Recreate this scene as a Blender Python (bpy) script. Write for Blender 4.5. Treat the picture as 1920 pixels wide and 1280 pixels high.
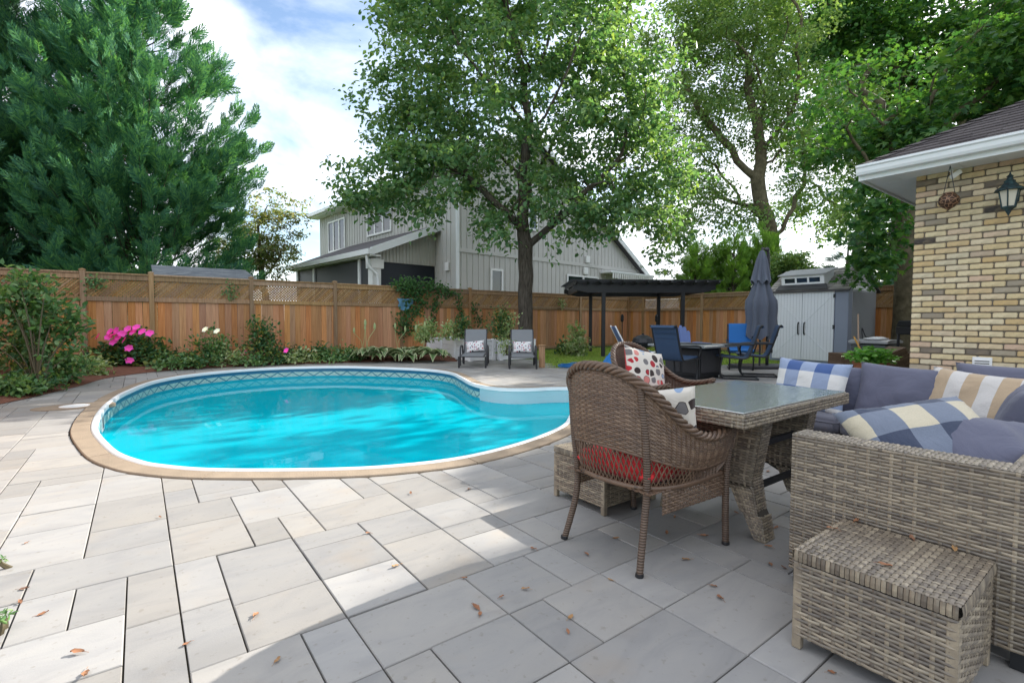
import bpy, bmesh, math, random
import numpy as np
from mathutils import Vector, Matrix, noise as mnoise
for _o in list(bpy.data.objects): bpy.data.objects.remove(_o)
SC = bpy.context.scene
COL = SC.collection
R = math.radians
random.seed(7); RNG = np.random.default_rng(11)

# ------------------------------------------------------------------ camera
CAM_H = 1.10; F_PX = 930.0; YAW = R(36.95); PITCH = R(2.465); ROLL = R(0.186)
_f = Vector((math.sin(YAW)*math.cos(PITCH), math.cos(YAW)*math.cos(PITCH), -math.sin(PITCH)))
_r0 = Vector((math.cos(YAW), -math.sin(YAW), 0)); _u0 = _r0.cross(_f)
_r = _r0*math.cos(ROLL) + _u0*math.sin(ROLL); _u = -_r0*math.sin(ROLL) + _u0*math.cos(ROLL)
CAMP = Vector((0, 0, CAM_H))
cd = bpy.data.cameras.new('camera'); cam = bpy.data.objects.new('camera', cd); COL.objects.link(cam)
cam.matrix_world = Matrix(((_r.x, _u.x, -_f.x, 0), (_r.y, _u.y, -_f.y, 0), (_r.z, _u.z, -_f.z, CAM_H), (0, 0, 0, 1)))
cd.sensor_width = 36; cd.lens = 36*F_PX/1920; cd.clip_start = 0.05; cd.clip_end = 2000
SC.camera = cam
# ------------------------------------------------------------------ light
SUN_EL = R(29.0); SUN_AZ = R(87.5)      # measured from +Y towards +X
w = bpy.data.worlds.new('World'); SC.world = w; w.use_nodes = True
nt = w.node_tree; nt.nodes.clear()
def wn(t, **k):
    n = nt.nodes.new(t)
    for a, b in k.items(): setattr(n, a, b)
    return n
out = wn('ShaderNodeOutputWorld'); bg = wn('ShaderNodeBackground')
sky = wn('ShaderNodeTexSky', sky_type='NISHITA', sun_disc=False, sun_elevation=SUN_EL, sun_rotation=SUN_AZ, air_density=1.0, dust_density=0.6, ozone_density=1.0)
tc = wn('ShaderNodeTexCoord'); sep = wn('ShaderNodeSeparateXYZ'); nt.links.new(tc.outputs['Generated'], sep.inputs[0])
def wm(op, a, b):
    n = wn('ShaderNodeMath', operation=op)
    for i, x in enumerate((a, b)):
        if isinstance(x, (int, float)): n.inputs[i].default_value = x
        else: nt.links.new(x, n.inputs[i])
    return n.outputs[0]
zc = wm('ADD', wm('MAXIMUM', sep.outputs['Z'], 0.0), 0.30)       # flat cloud deck seen from below
cmb = wn('ShaderNodeCombineXYZ')
nt.links.new(wm('DIVIDE', sep.outputs['X'], zc), cmb.inputs[0]); nt.links.new(wm('DIVIDE', sep.outputs['Y'], zc), cmb.inputs[1])
cmb.inputs[2].default_value = 3.7
nz = wn('ShaderNodeTexNoise'); nz.inputs['Scale'].default_value = 1.55; nz.inputs['Detail'].default_value = 9; nz.inputs['Roughness'].default_value = 0.56; nz.inputs['Distortion'].default_value = 0.25
nt.links.new(cmb.outputs[0], nz.inputs['Vector'])
rp = wn('ShaderNodeValToRGB'); rp.color_ramp.elements[0].position = 0.37; rp.color_ramp.elements[1].position = 0.61
nt.links.new(nz.outputs['Fac'], rp.inputs[0])
mx = wn('ShaderNodeMix', data_type='RGBA'); nt.links.new(rp.outputs[0], mx.inputs['Factor']); nt.links.new(sky.outputs[0], mx.inputs['A'])
mx.inputs['B'].default_value = (6.6, 6.8, 7.2, 1)
nt.links.new(mx.outputs['Result'], bg.inputs['Color']); bg.inputs['Strength'].default_value = 0.12
nt.links.new(bg.outputs[0], out.inputs['Surface'])
sd = bpy.data.lights.new('sun', 'SUN'); sd.energy = 5.0; sd.angle = R(0.53); sd.color = (1.0, 0.95, 0.87)
sun = bpy.data.objects.new('sun', sd); COL.objects.link(sun)
sdir = Vector((math.sin(SUN_AZ)*math.cos(SUN_EL), math.cos(SUN_AZ)*math.cos(SUN_EL), math.sin(SUN_EL)))
sun.rotation_euler = sdir.to_track_quat('Z', 'Y').to_euler(); sun.location = sdir*40
vs = SC.view_settings; vs.view_transform = 'Standard'; vs.look = 'None'; vs.gamma = 1; vs.exposure = 1.18; vs.use_curve_mapping = False
SC.render.engine = 'CYCLES'
try:
    SC.cycles.max_bounces = 8; SC.cycles.transparent_max_bounces = 8; SC.cycles.caustics_refractive = False; SC.cycles.caustics_reflective = False
except Exception: pass

# ------------------------------------------------------------------ helpers
def ray(px, py): return _r*((px-960)/F_PX) + _u*((640-py)/F_PX) + _f
def GP(px, py, z=0.0):                      # survey point at height z
    d = ray(px, py); return CAMP + d*((z-CAM_H)/d.z)
def DP(px, py, dep): return CAMP + ray(px, py)*dep
def PU(px, py, x): d = ray(px, py); return CAMP + d*(x/d.x)
def PV(px, py, y): d = ray(px, py); return CAMP + d*(y/d.y)
CR = Vector((math.cos(YAW), -math.sin(YAW), 0)); CF = Vector((math.sin(YAW), math.cos(YAW), 0))

def tag(o, label=None, cat=None, group=None, kind=None):
    if label: o['label'] = label
    if cat: o['category'] = cat
    if group: o['group'] = group
    if kind: o['kind'] = kind
    return o
def empty(name, loc=(0, 0, 0), rz=0.0, label=None, cat=None, group=None):
    o = bpy.data.objects.new(name, None); COL.objects.link(o); o.empty_display_size = 0.1
    o.location = loc; o.rotation_euler = (0, 0, rz)
    return tag(o, label, cat, group)
def link(name, me, parent=None, mw=None):
    o = bpy.data.objects.new(name, me); COL.objects.link(o)
    if parent is not None: o.parent = parent
    if mw is not None: o.matrix_basis = mw
    return o
def copy_tree(o, parent=None):
    c = o.copy(); COL.objects.link(c); c.parent = parent
    if parent is not None: c.matrix_parent_inverse = o.matrix_parent_inverse.copy()
    for ch in list(o.children): copy_tree(ch, c)
    return c

class MB:
    def __init__(s): s.v = []; s.f = []
    def add(s, vs, fs):
        n = len(s.v); s.v += [tuple(p) for p in vs]; s.f += [tuple(i+n for i in f) for f in fs]; return s
    BOXF = ((0, 3, 2, 1), (4, 5, 6, 7), (0, 1, 5, 4), (1, 2, 6, 5), (2, 3, 7, 6), (3, 0, 4, 7))
    def box(s, x0, x1, y0, y1, z0, z1, M=None):
        vs = [Vector(p) for p in ((x0, y0, z0), (x1, y0, z0), (x1, y1, z0), (x0, y1, z0), (x0, y0, z1), (x1, y0, z1), (x1, y1, z1), (x0, y1, z1))]
        if M is not None: vs = [M @ p for p in vs]
        return s.add(vs, s.BOXF)
    def beam(s, p0, p1, w, h, up=(0, 0, 1)):
        p0 = Vector(p0); p1 = Vector(p1); d = (p1-p0).normalized(); up = Vector(up)
        sx = d.cross(up)
        if sx.length < 1e-4: sx = d.cross(Vector((1, 0, 0)))
        sx.normalize(); uy = sx.cross(d).normalized(); a = sx*(w/2); b = uy*(h/2)
        return s.add([p0-a-b, p0+a-b, p0+a+b, p0-a+b, p1-a-b, p1+a-b, p1+a+b, p1-a+b], s.BOXF)
    def tube(s, pts, r, n=8, cap=True, closed=False):
        pts = [Vector(p) for p in pts]; m = len(pts)
        rs = r if isinstance(r, (list, tuple)) else [r]*m
        vs = []; fs = []; prev = None
        for i, p in enumerate(pts):
            a = pts[(i-1) % m] if (closed or i > 0) else p; b = pts[(i+1) % m] if (closed or i < m-1) else p
            t = (b-a).normalized()
            if prev is None:
                q = t.cross(Vector((0, 0, 1)))
                if q.length < 0.1: q = t.cross(Vector((1, 0, 0)))
            else: q = prev - t*prev.dot(t)
            q.normalize(); prev = q; c = t.cross(q)
            for k in range(n):
                an = 2*math.pi*k/n; vs.append(p + (q*math.cos(an)+c*math.sin(an))*rs[i])
        for i in range(m if closed else m-1):
            j = (i+1) % m
            for k in range(n): fs.append((i*n+k, i*n+(k+1) % n, j*n+(k+1) % n, j*n+k))
        if cap and not closed: fs.append(tuple(range(n-1, -1, -1))); fs.append(tuple((m-1)*n+k for k in range(n)))
        return s.add(vs, fs)
    def lathe(s, prof, c=(0, 0, 0), n=20, sx=1, sy=1):
        vs = []; fs = []; m = len(prof)
        for r, z in prof:
            for k in range(n):
                a = 2*math.pi*k/n; vs.append((c[0]+r*sx*math.cos(a), c[1]+r*sy*math.sin(a), c[2]+z))
        for i in range(m-1):
            for k in range(n): fs.append((i*n+k, i*n+(k+1) % n, (i+1)*n+(k+1) % n, (i+1)*n+k))
        if prof[0][0] > 1e-5: fs.append(tuple(range(n-1, -1, -1)))
        if prof[-1][0] > 1e-5: fs.append(tuple((m-1)*n+k for k in range(n)))
        return s.add(vs, fs)
    def prism(s, poly, z0, z1):
        n = len(poly); vs = [(p[0], p[1], z0) for p in poly]+[(p[0], p[1], z1) for p in poly]
        return s.add(vs, [tuple(range(n-1, -1, -1)), tuple(range(n, 2*n))]+[(i, (i+1) % n, n+(i+1) % n, n+i) for i in range(n)])
    def extr(s, poly3, d):                # planar polygon in 3D extruded by vector d
        n = len(poly3); a = [Vector(p) for p in poly3]; d = Vector(d)
        return s.add(a+[p+d for p in a], [tuple(range(n-1, -1, -1)), tuple(range(n, 2*n))]+[(i, (i+1) % n, n+(i+1) % n, n+i) for i in range(n)])
    def grid(s, P):                       # P[i][j] points
        a = len(P); b = len(P[0])
        return s.add([p for row in P for p in row], [(i*b+j, (i+1)*b+j, (i+1)*b+j+1, i*b+j+1) for i in range(a-1) for j in range(b-1)])
    def mesh(s, name, mat=None, smooth=False, bevel=0.0, seg=1, fix=True):
        me = bpy.data.meshes.new(name); me.from_pydata(s.v, [], s.f)
        if fix or bevel > 0:
            bm = bmesh.new(); bm.from_mesh(me)
            if bevel > 0:
                bmesh.ops.remove_doubles(bm, verts=bm.verts, dist=1e-6)
                es = [e for e in bm.edges if len(e.link_faces) == 2 and e.calc_face_angle(0) > 0.6]
                bmesh.ops.bevel(bm, geom=es, offset=bevel, segments=seg, affect='EDGES', clamp_overlap=True)
            bmesh.ops.recalc_face_normals(bm, faces=bm.faces)
            bm.to_mesh(me); bm.free()
        if smooth: me.polygons.foreach_set('use_smooth', [True]*len(me.polygons))
        if mat: me.materials.append(mat)
        me.update(); return me
    def build(s, name, mat, parent=None, smooth=False, bevel=0.0, seg=1, fix=True, kind=None):
        o = link(name, s.mesh(name, mat, smooth, bevel, seg, fix), parent)
        if kind: o['kind'] = kind
        return o
def npmesh(name, V, Fq, mat, parent=None, smooth=False, kind=None, uv=None):
    V = np.asarray(V, dtype=np.float32); Fq = np.asarray(Fq, dtype=np.int32); k = Fq.shape[1]
    me = bpy.data.meshes.new(name); me.vertices.add(len(V)); me.vertices.foreach_set('co', V.ravel())
    me.loops.add(Fq.size); me.loops.foreach_set('vertex_index', Fq.ravel())
    me.polygons.add(len(Fq)); me.polygons.foreach_set('loop_start', np.arange(0, Fq.size, k, dtype=np.int32))
    try: me.polygons.foreach_set('loop_total', np.full(len(Fq), k, dtype=np.int32))
    except Exception: pass
    if smooth: me.polygons.foreach_set('use_smooth', np.ones(len(Fq), dtype=bool))
    if uv is not None:
        l = me.uv_layers.new(name='UVMap'); l.data.foreach_set('uv', np.asarray(uv, dtype=np.float32)[Fq.ravel()].ravel())
    me.update(calc_edges=True); me.validate()
    if mat: me.materials.append(mat)
    o = link(name, me, parent)
    if kind: o['kind'] = kind
    return o
def catmull(pts, n, closed=False):
    pts = [Vector(p) for p in pts]; m = len(pts); res = []
    for i in range(m if closed else m-1):
        g = (lambda k: pts[k % m]) if closed else (lambda k: pts[max(0, min(m-1, k))])
        p0, p1, p2, p3 = g(i-1), g(i), g(i+1), g(i+2)
        for k in range(n):
            t = k/n; res.append(0.5*((2*p1)+(p2-p0)*t+(2*p0-5*p1+4*p2-p3)*t*t+(3*p1-p0-3*p2+p3)*t**3))
    if not closed: res.append(pts[-1])
    return res

# ------------------------------------------------------------------ materials
class NT:
    def __init__(s, name):
        s.m = bpy.data.materials.new(name); s.m.use_nodes = True; s.t = s.m.node_tree; s.t.nodes.clear()
        s.out = s.n('ShaderNodeOutputMaterial'); s._tc = None
    def n(s, t, **k):
        x = s.t.nodes.new(t)
        for a, b in k.items(): setattr(x, a, b)
        return x
    def l(s, a, b): s.t.links.new(a, b)
    def set(s, sock, x):
        if hasattr(x, 'is_output') or isinstance(x, bpy.types.NodeSocket): s.l(x, sock)
        elif isinstance(x, (tuple, list)): sock.default_value = tuple(x)+((1,) if len(x) == 3 and sock.type == 'RGBA' else ())
        else: sock.default_value = x
    def tc(s, k='Object'):
        if s._tc is None: s._tc = s.n('ShaderNodeTexCoord')
        return s._tc.outputs[k]
    def math(s, op, a, b=0.0, c=None):
        x = s.n('ShaderNodeMath', operation=op); s.set(x.inputs[0], a); s.set(x.inputs[1], b)
        if c is not None: s.set(x.inputs[2], c)
        return x.outputs[0]
    def map(s, vec, scale=(1, 1, 1), loc=(0, 0, 0)):
        x = s.n('ShaderNodeMapping'); s.l(vec, x.inputs[0]); x.inputs['Scale'].default_value = scale; x.inputs['Location'].default_value = loc; return x.outputs[0]
    def noise(s, scale, detail=4, rough=0.55, vec=None, sc=None, dist=0.0):
        x = s.n('ShaderNodeTexNoise'); x.inputs['Scale'].default_value = scale; x.inputs['Detail'].default_value = detail; x.inputs['Roughness'].default_value = rough; x.inputs['Distortion'].default_value = dist
        v = vec if vec is not None else s.tc()
        if sc: v = s.map(v, sc)
        s.l(v, x.inputs['Vector']); return x.outputs['Fac']
    def ramp(s, fac, stops, const=False):
        x = s.n('ShaderNodeValToRGB'); cr = x.color_ramp; cr.interpolation = 'CONSTANT' if const else 'LINEAR'
        while len(cr.elements) > 1: cr.elements.remove(cr.elements[-1])
        cr.elements[0].position = stops[0][0]; cr.elements[0].color = tuple(stops[0][1])+(1,)
        for p, c in stops[1:]:
            e = cr.elements.new(p); e.color = tuple(c)+(1,)
        s.l(fac, x.inputs[0]); return x.outputs[0]
    def step(s, fac, lo, hi):
        x = s.n('ShaderNodeMapRange'); x.clamp = True; s.l(fac, x.inputs[0]); x.inputs[1].default_value = lo; x.inputs[2].default_value = hi; return x.outputs[0]
    def mix(s, fac, a, b, mode='MIX'):
        x = s.n('ShaderNodeMix', data_type='RGBA', blend_type=mode); s.set(x.inputs['Factor'], fac); s.set(x.inputs['A'], a); s.set(x.inputs['B'], b); return x.outputs['Result']
    def hsv(s, col, val=1.0, sat=1.0, hue=0.5):
        x = s.n('ShaderNodeHueSaturation'); s.set(x.inputs['Color'], col); s.set(x.inputs['Value'], val); s.set(x.inputs['Saturation'], sat); s.set(x.inputs['Hue'], hue); return x.outputs[0]
    def orand(s): return s.n('ShaderNodeObjectInfo').outputs['Random']
    def irand(s): return s.n('ShaderNodeNewGeometry').outputs['Random Per Island']
    def bump(s, h, strength=0.3, dist=0.01):
        x = s.n('ShaderNodeBump'); x.inputs['Strength'].default_value = strength; x.inputs['Distance'].default_value = dist; s.l(h, x.inputs['Height']); return x.outputs[0]
    def pbr(s, col, rough=0.6, normal=None, spec=0.4, metal=0.0, sheen=0.0, coat=0.0):
        b = s.n('ShaderNodeBsdfPrincipled'); s.set(b.inputs['Base Color'], col); s.set(b.inputs['Roughness'], rough); b.inputs['Specular IOR Level'].default_value = spec; s.set(b.inputs['Metallic'], metal)
        if sheen: b.inputs['Sheen Weight'].default_value = sheen
        if coat: b.inputs['Coat Weight'].default_value = coat
        if normal is not None: s.l(normal, b.inputs['Normal'])
        s.l(b.outputs[0], s.out.inputs['Surface']); s.b = b; return s.m
def simple(name, col, rough=0.6, var=0.15, nscale=6, spec=0.4, metal=0.0, bump=0.0, bscale=60, objvar=0.0, isl=0.0, sc=None, coat=0.0):
    t = NT(name); n = t.noise(nscale, 5, sc=sc)
    val = t.math('ADD', t.math('MULTIPLY', t.math('SUBTRACT', n, 0.5), 2*var), 1.0)
    if objvar: val = t.math('MULTIPLY', val, t.math('ADD', t.math('MULTIPLY', t.math('SUBTRACT', t.orand(), 0.5), 2*objvar), 1.0))
    if isl: val = t.math('MULTIPLY', val, t.math('ADD', t.math('MULTIPLY', t.math('SUBTRACT', t.irand(), 0.5), 2*isl), 1.0))
    nm = t.bump(t.noise(bscale, 4, sc=sc), bump) if bump else None
    rr = t.math('ADD', t.math('MULTIPLY', n, 0.2), rough-0.1)
    return t.pbr(t.hsv(col, val), rr, nm, spec, metal, coat=coat)
def leafmat(name, cols, transl=0.35, rough=0.5, spec=0.3, gain=1.35):
    t = NT(name); k = len(cols); c = t.ramp(t.irand(), [(i/max(1, k-1), x) for i, x in enumerate(cols)])
    c = t.hsv(c, t.math('MULTIPLY', t.math('ADD', t.math('MULTIPLY', t.noise(0.9, 2), 0.5), 0.75), gain))
    b = t.n('ShaderNodeBsdfPrincipled'); t.l(c, b.inputs['Base Color']); b.inputs['Roughness'].default_value = rough; b.inputs['Specular IOR Level'].default_value = spec
    tr = t.n('ShaderNodeBsdfTranslucent'); c2 = t.mix(0.75, c, (1.6, 1.55, 0.5), 'MULTIPLY'); t.l(t.hsv(c2, 1.35), tr.inputs['Color'])
    m = t.n('ShaderNodeMixShader'); m.inputs[0].default_value = transl; t.l(b.outputs[0], m.inputs[1]); t.l(tr.outputs[0], m.inputs[2]); t.l(m.outputs[0], t.out.inputs['Surface'])
    return t.m
MT = {}
def wood(name, c1, c2, c3, grain=(40, 40, 1.6), rough=0.75, isl=False):
    t = NT(name); rd = t.irand() if isl else t.orand()
    off = t.n('ShaderNodeCombineXYZ'); t.l(t.math('MULTIPLY', rd, 37.0), off.inputs[2]); t.l(t.math('MULTIPLY', rd, 11.0), off.inputs[0])
    va = t.n('ShaderNodeVectorMath', operation='ADD'); t.l(t.map(t.tc(), grain), va.inputs[0]); t.l(off.outputs[0], va.inputs[1])
    g = t.noise(1.0, 6, 0.6, vec=va.outputs[0], dist=0.6)
    c = t.ramp(g, [(0.25, c3), (0.5, c1), (0.75, c2)])
    big = t.noise(1.1, 3, vec=t.tc('Object'))
    c = t.hsv(c, t.math('ADD', t.math('MULTIPLY', rd, 0.42), 0.80), t.math('ADD', t.math('MULTIPLY', t.math('FRACT', t.math('MULTIPLY', rd, 7.0)), 0.25), 0.88), t.math('ADD', t.math('MULTIPLY', t.math('FRACT', t.math('MULTIPLY', rd, 13.0)), 0.012), 0.492))
    # grey weathered streaks
    c = t.mix(t.math('MULTIPLY', t.step(big, 0.5, 0.72), 0.30), c, (0.22, 0.15, 0.10))
    return t.pbr(c, rough, t.bump(g, 0.25, 0.004), 0.2)
MT['fence'] = wood('fence_cedar', (0.51, 0.25, 0.115), (0.60, 0.33, 0.165), (0.34, 0.155, 0.07))
MT['fencepost'] = wood('fence_post_wood', (0.33, 0.21, 0.115), (0.42, 0.28, 0.165), (0.21, 0.13, 0.07))
MT['lattice'] = wood('lattice_wood', (0.36, 0.21, 0.095), (0.44, 0.29, 0.15), (0.24, 0.14, 0.065), isl=True)

def m_paver():
    t = NT('paver_stone'); rd = t.orand(); P = t.tc()
    off = t.n('ShaderNodeCombineXYZ'); t.l(t.math('MULTIPLY', rd, 71.0), off.inputs[0]); t.l(t.math('MULTIPLY', rd, 23.0), off.inputs[1])
    va = t.n('ShaderNodeVectorMath', operation='ADD'); t.l(P, va.inputs[0]); t.l(off.outputs[0], va.inputs[1]); v = va.outputs[0]
    st = t.noise(1.0, 6, 0.6, vec=t.map(v, (3.0, 7.0, 4.0)), dist=1.2)
    c = t.ramp(st, [(0.25, (0.252, 0.248, 0.248)), (0.5, (0.30, 0.292, 0.284)), (0.75, (0.328, 0.315, 0.298))])
    c = t.mix(t.math('MULTIPLY', t.step(t.noise(3.0, 4, vec=v), 0.56, 0.78), 0.35), c, (0.34, 0.27, 0.195))
    fine = t.noise(140, 3, 0.7, vec=v)
    c = t.mix(t.math('MULTIPLY', t.step(fine, 0.60, 0.74), 0.35), c, (0.24, 0.235, 0.23))
    c = t.mix(t.math('MULTIPLY', t.step(t.noise(30, 4, vec=v), 0.62, 0.70), 0.5), c, (0.20, 0.18, 0.155))
    c = t.mix(t.math('MULTIPLY', t.step(t.math('FRACT', t.math('MULTIPLY', rd, 17.0)), .45, 1.0), .55), c, t.mix(1.0, c, (1.04, .985, .90), 'MULTIPLY'))
    c = t.mix(t.math('MULTIPLY', t.step(t.noise(0.45, 3), .52, .72), .35), c, (0.27, 0.235, 0.19))
    c = t.mix(1.0, c, (0.985, .98, .965), 'MULTIPLY')
    c = t.hsv(c, t.math('ADD', t.math('MULTIPLY', rd, 0.30), 0.82))
    h = t.math('ADD', t.math('MULTIPLY', st, 0.6), t.math('MULTIPLY', fine, 0.25))
    return t.pbr(c, t.math('ADD', t.math('MULTIPLY', st, 0.2), 0.52), t.bump(h, 0.35, 0.006), 0.35)
MT['paver'] = m_paver()
def m_paver_isl():
    m = m_paver(); m.name = 'paver_stone_far'
    for n in list(m.node_tree.nodes):
        if n.bl_idname == 'ShaderNodeObjectInfo':
            g = m.node_tree.nodes.new('ShaderNodeNewGeometry')
            for l in list(n.outputs['Random'].links): m.node_tree.links.new(g.outputs['Random Per Island'], l.to_socket)
    return m
MT['paver_far'] = m_paver_isl()
MT['sand'] = simple('joint_sand', (0.085, 0.074, 0.052), 0.95, 0.5, 18, 0.1, bump=0.6, bscale=300)
MT['soil'] = simple('garden_soil', (0.105, 0.058, 0.038), 0.95, 0.4, 9, 0.1, bump=0.8, bscale=90)
MT['mulch'] = simple('red_mulch', (0.175, 0.08, 0.055), 0.95, 0.5, 14, 0.1, bump=0.8, bscale=120)
MT['coping'] = simple('stamped_concrete', (0.275, 0.215, 0.155), 0.8, 0.25, 7, 0.3, bump=0.5, bscale=90, objvar=0.05)
MT['rim'] = simple('white_vinyl_rim', (0.80, 0.83, 0.84), 0.35, 0.04, 4, 0.5)
MT['step'] = simple('white_acrylic_step', (0.74, 0.80, 0.82), 0.3, 0.05, 3, 0.5)
MT['vinyl'] = simple('white_vinyl', (0.86, 0.865, 0.87), 0.4, 0.06, 5, 0.4)
MT['white'] = simple('white_paint', (0.80, 0.80, 0.79), 0.4, 0.05, 5, 0.4)
MT['trim'] = simple('white_aluminium', (0.78, 0.80, 0.81), 0.35, 0.06, 3, 0.5)
MT['black'] = simple('black_metal', (0.012, 0.013, 0.016), 0.45, 0.2, 8, 0.5)
MT['dark'] = simple('dark_grey_metal', (0.045, 0.045, 0.05), 0.45, 0.2, 8, 0.4)
MT['bark'] = (lambda t: t.pbr(t.ramp(t.noise(1, 6, 0.65, vec=t.map(t.tc(), (26, 26, 4))), [(0.3, (0.035, 0.028, 0.022)), (0.6, (0.11, 0.093, 0.075)), (0.8, (0.16, 0.14, 0.115))]), 0.9, t.bump(t.noise(1, 6, 0.7, vec=t.map(t.tc(), (26, 26, 4))), 0.9, 0.03), 0.15))(NT('furrowed_bark'))
MT['bark2'] = (lambda t: t.pbr(t.ramp(t.noise(5, 6, 0.65), [(0.3, (0.06, 0.052, 0.033)), (0.6, (0.14, 0.12, 0.075)), (0.8, (0.20, 0.175, 0.12))]), 0.9, t.bump(t.noise(14, 6, 0.7), 0.6, 0.02), 0.15))(NT('smooth_bark'))
MT['stem'] = simple('plant_stem', (0.09, 0.075, 0.045), 0.8, 0.3, 8, 0.2)
MT['lf_linden'] = leafmat('linden_leaves', [(0.034, 0.085, 0.036), (0.055, 0.118, 0.050), (0.08, 0.145, 0.065), (0.11, 0.17, 0.085), (0.045, 0.10, 0.05), (0.12, 0.17, 0.05)], 0.38, gain=1.7)
MT['lf_back'] = leafmat('back_tree_leaves', [(0.05, 0.105, 0.04), (0.085, 0.15, 0.055), (0.115, 0.18, 0.07), (0.14, 0.19, 0.07)], 0.38, gain=1.5)
MT['lf_maple'] = leafmat('maple_leaves', [(0.022, 0.078, 0.028), (0.038, 0.11, 0.032), (0.06, 0.15, 0.035), (0.09, 0.17, 0.04)], 0.34, gain=1.1)
MT['lf_con'] = leafmat('cypress_foliage', [(0.024, 0.080, 0.056), (0.036, 0.105, 0.064), (0.055, 0.145, 0.068), (0.085, 0.19, 0.070)], 0.25, 0.6, 0.15, gain=1.7)
MT['lf_con2'] = leafmat('dark_cypress_foliage', [(0.020, 0.062, 0.046), (0.030, 0.085, 0.052), (0.045, 0.115, 0.056), (0.065, 0.15, 0.060)], 0.22, 0.6, 0.15, gain=1.5)
MT['lf_hedge'] = leafmat('cedar_foliage', [(0.05, 0.11, 0.025), (0.085, 0.16, 0.035), (0.13, 0.20, 0.045)], 0.45, 0.6, 0.15, gain=2.0)
MT['lf_spruce'] = leafmat('spruce_foliage', [(0.03, 0.075, 0.055), (0.05, 0.11, 0.085), (0.08, 0.14, 0.10)], 0.1, 0.6, 0.15)
MT['lf_shrub'] = leafmat('shrub_leaves', [(0.035, 0.09, 0.035), (0.065, 0.14, 0.05), (0.10, 0.19, 0.06), (0.17, 0.25, 0.11), (0.05, 0.115, 0.06)], 0.28)
MT['lf_dark'] = leafmat('dark_shrub_leaves', [(0.020, 0.065, 0.028), (0.035, 0.095, 0.035), (0.06, 0.13, 0.045), (0.16, 0.16, 0.03)], 0.22)
MT['lf_light'] = leafmat('pale_leaves', [(0.13, 0.21, 0.07), (0.22, 0.30, 0.14), (0.34, 0.37, 0.22), (0.10, 0.17, 0.06)], 0.3)
MT['lf_cherry'] = leafmat('pale_tree_leaves', [(0.09, 0.15, 0.05), (0.15, 0.20, 0.07), (0.24, 0.22, 0.13), (0.07, 0.12, 0.045), (0.20, 0.15, 0.10)], 0.35)
MT['lf_vine'] = leafmat('vine_leaves', [(0.022, 0.065, 0.022), (0.04, 0.10, 0.03), (0.06, 0.13, 0.035)], 0.25)
MT['grass'] = leafmat('grass_blades', [(0.07, 0.14, 0.025), (0.11, 0.19, 0.035), (0.17, 0.23, 0.055), (0.22, 0.23, 0.08)], 0.4, gain=2.1)
MT['pink'] = leafmat('pink_petals', [(0.62, 0.045, 0.42), (0.72, 0.08, 0.50), (0.66, 0.12, 0.50)], 0.3)
MT['whitepetal'] = leafmat('white_petals', [(0.75, 0.74, 0.70), (0.8, 0.79, 0.76)], 0.3)
# ================================================================== SETTING: pool, paving, ground
RIMPTS = [(-.42, 6.68), (-.42, 7.4), (-.36, 8.35), (-.2, 9.42), (.25, 10.9), (1.15, 11.85), (2.45, 12.15), (3.75, 11.65), (4.63, 10.65), (5.10, 9.8), (5.18, 8.95), (4.90, 8.05), (4.61, 7.2), (4.58, 6.6), (4.84, 6.22), (5.38, 6.02), (5.72, 5.72), (5.62, 5.32), (5.18, 5.0), (4.62, 4.66), (4.05, 4.16), (3.6, 3.78), (3.15, 3.55), (2.6, 3.38), (2.05, 3.31), (1.6, 3.38), (1.12, 3.59), (.42, 4.08), (.08, 4.46), (-.07, 4.74), (-.2, 5.12), (-.31, 5.68), (-.39, 6.22)]
OUT = [(p.x, p.y) for p in catmull([(x, y, 0) for x, y in RIMPTS], 7, True)]
NO = len(OUT)
def offset(poly, d):                              # d > 0 outwards
    res = []; n = len(poly); A = sum(poly[i][0]*poly[(i+1) % n][1]-poly[(i+1) % n][0]*poly[i][1] for i in range(n))
    s = 1 if A > 0 else -1
    for i in range(n):
        ax, ay = poly[i-1]; bx, by = poly[(i+1) % n]; tx, ty = bx-ax, by-ay; L = math.hypot(tx, ty)
        res.append((poly[i][0]+s*d*ty/L, poly[i][1]-s*d*tx/L))
    return res
INN = offset(OUT, -0.055); COP = offset(OUT, 0.15); HID = offset(OUT, 0.02)
def inside(p, poly):
    c = False; n = len(poly); x, y = p
    for i in range(n):
        x0, y0 = poly[i-1]; x1, y1 = poly[i]
        if (y0 > y) != (y1 > y) and x < (x1-x0)*(y-y0)/(y1-y0)+x0: c = not c
    return c
from mathutils.geometry import tessellate_polygon
def sheet(name, outer, hole, z, mat, parent=None):
    loops = [[Vector((x, y, 0)) for x, y in outer]]
    if hole: loops.append([Vector((x, y, 0)) for x, y in hole])
    tris = tessellate_polygon(loops); vs = [(p.x, p.y, z) for lp in loops for p in lp]
    mb = MB(); mb.v = vs; mb.f = [tuple(t) for t in tris]
    me = mb.mesh(name, mat, fix=False); bm = bmesh.new(); bm.from_mesh(me)
    for f in bm.faces:
        f.normal_update()
        if f.normal.z < 0: f.normal_flip()
    bm.to_mesh(me); bm.free()
    return link(name, me, parent)
tg = NT('lawn_soil'); cg = tg.mix(tg.step(tg.noise(1.3, 5), 0.4, 0.62), (0.045, 0.075, 0.018), (0.085, 0.115, 0.03))
MT['lawn'] = tg.pbr(tg.mix(tg.math('MULTIPLY', tg.step(tg.noise(9, 4), 0.55, 0.75), 0.6), cg, (0.10, 0.075, 0.045)), 0.95, tg.bump(tg.noise(80, 4), 0.8, 0.02), 0.1)
tag(sheet('ground', [(-400, -400), (400, -400), (400, 400), (-400, 400)], HID, -0.045, MT['lawn']), kind='structure')
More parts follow.
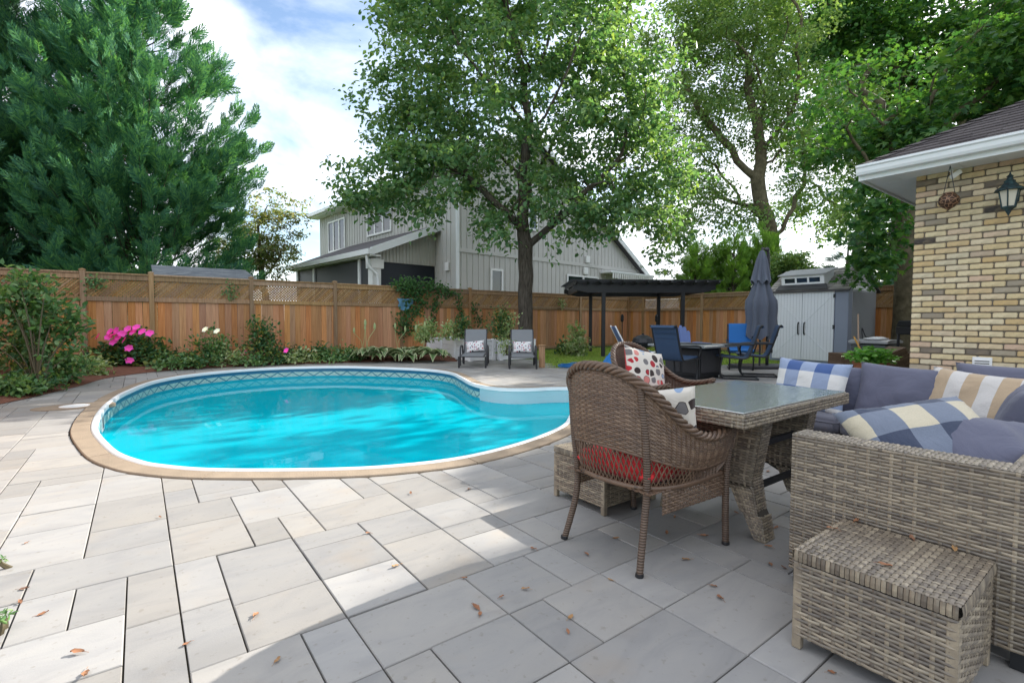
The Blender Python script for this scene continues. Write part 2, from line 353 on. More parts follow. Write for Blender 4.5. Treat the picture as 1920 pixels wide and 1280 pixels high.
PATIO = [(-3.6, -4), (7.74, -4), (7.74, 1.96), (10.3, 2.2), (12.4, 4.7), (12.1, 6.1), (10.4, 7.1), (8.6, 7.7), (7.75, 8.3), (7.45, 8.75), (7.95, 9.6), (8.7, 10.7), (6.95, 11.2), (6.6, 11.75), (5.95, 12.1), (4.1, 12.65), (2.4, 13.0), (.63, 12.9), (-.4, 12.0), (-.8, 10.6), (-1.2, 9.5), (-1.45, 8.9), (-1.75, 8.0), (-2.4, 6.5), (-3.3, 4.0)]
patio = tag(sheet('patio', PATIO, HID, -0.018, MT['sand']), kind='structure')
bed = MB()
def bedstrip(edge, back, name):
    n = 12; P = []
    for a, b in zip(edge, back):
        row = []
        for k in range(n+1):
            t = k/n; x = a[0]+(b[0]-a[0])*t; y = a[1]+(b[1]-a[1])*t
            row.append((x, y, 0.007+0.07*min(1, t*4)+0.035*mnoise.noise(Vector((x*2.3, y*2.3, 1)))*min(1, t*4)))
        P.append(row)
    tag(MB().grid(P).build(name, MT['mulch'], smooth=True), kind='structure')
_edge = [(6.7, 11.3), (5.95, 12.05), (4.1, 12.6), (2.4, 12.95), (.63, 12.85), (-.4, 11.97), (-.82, 10.6), (-1.22, 9.5), (-1.47, 8.9), (-1.77, 8.0), (-2.42, 6.5), (-3.3, 4.0)]
_edge = [(p.x, p.y) for p in catmull([(x, y, 0) for x, y in _edge], 6)]
_back = [(p.x, p.y) for p in catmull([(x, y, 0) for x, y in [(8.0, 14.3), (6.5, 14.3), (4.1, 14.3), (2.4, 14.3), (-.5, 14.3), (-2.6, 14.3), (-2.7, 13), (-2.75, 11), (-2.85, 9.5), (-3.3, 8.0), (-4, 6.5), (-5, 4.0)]], 6)]
bedstrip(_edge, _back, 'planting_bed')

# ---- pavers
MOD = 0.1645; U0 = 0.10; V0 = 1.46
PRE = [(1, 3, 1.80, 2.13), (1, 3, 2.13, 2.64), (0, 1, 1.80, 2.20), (0, 1, 2.20, 2.65), (-1, 0, 2.20, 2.65), (-1, 0, 1.46, 2.20), (-2, -1, 2.31, 2.65), (-3, -2, 2.31, 2.65), (-4, -3, 2.31, 2.65), (-4, -3, 2.65, 2.97), (-3, 0, 2.65, 2.97), (-4, -1, 1.97, 2.31), (-4, -1, 1.46, 1.97), (-4, -2, .80, 1.46), (-2, 1, .80, 1.13), (-2, 1, 1.13, 1.46), (0, 2, 1.46, 1.80), (2, 3, 1.46, 1.80), (1, 3, 1.13, 1.46), (3, 4, 1.13, 1.46), (4, 6, 1.13, 1.46), (6, 7, 1.13, 1.46), (7, 9, 1.13, 1.46), (9, 10, 1.13, 1.46), (10, 12, 1.13, 1.46), (1, 4, .80, 1.13), (4, 6, .80, 1.13), (6, 9, .80, 1.13), (9, 12, .80, 1.13), (-4, -2, 2.97, 3.48), (-2, 0, 2.97, 3.31), (-2, 0, 3.31, 3.82), (-4, -2, 3.48, 3.82), (-4, -2, 3.82, 4.0), (-4, -2, 4.0, 4.42), (-2, 0, 3.82, 4.42), (0, 2, 2.65, 3.12), (0, 2, 3.12, 3.47), (2, 3, 2.64, 2.96), (3, 4, 2.62, 2.96), (2, 4, 2.96, 3.47), (0, 1, 3.47, 3.80), (1, 3, 3.47, 3.62), (1, 3, 3.62, 4.42), (0, 1, 3.8, 4.42), (3, 4, 3.47, 4.42), (3, 5, 1.80, 2.12), (3, 5, 2.12, 2.45), (3, 5, 2.45, 2.62), (4, 7, 2.62, 2.96), (4, 6, 2.96, 3.5), (6, 7, 2.96, 3.5), (5, 7, 1.79, 2.28), (5, 7, 2.28, 2.62), (7, 9, 1.79, 2.11), (7, 9, 2.11, 2.28), (7, 9, 2.28, 2.62), (7, 9, 2.62, 3.14), (7, 9, 3.14, 3.5), (9, 10, 1.79, 2.11), (10, 12, 1.79, 2.11), (9, 12, 2.11, 2.46), (9, 10, 2.46, 2.78), (10, 12, 2.46, 2.78), (9, 10, 2.78, 3.27), (10, 12, 2.78, 3.27), (3, 6, 1.46, 1.79), (6, 8, 1.46, 1.79), (8, 9, 1.46, 1.79), (9, 11, 1.46, 1.79), (11, 12, 1.46, 1.79)]
rects = [(U0+a*MOD, U0+b*MOD, c, d) for a, b, c, d in PRE]
occ = set()
for i in range(-30, 80):
    for j in range(-36, 75):
        cx = U0+(i+.5)*MOD; cy = V0+(j+.5)*MOD
        if any(r[0] < cx < r[1] and r[2] < cy < r[3] for r in rects): occ.add((i, j))
SZ = [(2, 2), (3, 2), (2, 3), (2, 2), (3, 2), (2, 1), (1, 2), (4, 2), (2, 3), (3, 3)]
rs = random.Random(5)
for j in range(-36, 75):
    for i in range(-30, 80):
        if (i, j) in occ: continue
        cx = U0+(i+.5)*MOD; cy = V0+(j+.5)*MOD
        if not any(inside((cx+a_*.2, cy+b_*.2), PATIO) for a_, b_ in ((0, 0), (1, 0), (-1, 0), (0, 1), (0, -1))): continue
        opts = rs.sample(SZ, len(SZ))+[(2, 1), (1, 2), (1, 1)]
        for a, b in opts:
            if all((i+x, j+y) not in occ for x in range(a) for y in range(b)):
                for x in range(a):
                    for y in range(b): occ.add((i+x, j+y))
                rects.append((U0+i*MOD, U0+(i+a)*MOD, V0+j*MOD, V0+(j+b)*MOD)); break
POOLB = offset(OUT, 0.157)
def clip(r, depth=0):
    x0, x1, y0, y1 = r; pts = []
    for (ax, ay), (bx, by) in (((x0, y0), (x1, y0)), ((x1, y0), (x1, y1)), ((x1, y1), (x0, y1)), ((x0, y1), (x0, y0))):
        n = max(2, int(math.hypot(bx-ax, by-ay)/0.015))
        pts += [(ax+(bx-ax)*k/n, ay+(by-ay)*k/n) for k in range(n)]
    io = [inside(p, POOLB) for p in pts]; ins = [k for k, p in enumerate(POOLB) if x0 < p[0] < x1 and y0 < p[1] < y1]
    if not any(io) and not ins: return [[(x0, y0), (x1, y0), (x1, y1), (x0, y1)]]
    if all(io) and not ins: return []
    n = len(pts); starts = [k for k in range(n) if not io[k] and io[k-1]]
    runs = []
    if ins:
        S = set(ins); runs = [k for k in ins if (k-1) % NO not in S]
    if len(starts) == 1 and len(runs) <= 1:
        run = []; k = starts[0]
        while not io[k % n] and len(run) <= n: run.append(pts[k % n]); k += 1
        mid = []
        if runs:
            k = runs[0]
            while k % NO in S and len(mid) <= NO: mid.append(POOLB[k % NO]); k += 1
            d1 = math.dist(run[-1], mid[0]); d2 = math.dist(run[-1], mid[-1])
            if d2 < d1: mid.reverse()
        poly = []
        full = run+mid
        for q in range(len(full)):
            a, b, c = full[q-1], full[q], full[(q+1) % len(full)]
            if abs((b[0]-a[0])*(c[1]-b[1])-(b[1]-a[1])*(c[0]-b[0])) > 2e-6: poly.append(b)
        return [poly] if len(poly) >= 3 else []
    if depth > 3: return []
    if x1-x0 > y1-y0: m = (x0+x1)/2; return clip((x0, m, y0, y1), depth+1)+clip((m, x1, y0, y1), depth+1)
    m = (y0+y1)/2; return clip((x0, x1, y0, m), depth+1)+clip((x0, x1, m, y1), depth+1)
pav = []
for r in rects:
    cx, cy = (r[0]+r[1])/2, (r[2]+r[3])/2
    if cx < -3.4 or cy < -3 or (cx*CF.x+cy*CF.y) < -1.0: continue
    nb = min((cx-p[0])**2+(cy-p[1])**2 for p in POOLB[::3])
    near = nb < 0.55
    if not near and inside((cx, cy), POOLB): continue
    g = 0.0026; rr = (r[0]+g, r[1]-g, r[2]+g, r[3]-g)
    for poly in (clip(rr) if near else [[(rr[0], rr[2]), (rr[1], rr[2]), (rr[1], rr[3]), (rr[0], rr[3])]]):
        A = abs(sum(poly[k-1][0]*poly[k][1]-poly[k][0]*poly[k-1][1] for k in range(len(poly))))/2
        if A < 0.002: continue
        dep = cx*CF.x+cy*CF.y; lat = cx*CR.x+cy*CR.y
        vis = dep > 0.5 and abs(lat) < dep*1.1+0.3
        pav.append((A/dep**3 if vis else 0, poly))
pav.sort(key=lambda t: -t[0])
def paver_mesh(mb, poly, k, org=(0, 0)):
    rp_ = random.Random(k); tz = rp_.uniform(-.0016, .0016); sx, sy = rp_.uniform(-.003, .003), rp_.uniform(-.003, .003)
    cx = sum(p[0] for p in poly)/len(poly); cy = sum(p[1] for p in poly)/len(poly); n = len(poly)
    A = sum(poly[q-1][0]*poly[q][1]-poly[q][0]*poly[q-1][1] for q in range(n))
    if A < 0: poly = poly[::-1]
    def zt(p): return tz+(p[0]-cx)*sx+(p[1]-cy)*sy
    ins_ = []
    for q in range(n):
        p = poly[q]; dx, dy = cx-p[0], cy-p[1]; L = math.hypot(dx, dy) or 1; e = min(.0042, L*.3); ins_.append((p[0]+dx/L*e, p[1]+dy/L*e))
    V = [(p[0]-org[0], p[1]-org[1], -.04) for p in poly]+[(p[0]-org[0], p[1]-org[1], zt(p)-.004) for p in poly]+[(p[0]-org[0], p[1]-org[1], zt(p)) for p in ins_]
    F = [(q, (q+1) % n, n+(q+1) % n, n+q) for q in range(n)]+[(n+q, n+(q+1) % n, 2*n+(q+1) % n, 2*n+q) for q in range(n)]+[tuple(range(2*n, 3*n))]
    mb.add(V, F)
for k, (a, poly) in enumerate(pav[:300]):
    cx = sum(p[0] for p in poly)/len(poly); cy = sum(p[1] for p in poly)/len(poly)
    mb = MB(); paver_mesh(mb, poly, k, (cx, cy)); o = mb.build('paver', MT['paver'], patio, fix=False); o.location = (cx, cy, 0)
mb = MB()
for k, (a, poly) in enumerate(pav[300:]): paver_mesh(mb, poly, k+1000)
mb.build('paver_field', MT['paver_far'], patio, fix=False, kind='stuff')

# ---- swimming pool
pool = empty('swimming_pool', (2.3, 7.6, 0), label='kidney-shaped in-ground swimming pool with white rim and tan concrete coping', cat='swimming pool')
pool_off = Matrix.Translation((-2.3, -7.6, 0))
def pbuild(mb, name, mat, parent=None, **k):
    o = mb.build(name, mat, parent or pool, **k); 
    if parent is None: o.matrix_basis = pool_off
    return o
ncop = 11
for s in range(ncop):
    a, b = round(s*NO/ncop), round((s+1)*NO/ncop); mb = MB(); P = []
    C2 = offset(OUT, 0.144); O2 = offset(OUT, 0.006)
    for q in range(a, b+1):
        i = q % NO; e = 0.0; t0, t1 = OUT[i], COP[i]
        if q in (a, b):
            j = (i+1) % NO; dx, dy = OUT[j][0]-OUT[i-1][0], OUT[j][1]-OUT[i-1][1]; L = math.hypot(dx, dy); sg = .004 if q == a else -.004; e = (dx/L*sg, dy/L*sg)
        else: e = (0, 0)
        f_ = lambda p: (p[0]+e[0], p[1]+e[1])
        o_, c_, o2, c2 = f_(t0), f_(t1), f_(O2[i]), f_(C2[i])
        P.append([(o_[0], o_[1], -.05), (o_[0], o_[1], .008), (o2[0], o2[1], .014), (c2[0], c2[1], .012), (c_[0], c_[1], .006), (c_[0], c_[1], -.05)])
    mb.grid(P); m = len(P); mb.f.append(tuple(range(5, -1, -1))); mb.f.append(tuple((m-1)*6+k for k in range(6)))
    pbuild(mb, 'coping_section', MT['coping'])
RO = offset(OUT, -0.002); RI = INN; RM = offset(OUT, -0.012); RM2 = offset(OUT, -0.045)
mb = MB(); P = []
for q in range(NO+1):
    i = q % NO; P.append([(*RO[i], -.06), (*RO[i], .012), (*RM[i], .020), (*RM2[i], .020), (*RI[i], .010), (*RI[i], -.035)])
pbuild(mb.grid(P), 'rim', MT['rim'], smooth=True)
# liner wall with printed border
t = NT('printed_vinyl_liner'); uv = t.n('ShaderNodeUVMap').outputs[0]; sp = t.n('ShaderNodeSeparateXYZ'); t.l(uv, sp.inputs[0]); S_, Z_ = sp.outputs[0], sp.outputs[1]
fr = t.math('ABSOLUTE', t.math('SUBTRACT', t.math('FRACT', t.math('MULTIPLY', S_, 3.3)), 0.5))          # 0..0.5
zz = t.math('DIVIDE', t.math('SUBTRACT', Z_, -.205), .10)                                             # 0..1 in pattern band
dia = t.math('ABSOLUTE', t.math('SUBTRACT', t.math('MULTIPLY', fr, 2.0), zz))
line = t.math('LESS_THAN', dia, 0.12)
patt = t.mix(line, t.ramp(t.noise(30, 3, vec=uv), [(0.35, (0.30, 0.52, 0.50)), (0.65, (0.60, 0.70, 0.60))]), (0.03, 0.19, 0.26))
blue = t.ramp(t.noise(1, 4, vec=t.map(uv, (90, 160, 1))), [(0.4, (0.012, 0.10, 0.20)), (0.62, (0.05, 0.26, 0.42))])
cy = t.mix(t.step(t.noise(4, 3, vec=uv), 0.3, 0.8), (0.004, 0.36, 0.48), (0.01, 0.42, 0.53))
c = t.mix(t.math('GREATER_THAN', Z_, -.205), cy, patt); c = t.mix(t.math('GREATER_THAN', Z_, -.105), c, blue); c = t.mix(t.math('GREATER_THAN', Z_, -.040), c, (0.30, 0.52, 0.60))
MT['liner'] = t.pbr(c, 0.3, None, 0.5)
t = NT('pool_floor_liner'); MT['poolfloor'] = t.pbr(t.mix(t.step(t.noise(0.8, 4), 0.35, 0.65), (0.002, 0.47, 0.60), (0.003, 0.50, 0.63)), 0.4, None, 0.3)
WL = offset(OUT, -0.030); arc = [0]
for i in range(NO): arc.append(arc[-1]+math.dist(WL[i], WL[(i+1) % NO]))
zs = [-.036, -.04, -.105, -.205, -.5, -1.05]; V = []; UVs = []; Fq = []
for q in range(NO+1):
    for z in zs: V.append((*WL[q % NO], z)); UVs.append((arc[q], z))
for q in range(NO):
    for k in range(len(zs)-1): a = q*len(zs)+k; Fq.append((a, a+1, a+1+len(zs), a+len(zs)))
o = npmesh('liner_wall', V, Fq, MT['liner'], pool, uv=UVs); o.matrix_basis = pool_off
fl = sheet('pool_floor', WL, None, -1.05, MT['poolfloor'], pool); fl.matrix_basis = pool_off
# corner steps: white moulded unit in the bay
bay0, bay1 = 12*7+3, 20*7                            # along the outline
wall = MB(); P = []; IW = offset(OUT, -0.034)
for q in range(bay0, bay1-4):
    P.append([(*OUT[q], .016), (*offset(OUT, -.06)[q], .022), (*IW[q], .0), (*IW[q], -.9)])
su = empty('step_unit'); su.parent = pool; su.matrix_parent_inverse = Matrix.Identity(4)
bpy.data.objects.remove(su)
su = pbuild(wall.grid(P), 'step_unit', MT['step'], smooth=True)
bc = (5.35, 5.55)
for k, (rad, z) in enumerate(((0.78, -.255), (1.18, -.44), (1.58, -.68))):
    poly = []
    bayp = [IW[q] for q in range(bay0, bay1-4)]
    arcp = [(bc[0]+rad*math.cos(a), bc[1]+rad*math.sin(a)) for a in np.linspace(R(265), R(95), 26)]
    keep = [p for p in arcp if inside(p, IW)]
    ring = [p for p in bayp if math.dist(p, bc) < rad]
    if len(keep) > 2 and len(ring) > 2:
        if math.dist(ring[-1], keep[0]) > math.dist(ring[-1], keep[-1]): keep.reverse()
        poly = ring+keep; mb = MB(); n = len(poly)
        tr_ = tessellate_polygon([[Vector((x, y, 0)) for x, y in poly]])
        mb.v = [(x, y, z) for x, y in poly]+[(x, y, z-.24) for x, y in poly]; mb.f = [tuple(q) for q in tr_]+[(i, (i+1) % n, n+(i+1) % n, n+i) for i in range(n)]
        mb.build('tread', MT['step'], su)
# skimmer in the wall + lid in the deck
sk = PU(205, 790, -0.33); qi = min(range(NO), key=lambda i: math.dist(OUT[i], (-.40, 7.62)))
pa, pb = WL[qi-1], WL[(qi+1) % NO]; ang = math.atan2(pb[1]-pa[1], pb[0]-pa[0])
Mk = Matrix.Translation((*WL[qi], -.14)) @ Matrix.Rotation(ang, 4, 'Z')
mb = MB(); s_ = 0.012
for (x0, x1, z0, z1) in ((-.13, .13, .075, .11), (-.13, .13, -.11, -.075), (-.13, -.085, -.075, .075), (.085, .13, -.075, .075)): mb.box(x0, x1, -s_, s_, z0, z1, Mk)
skim = pbuild(mb, 'skimmer_frame', MT['white']); pbuild(MB().box(-.085, .085, -.006, .006, -.075, .075, Mk), 'skimmer_opening', MT['black'])
lid = MB(); lc = GP(140, 762); L2 = (OUT[qi][0]-.24, OUT[qi][1]+.55)
poly = [(lc.x+.30*math.cos(a)*1.35, lc.y+.26*math.sin(a)) for a in np.linspace(0, 2*math.pi, 28, endpoint=False)]
pbuild(MB().prism(poly, -.03, .008), 'skimmer_collar', MT['coping'])
pbuild(MB().lathe([(.001, .010), (.13, .010), (.15, .008), (.15, .0)], (lc.x, lc.y, .004), 26), 'skimmer_lid', MT['white'], smooth=False)
# ladder of light: two small white return fittings
for (px_, py_) in ((600, 712),):
    pass
# water (slightly cloudy: part of the light scatters back as turquoise)
t = NT('pool_water'); nb = t.noise(1.0, 3, 0.5, vec=t.map(t.tc(), (5.0, 5.0, 5.0))); bmp = t.bump(nb, 0.05, 0.02)
fre = t.n('ShaderNodeFresnel'); fre.inputs['IOR'].default_value = 1.075; t.l(bmp, fre.inputs['Normal'])
gl = t.n('ShaderNodeBsdfGlossy'); gl.inputs['Roughness'].default_value = 0.02; t.l(bmp, gl.inputs['Normal']); gl.inputs['Color'].default_value = (0.95, 1, 1, 1)
tr = t.n('ShaderNodeBsdfTransparent'); tr.inputs['Color'].default_value = (0.40, 0.95, 0.98, 1)
dfw = t.n('ShaderNodeBsdfDiffuse'); dfw.inputs['Color'].default_value = (0.0015, 0.54, 0.66, 1)
mw_ = t.n('ShaderNodeMixShader'); mw_.inputs[0].default_value = .56; t.l(tr.outputs[0], mw_.inputs[1]); t.l(dfw.outputs[0], mw_.inputs[2])
ms = t.n('ShaderNodeMixShader'); t.l(fre.outputs[0], ms.inputs[0]); t.l(mw_.outputs[0], ms.inputs[1]); t.l(gl.outputs[0], ms.inputs[2]); t.l(ms.outputs[0], t.out.inputs['Surface'])
MT['water'] = t.m
tag(sheet('water', offset(OUT, -0.031), None, -0.235, MT['water']), kind='structure')

# ================================================================== FENCES
BOARD_W = 0.137
def fence(name, p0, p1, posts, label, z0=0.02, H=2.12, face=1, boards=True):
    p0 = Vector(p0); p1 = Vector(p1); d = (p1-p0); L = d.length; d.normalize(); n = Vector((d.y, -d.x, 0))*face
    root = empty(name, (p0.x, p0.y, 0), label=label, cat='fence')
    ang = math.atan2(d.y, d.x); Mf = Matrix.Rotation(ang, 4, 'Z')
    zb, zm, zl0, zl1, zt = 0.08, H-.63, H-.53, H-.15, H-.04
    key = 'board%d' % int(H*100)
    if key not in MT:
        MT[key] = []
        for q in range(4):
            mb = MB(); mb.box(-BOARD_W/2+.0006, BOARD_W/2-.0006, -.009, .009, 0, zm-zb+.03); MT[key].append(mb.mesh('board', MT['fence'], bevel=.003))
    k = 0; x = BOARD_W/2; rb = random.Random(int(L*100))
    while x < L:
        o = link('board', MT[key][k % 4], root); o.matrix_basis = Matrix.Translation(Mf @ Vector((x, rb.uniform(-.004, .004), zb))); o.rotation_euler = (0, rb.uniform(-.004, .004), ang); o.location = Mf @ Vector((x, rb.uniform(-.004, .004), zb)); x += BOARD_W; k += 1
    mk = lambda nm, mat, *a: MB().box(*a, M=Mf).build(nm, mat, root, bevel=.004)
    pp = sorted(posts)
    if pp[0] > .05: pp = [0]+pp
    if pp[-1] < L-.05: pp = pp+[L]
    fy = -face*1
    for a, b in zip(pp[:-1], pp[1:]):
        a_, b_ = a+.05, b-.05
        if b_-a_ < .1: continue
        mk('rail', MT['fencepost'], a_, b_, -.045, .035, zm, zl0); mk('rail', MT['fencepost'], a_, b_, -.040, .032, zl1, zt)
        mk('cap_rail', MT['fencepost'], a_, b_, -.065, .055, zt, H); mk('bottom_rail', MT['fencepost'], a_, b_, -.04, .03, zb-.04, zb+.05)
        lat = MB(); h = zl1-zl0; w_ = b_-a_
        for sgn, yy in ((1, -.006), (-1, .006)):
            q = -h
            while q < w_:
                xa, xb = (q, q+h); za, ze = zl0, zl1
                if sgn < 0: za, ze = zl1, zl0
                t0 = max(0, -xa/h); t1 = min(1, (w_-xa)/h)
                if t1-t0 > .05:
                    pA = Vector((a_+xa+h*t0, yy, za+(ze-za)*t0)); pB = Vector((a_+xa+h*t1, yy, za+(ze-za)*t1)); lat.beam(Mf @ pA, Mf @ pB, .010, .034, up=Mf @ Vector((0, 1, 0)).cross(pB-pA))
                q += .068
        lat.build('lattice', MT['lattice'], root, kind='stuff')
    for a in pp:
        mk('post', MT['fencepost'], a-.05, a+.05, -.058, .05, -.03, H+.03)
        c = Mf @ Vector((a, 0, H+.03)); MB().add([(c.x-.062, c.y-.062, c.z), (c.x+.062, c.y-.062, c.z), (c.x+.062, c.y+.062, c.z), (c.x-.062, c.y+.062, c.z), (c.x-.058, c.y-.058, c.z+.02), (c.x+.058, c.y-.058, c.z+.02), (c.x+.058, c.y+.058, c.z+.02), (c.x-.058, c.y+.058, c.z+.02), (c.x, c.y, c.z+.045)], [(0, 3, 2, 1), (0, 1, 5, 4), (1, 2, 6, 5), (2, 3, 7, 6), (3, 0, 4, 7), (4, 5, 8), (5, 6, 8), (6, 7, 8), (7, 4, 8)]).build('post_cap', MT['fencepost'], root)
    for ch in root.children:
        if ch.name.split('.')[0] != 'board': pass
    return root
FV = 14.2; FU = 17.0
fence('wooden_fence', (-2.66, FV, 0), (FU, FV, 0), [u+2.66 for u in (-.95, .25, 2.32, 4.43, 6.43, 8.9, 11.16, 14.06, 16.95)], 'long cedar board fence with lattice top running behind the flower bed and the shade tree')
fence('wooden_fence', (FU, FV, 0), (FU, 2.4, 0), [FV-v for v in (13.39, 10.67, 8.4, 6.2, 4.1)]+[11.75], 'cedar board fence with lattice top standing behind the pergola and the storage shed')
fence('wooden_fence', (-2.66, 4.0, 0), (-2.66, FV, 0), [.1, 2.5, 5.0, 7.4, 9.9], 'weathered side fence half hidden behind the tall leafy shrub', H=2.12, face=-1)
# ================================================================== BRICK HOUSE (right)
t = NT('buff_brick'); rd = t.orand()
c = t.ramp(rd, [(0.0, (0.60, 0.46, 0.25)), (0.18, (0.68, 0.56, 0.34)), (0.36, (0.74, 0.63, 0.43)), (0.52, (0.58, 0.41, 0.20)), (0.66, (0.70, 0.58, 0.40)), (0.78, (0.62, 0.54, 0.38)), (0.87, (0.64, 0.45, 0.32)), (0.945, (0.42, 0.36, 0.27)), (0.972, (0.20, 0.165, 0.13)), (0.986, (0.07, 0.06, 0.055))])
c = t.mix(t.math('MULTIPLY', t.step(t.noise(9, 5), 0.45, 0.75), 0.5), c, (0.33, 0.26, 0.16))
c = t.mix(t.math('MULTIPLY', t.step(t.noise(60, 4), 0.58, 0.72), 0.4), c, (0.24, 0.20, 0.14))
MT['brick'] = t.pbr(c, 0.85, t.bump(t.noise(55, 5), 0.5, 0.006), 0.2)
MT['mortar'] = simple('mortar', (0.17, 0.145, 0.115), 0.95, 0.25, 30, 0.1, bump=0.5, bscale=200)
MT['found'] = simple('concrete_foundation', (0.25, 0.25, 0.255), 0.9, 0.15, 5, 0.2, bump=0.3)
t = NT('asphalt_shingle'); c = t.ramp(t.orand(), [(0, (0.052, 0.045, 0.047)), (0.5, (0.078, 0.068, 0.069)), (1, (0.102, 0.09, 0.09))])
MT['shingle'] = t.pbr(t.mix(t.math('MULTIPLY', t.step(t.noise(160, 3), 0.5, 0.7), 0.5), c, (0.17, 0.14, 0.135)), 0.9, t.bump(t.noise(220, 3), 0.6, 0.004), 0.2)
HU, HV = 7.75, 1.97
house = empty('brick_house', (HU, HV, 0), label='yellow brick bungalow with white gutter and brown shingle hip roof', cat='house')
def hb(mb, name, mat, parent=None, **k):
    o = mb.build(name, mat, parent or house, **k)
    if parent is None: o.matrix_basis = Matrix.Translation((-HU, -HV, 0))
    return o
wallo = hb(MB().box(HU, HU+8, -4.5, HV, .48, 2.93), 'wall', MT['mortar'])
hb(MB().box(HU+.01, HU+8, -4.5, HV-.01, -.6, .49), 'foundation', MT['found'])
BV = []
for q in range(6):
    mb = MB(); rq = random.Random(q); mb.box(-.01, .014, -.0995, .0995, -.029, .029)
    me = mb.mesh('brick', MT['brick'], bevel=.007, seg=2)
    for v in me.vertices:
        v.co += Vector((mnoise.noise(v.co*30+Vector((q*7, 0, 0)))*.003, mnoise.noise(v.co*22+Vector((0, q*7, 0)))*.004, mnoise.noise(v.co*25+Vector((0, 0, q*7)))*.003))
    BV.append(me)
HVm = []
for q in range(2):
    me = MB().box(-.01, .014, -.047, .047, -.029, .029).mesh('brick', MT['brick'], bevel=.007, seg=2); HVm.append(me)
rb = random.Random(3); rest = MB(); cnt = 0; PITCHB = .0705; nb_ = 0
for cidx in range(34):
    z = .515+cidx*PITCHB+.02; v = HV-.002; k = 0
    if cidx % 2: 
        o = link('brick', HVm[cidx//2 % 2], wallo); o.location = (HU-.004+rb.uniform(-.002, .003), v-.047, z); nb_ += 1; v -= .094+.012
    while v > -4.3:
        ctr = v-.0995
        if ctr > 0.32:
            o = link('brick', BV[rb.randrange(6)], wallo); o.location = (HU-.004+rb.uniform(-.003, .003), ctr, z+rb.uniform(-.0015, .0015)); o.rotation_euler = (rb.uniform(-.008, .008), 0, rb.choice((0, math.pi)) if False else rb.uniform(-.01, .01)); nb_ += 1
        else: rest.box(HU-.012, HU+.02, ctr-.0985, ctr+.0985, z-.0285, z+.0285)
        v -= .212
o = rest.build('brick_field', MT['brick'], wallo, kind='stuff'); 
for ch in wallo.children: pass
# the wall mesh sits in world coordinates under an offset parent: bricks inherit that offset
EU, EV, EZ = 7.30, 2.42, 3.05; PT = .55
rows = 15; sl = math.sqrt(1+PT*PT)
def RP(s, v, n=0): t_ = s/sl; return Vector((EU-.03+t_-n*PT/sl, v, EZ-.0165+t_*PT+n/sl))
roof = hb(MB().add([RP(0, EV, -.02), RP(0, -4.5, -.02), RP(3.6, -4.5, -.02), RP(3.6, EV-3.6/sl, -.02), (EU+7, EV, EZ), (EU+7, EV-3.6/sl, EZ+3.6/sl*PT)], [(0, 1, 2, 3), (0, 3, 5, 4)]), 'roof', MT['shingle'], fix=False)
sh = random.Random(9)
for k in range(rows+8):
    s0 = k*.125; hip = EV-s0/sl+.03; v = hip
    off = sh.uniform(.08, .30)
    while v > -1.2:
        v2 = v-off; off = sh.uniform(.24, .34)
        a, b = v2+.002, v-.002
        if v == hip: a = v2+.002; b = v
        d = .165; b1 = b-(d/sl if v == hip else 0)
        n0 = .013+sh.uniform(0, .003); V = [RP(s0, a, n0), RP(s0, b, n0), RP(s0+d, b1, .003), RP(s0+d, a, .003), RP(s0, a, n0-.008), RP(s0, b, n0-.008), RP(s0+d, b1, -.004), RP(s0+d, a, -.004)]
        mb = MB(); mb.add(V, MB.BOXF); mb.build('shingle', MT['shingle'], roof); v = v2
    if v > -4.5: pass
for k in range(26):                                   # hip caps
    a = RP(k*.135, EV-k*.135/sl, .02); b = RP(k*.135+.17, EV-(k*.135+.17)/sl, .010)
    side = Vector((0, -.13, 0)); side2 = Vector((.12, .0, .0))
    mb = MB(); up = Vector((0, 0, .012))
    mb.add([a+up, b+up*.4, b+side+Vector((0, 0, -.002)), a+side+Vector((0, 0, .004)), a+Vector((.13, 0, .0)), b+Vector((.13, 0, -.004))], [(0, 1, 2, 3), (0, 4, 5, 1)])
    mb.build('hip_shingle', MT['shingle'], roof, fix=False)
prof = [(0, .0), (-.085, .0), (-.10, .03), (-.105, .075), (-.125, .09), (-.125, .115), (-.112, .115), (-.108, .10), (-.02, .02), (0, .11)]
g = MB(); n = len(prof); ya, yb = EV+.02, -4.4
V = [(EU+p[0], ya, EZ-.135+p[1]) for p in prof]+[(EU+p[0], yb, EZ-.135+p[1]) for p in prof]
g.add(V, [(i, (i+1) % n, n+(i+1) % n, n+i) for i in range(n)]+[tuple(range(n-1, -1, -1))]); hb(g, 'gutter', MT['trim'])
hb(MB().box(EU-.002, EU+.02, -4.4, EV+.0, EZ-.19, EZ-.025), 'fascia', MT['trim'])
hb(MB().box(EU-.0, EU+7, EV-.0, EV+.022, EZ-.19, EZ-.02), 'fascia', MT['trim'])
v = EV-.004
while v > -3.5:
    hb(MB().box(EU+.02, HU+.03, v-.298, v, EZ-.165, EZ-.15), 'soffit_panel', MT['trim'], bevel=.003); v -= .3
x = HU+.034
while x < HU+2.5:
    hb(MB().box(x, x+.298, HV-.04, EV-.002, EZ-.165, EZ-.15), 'soffit_panel', MT['trim'], bevel=.003); x += .3
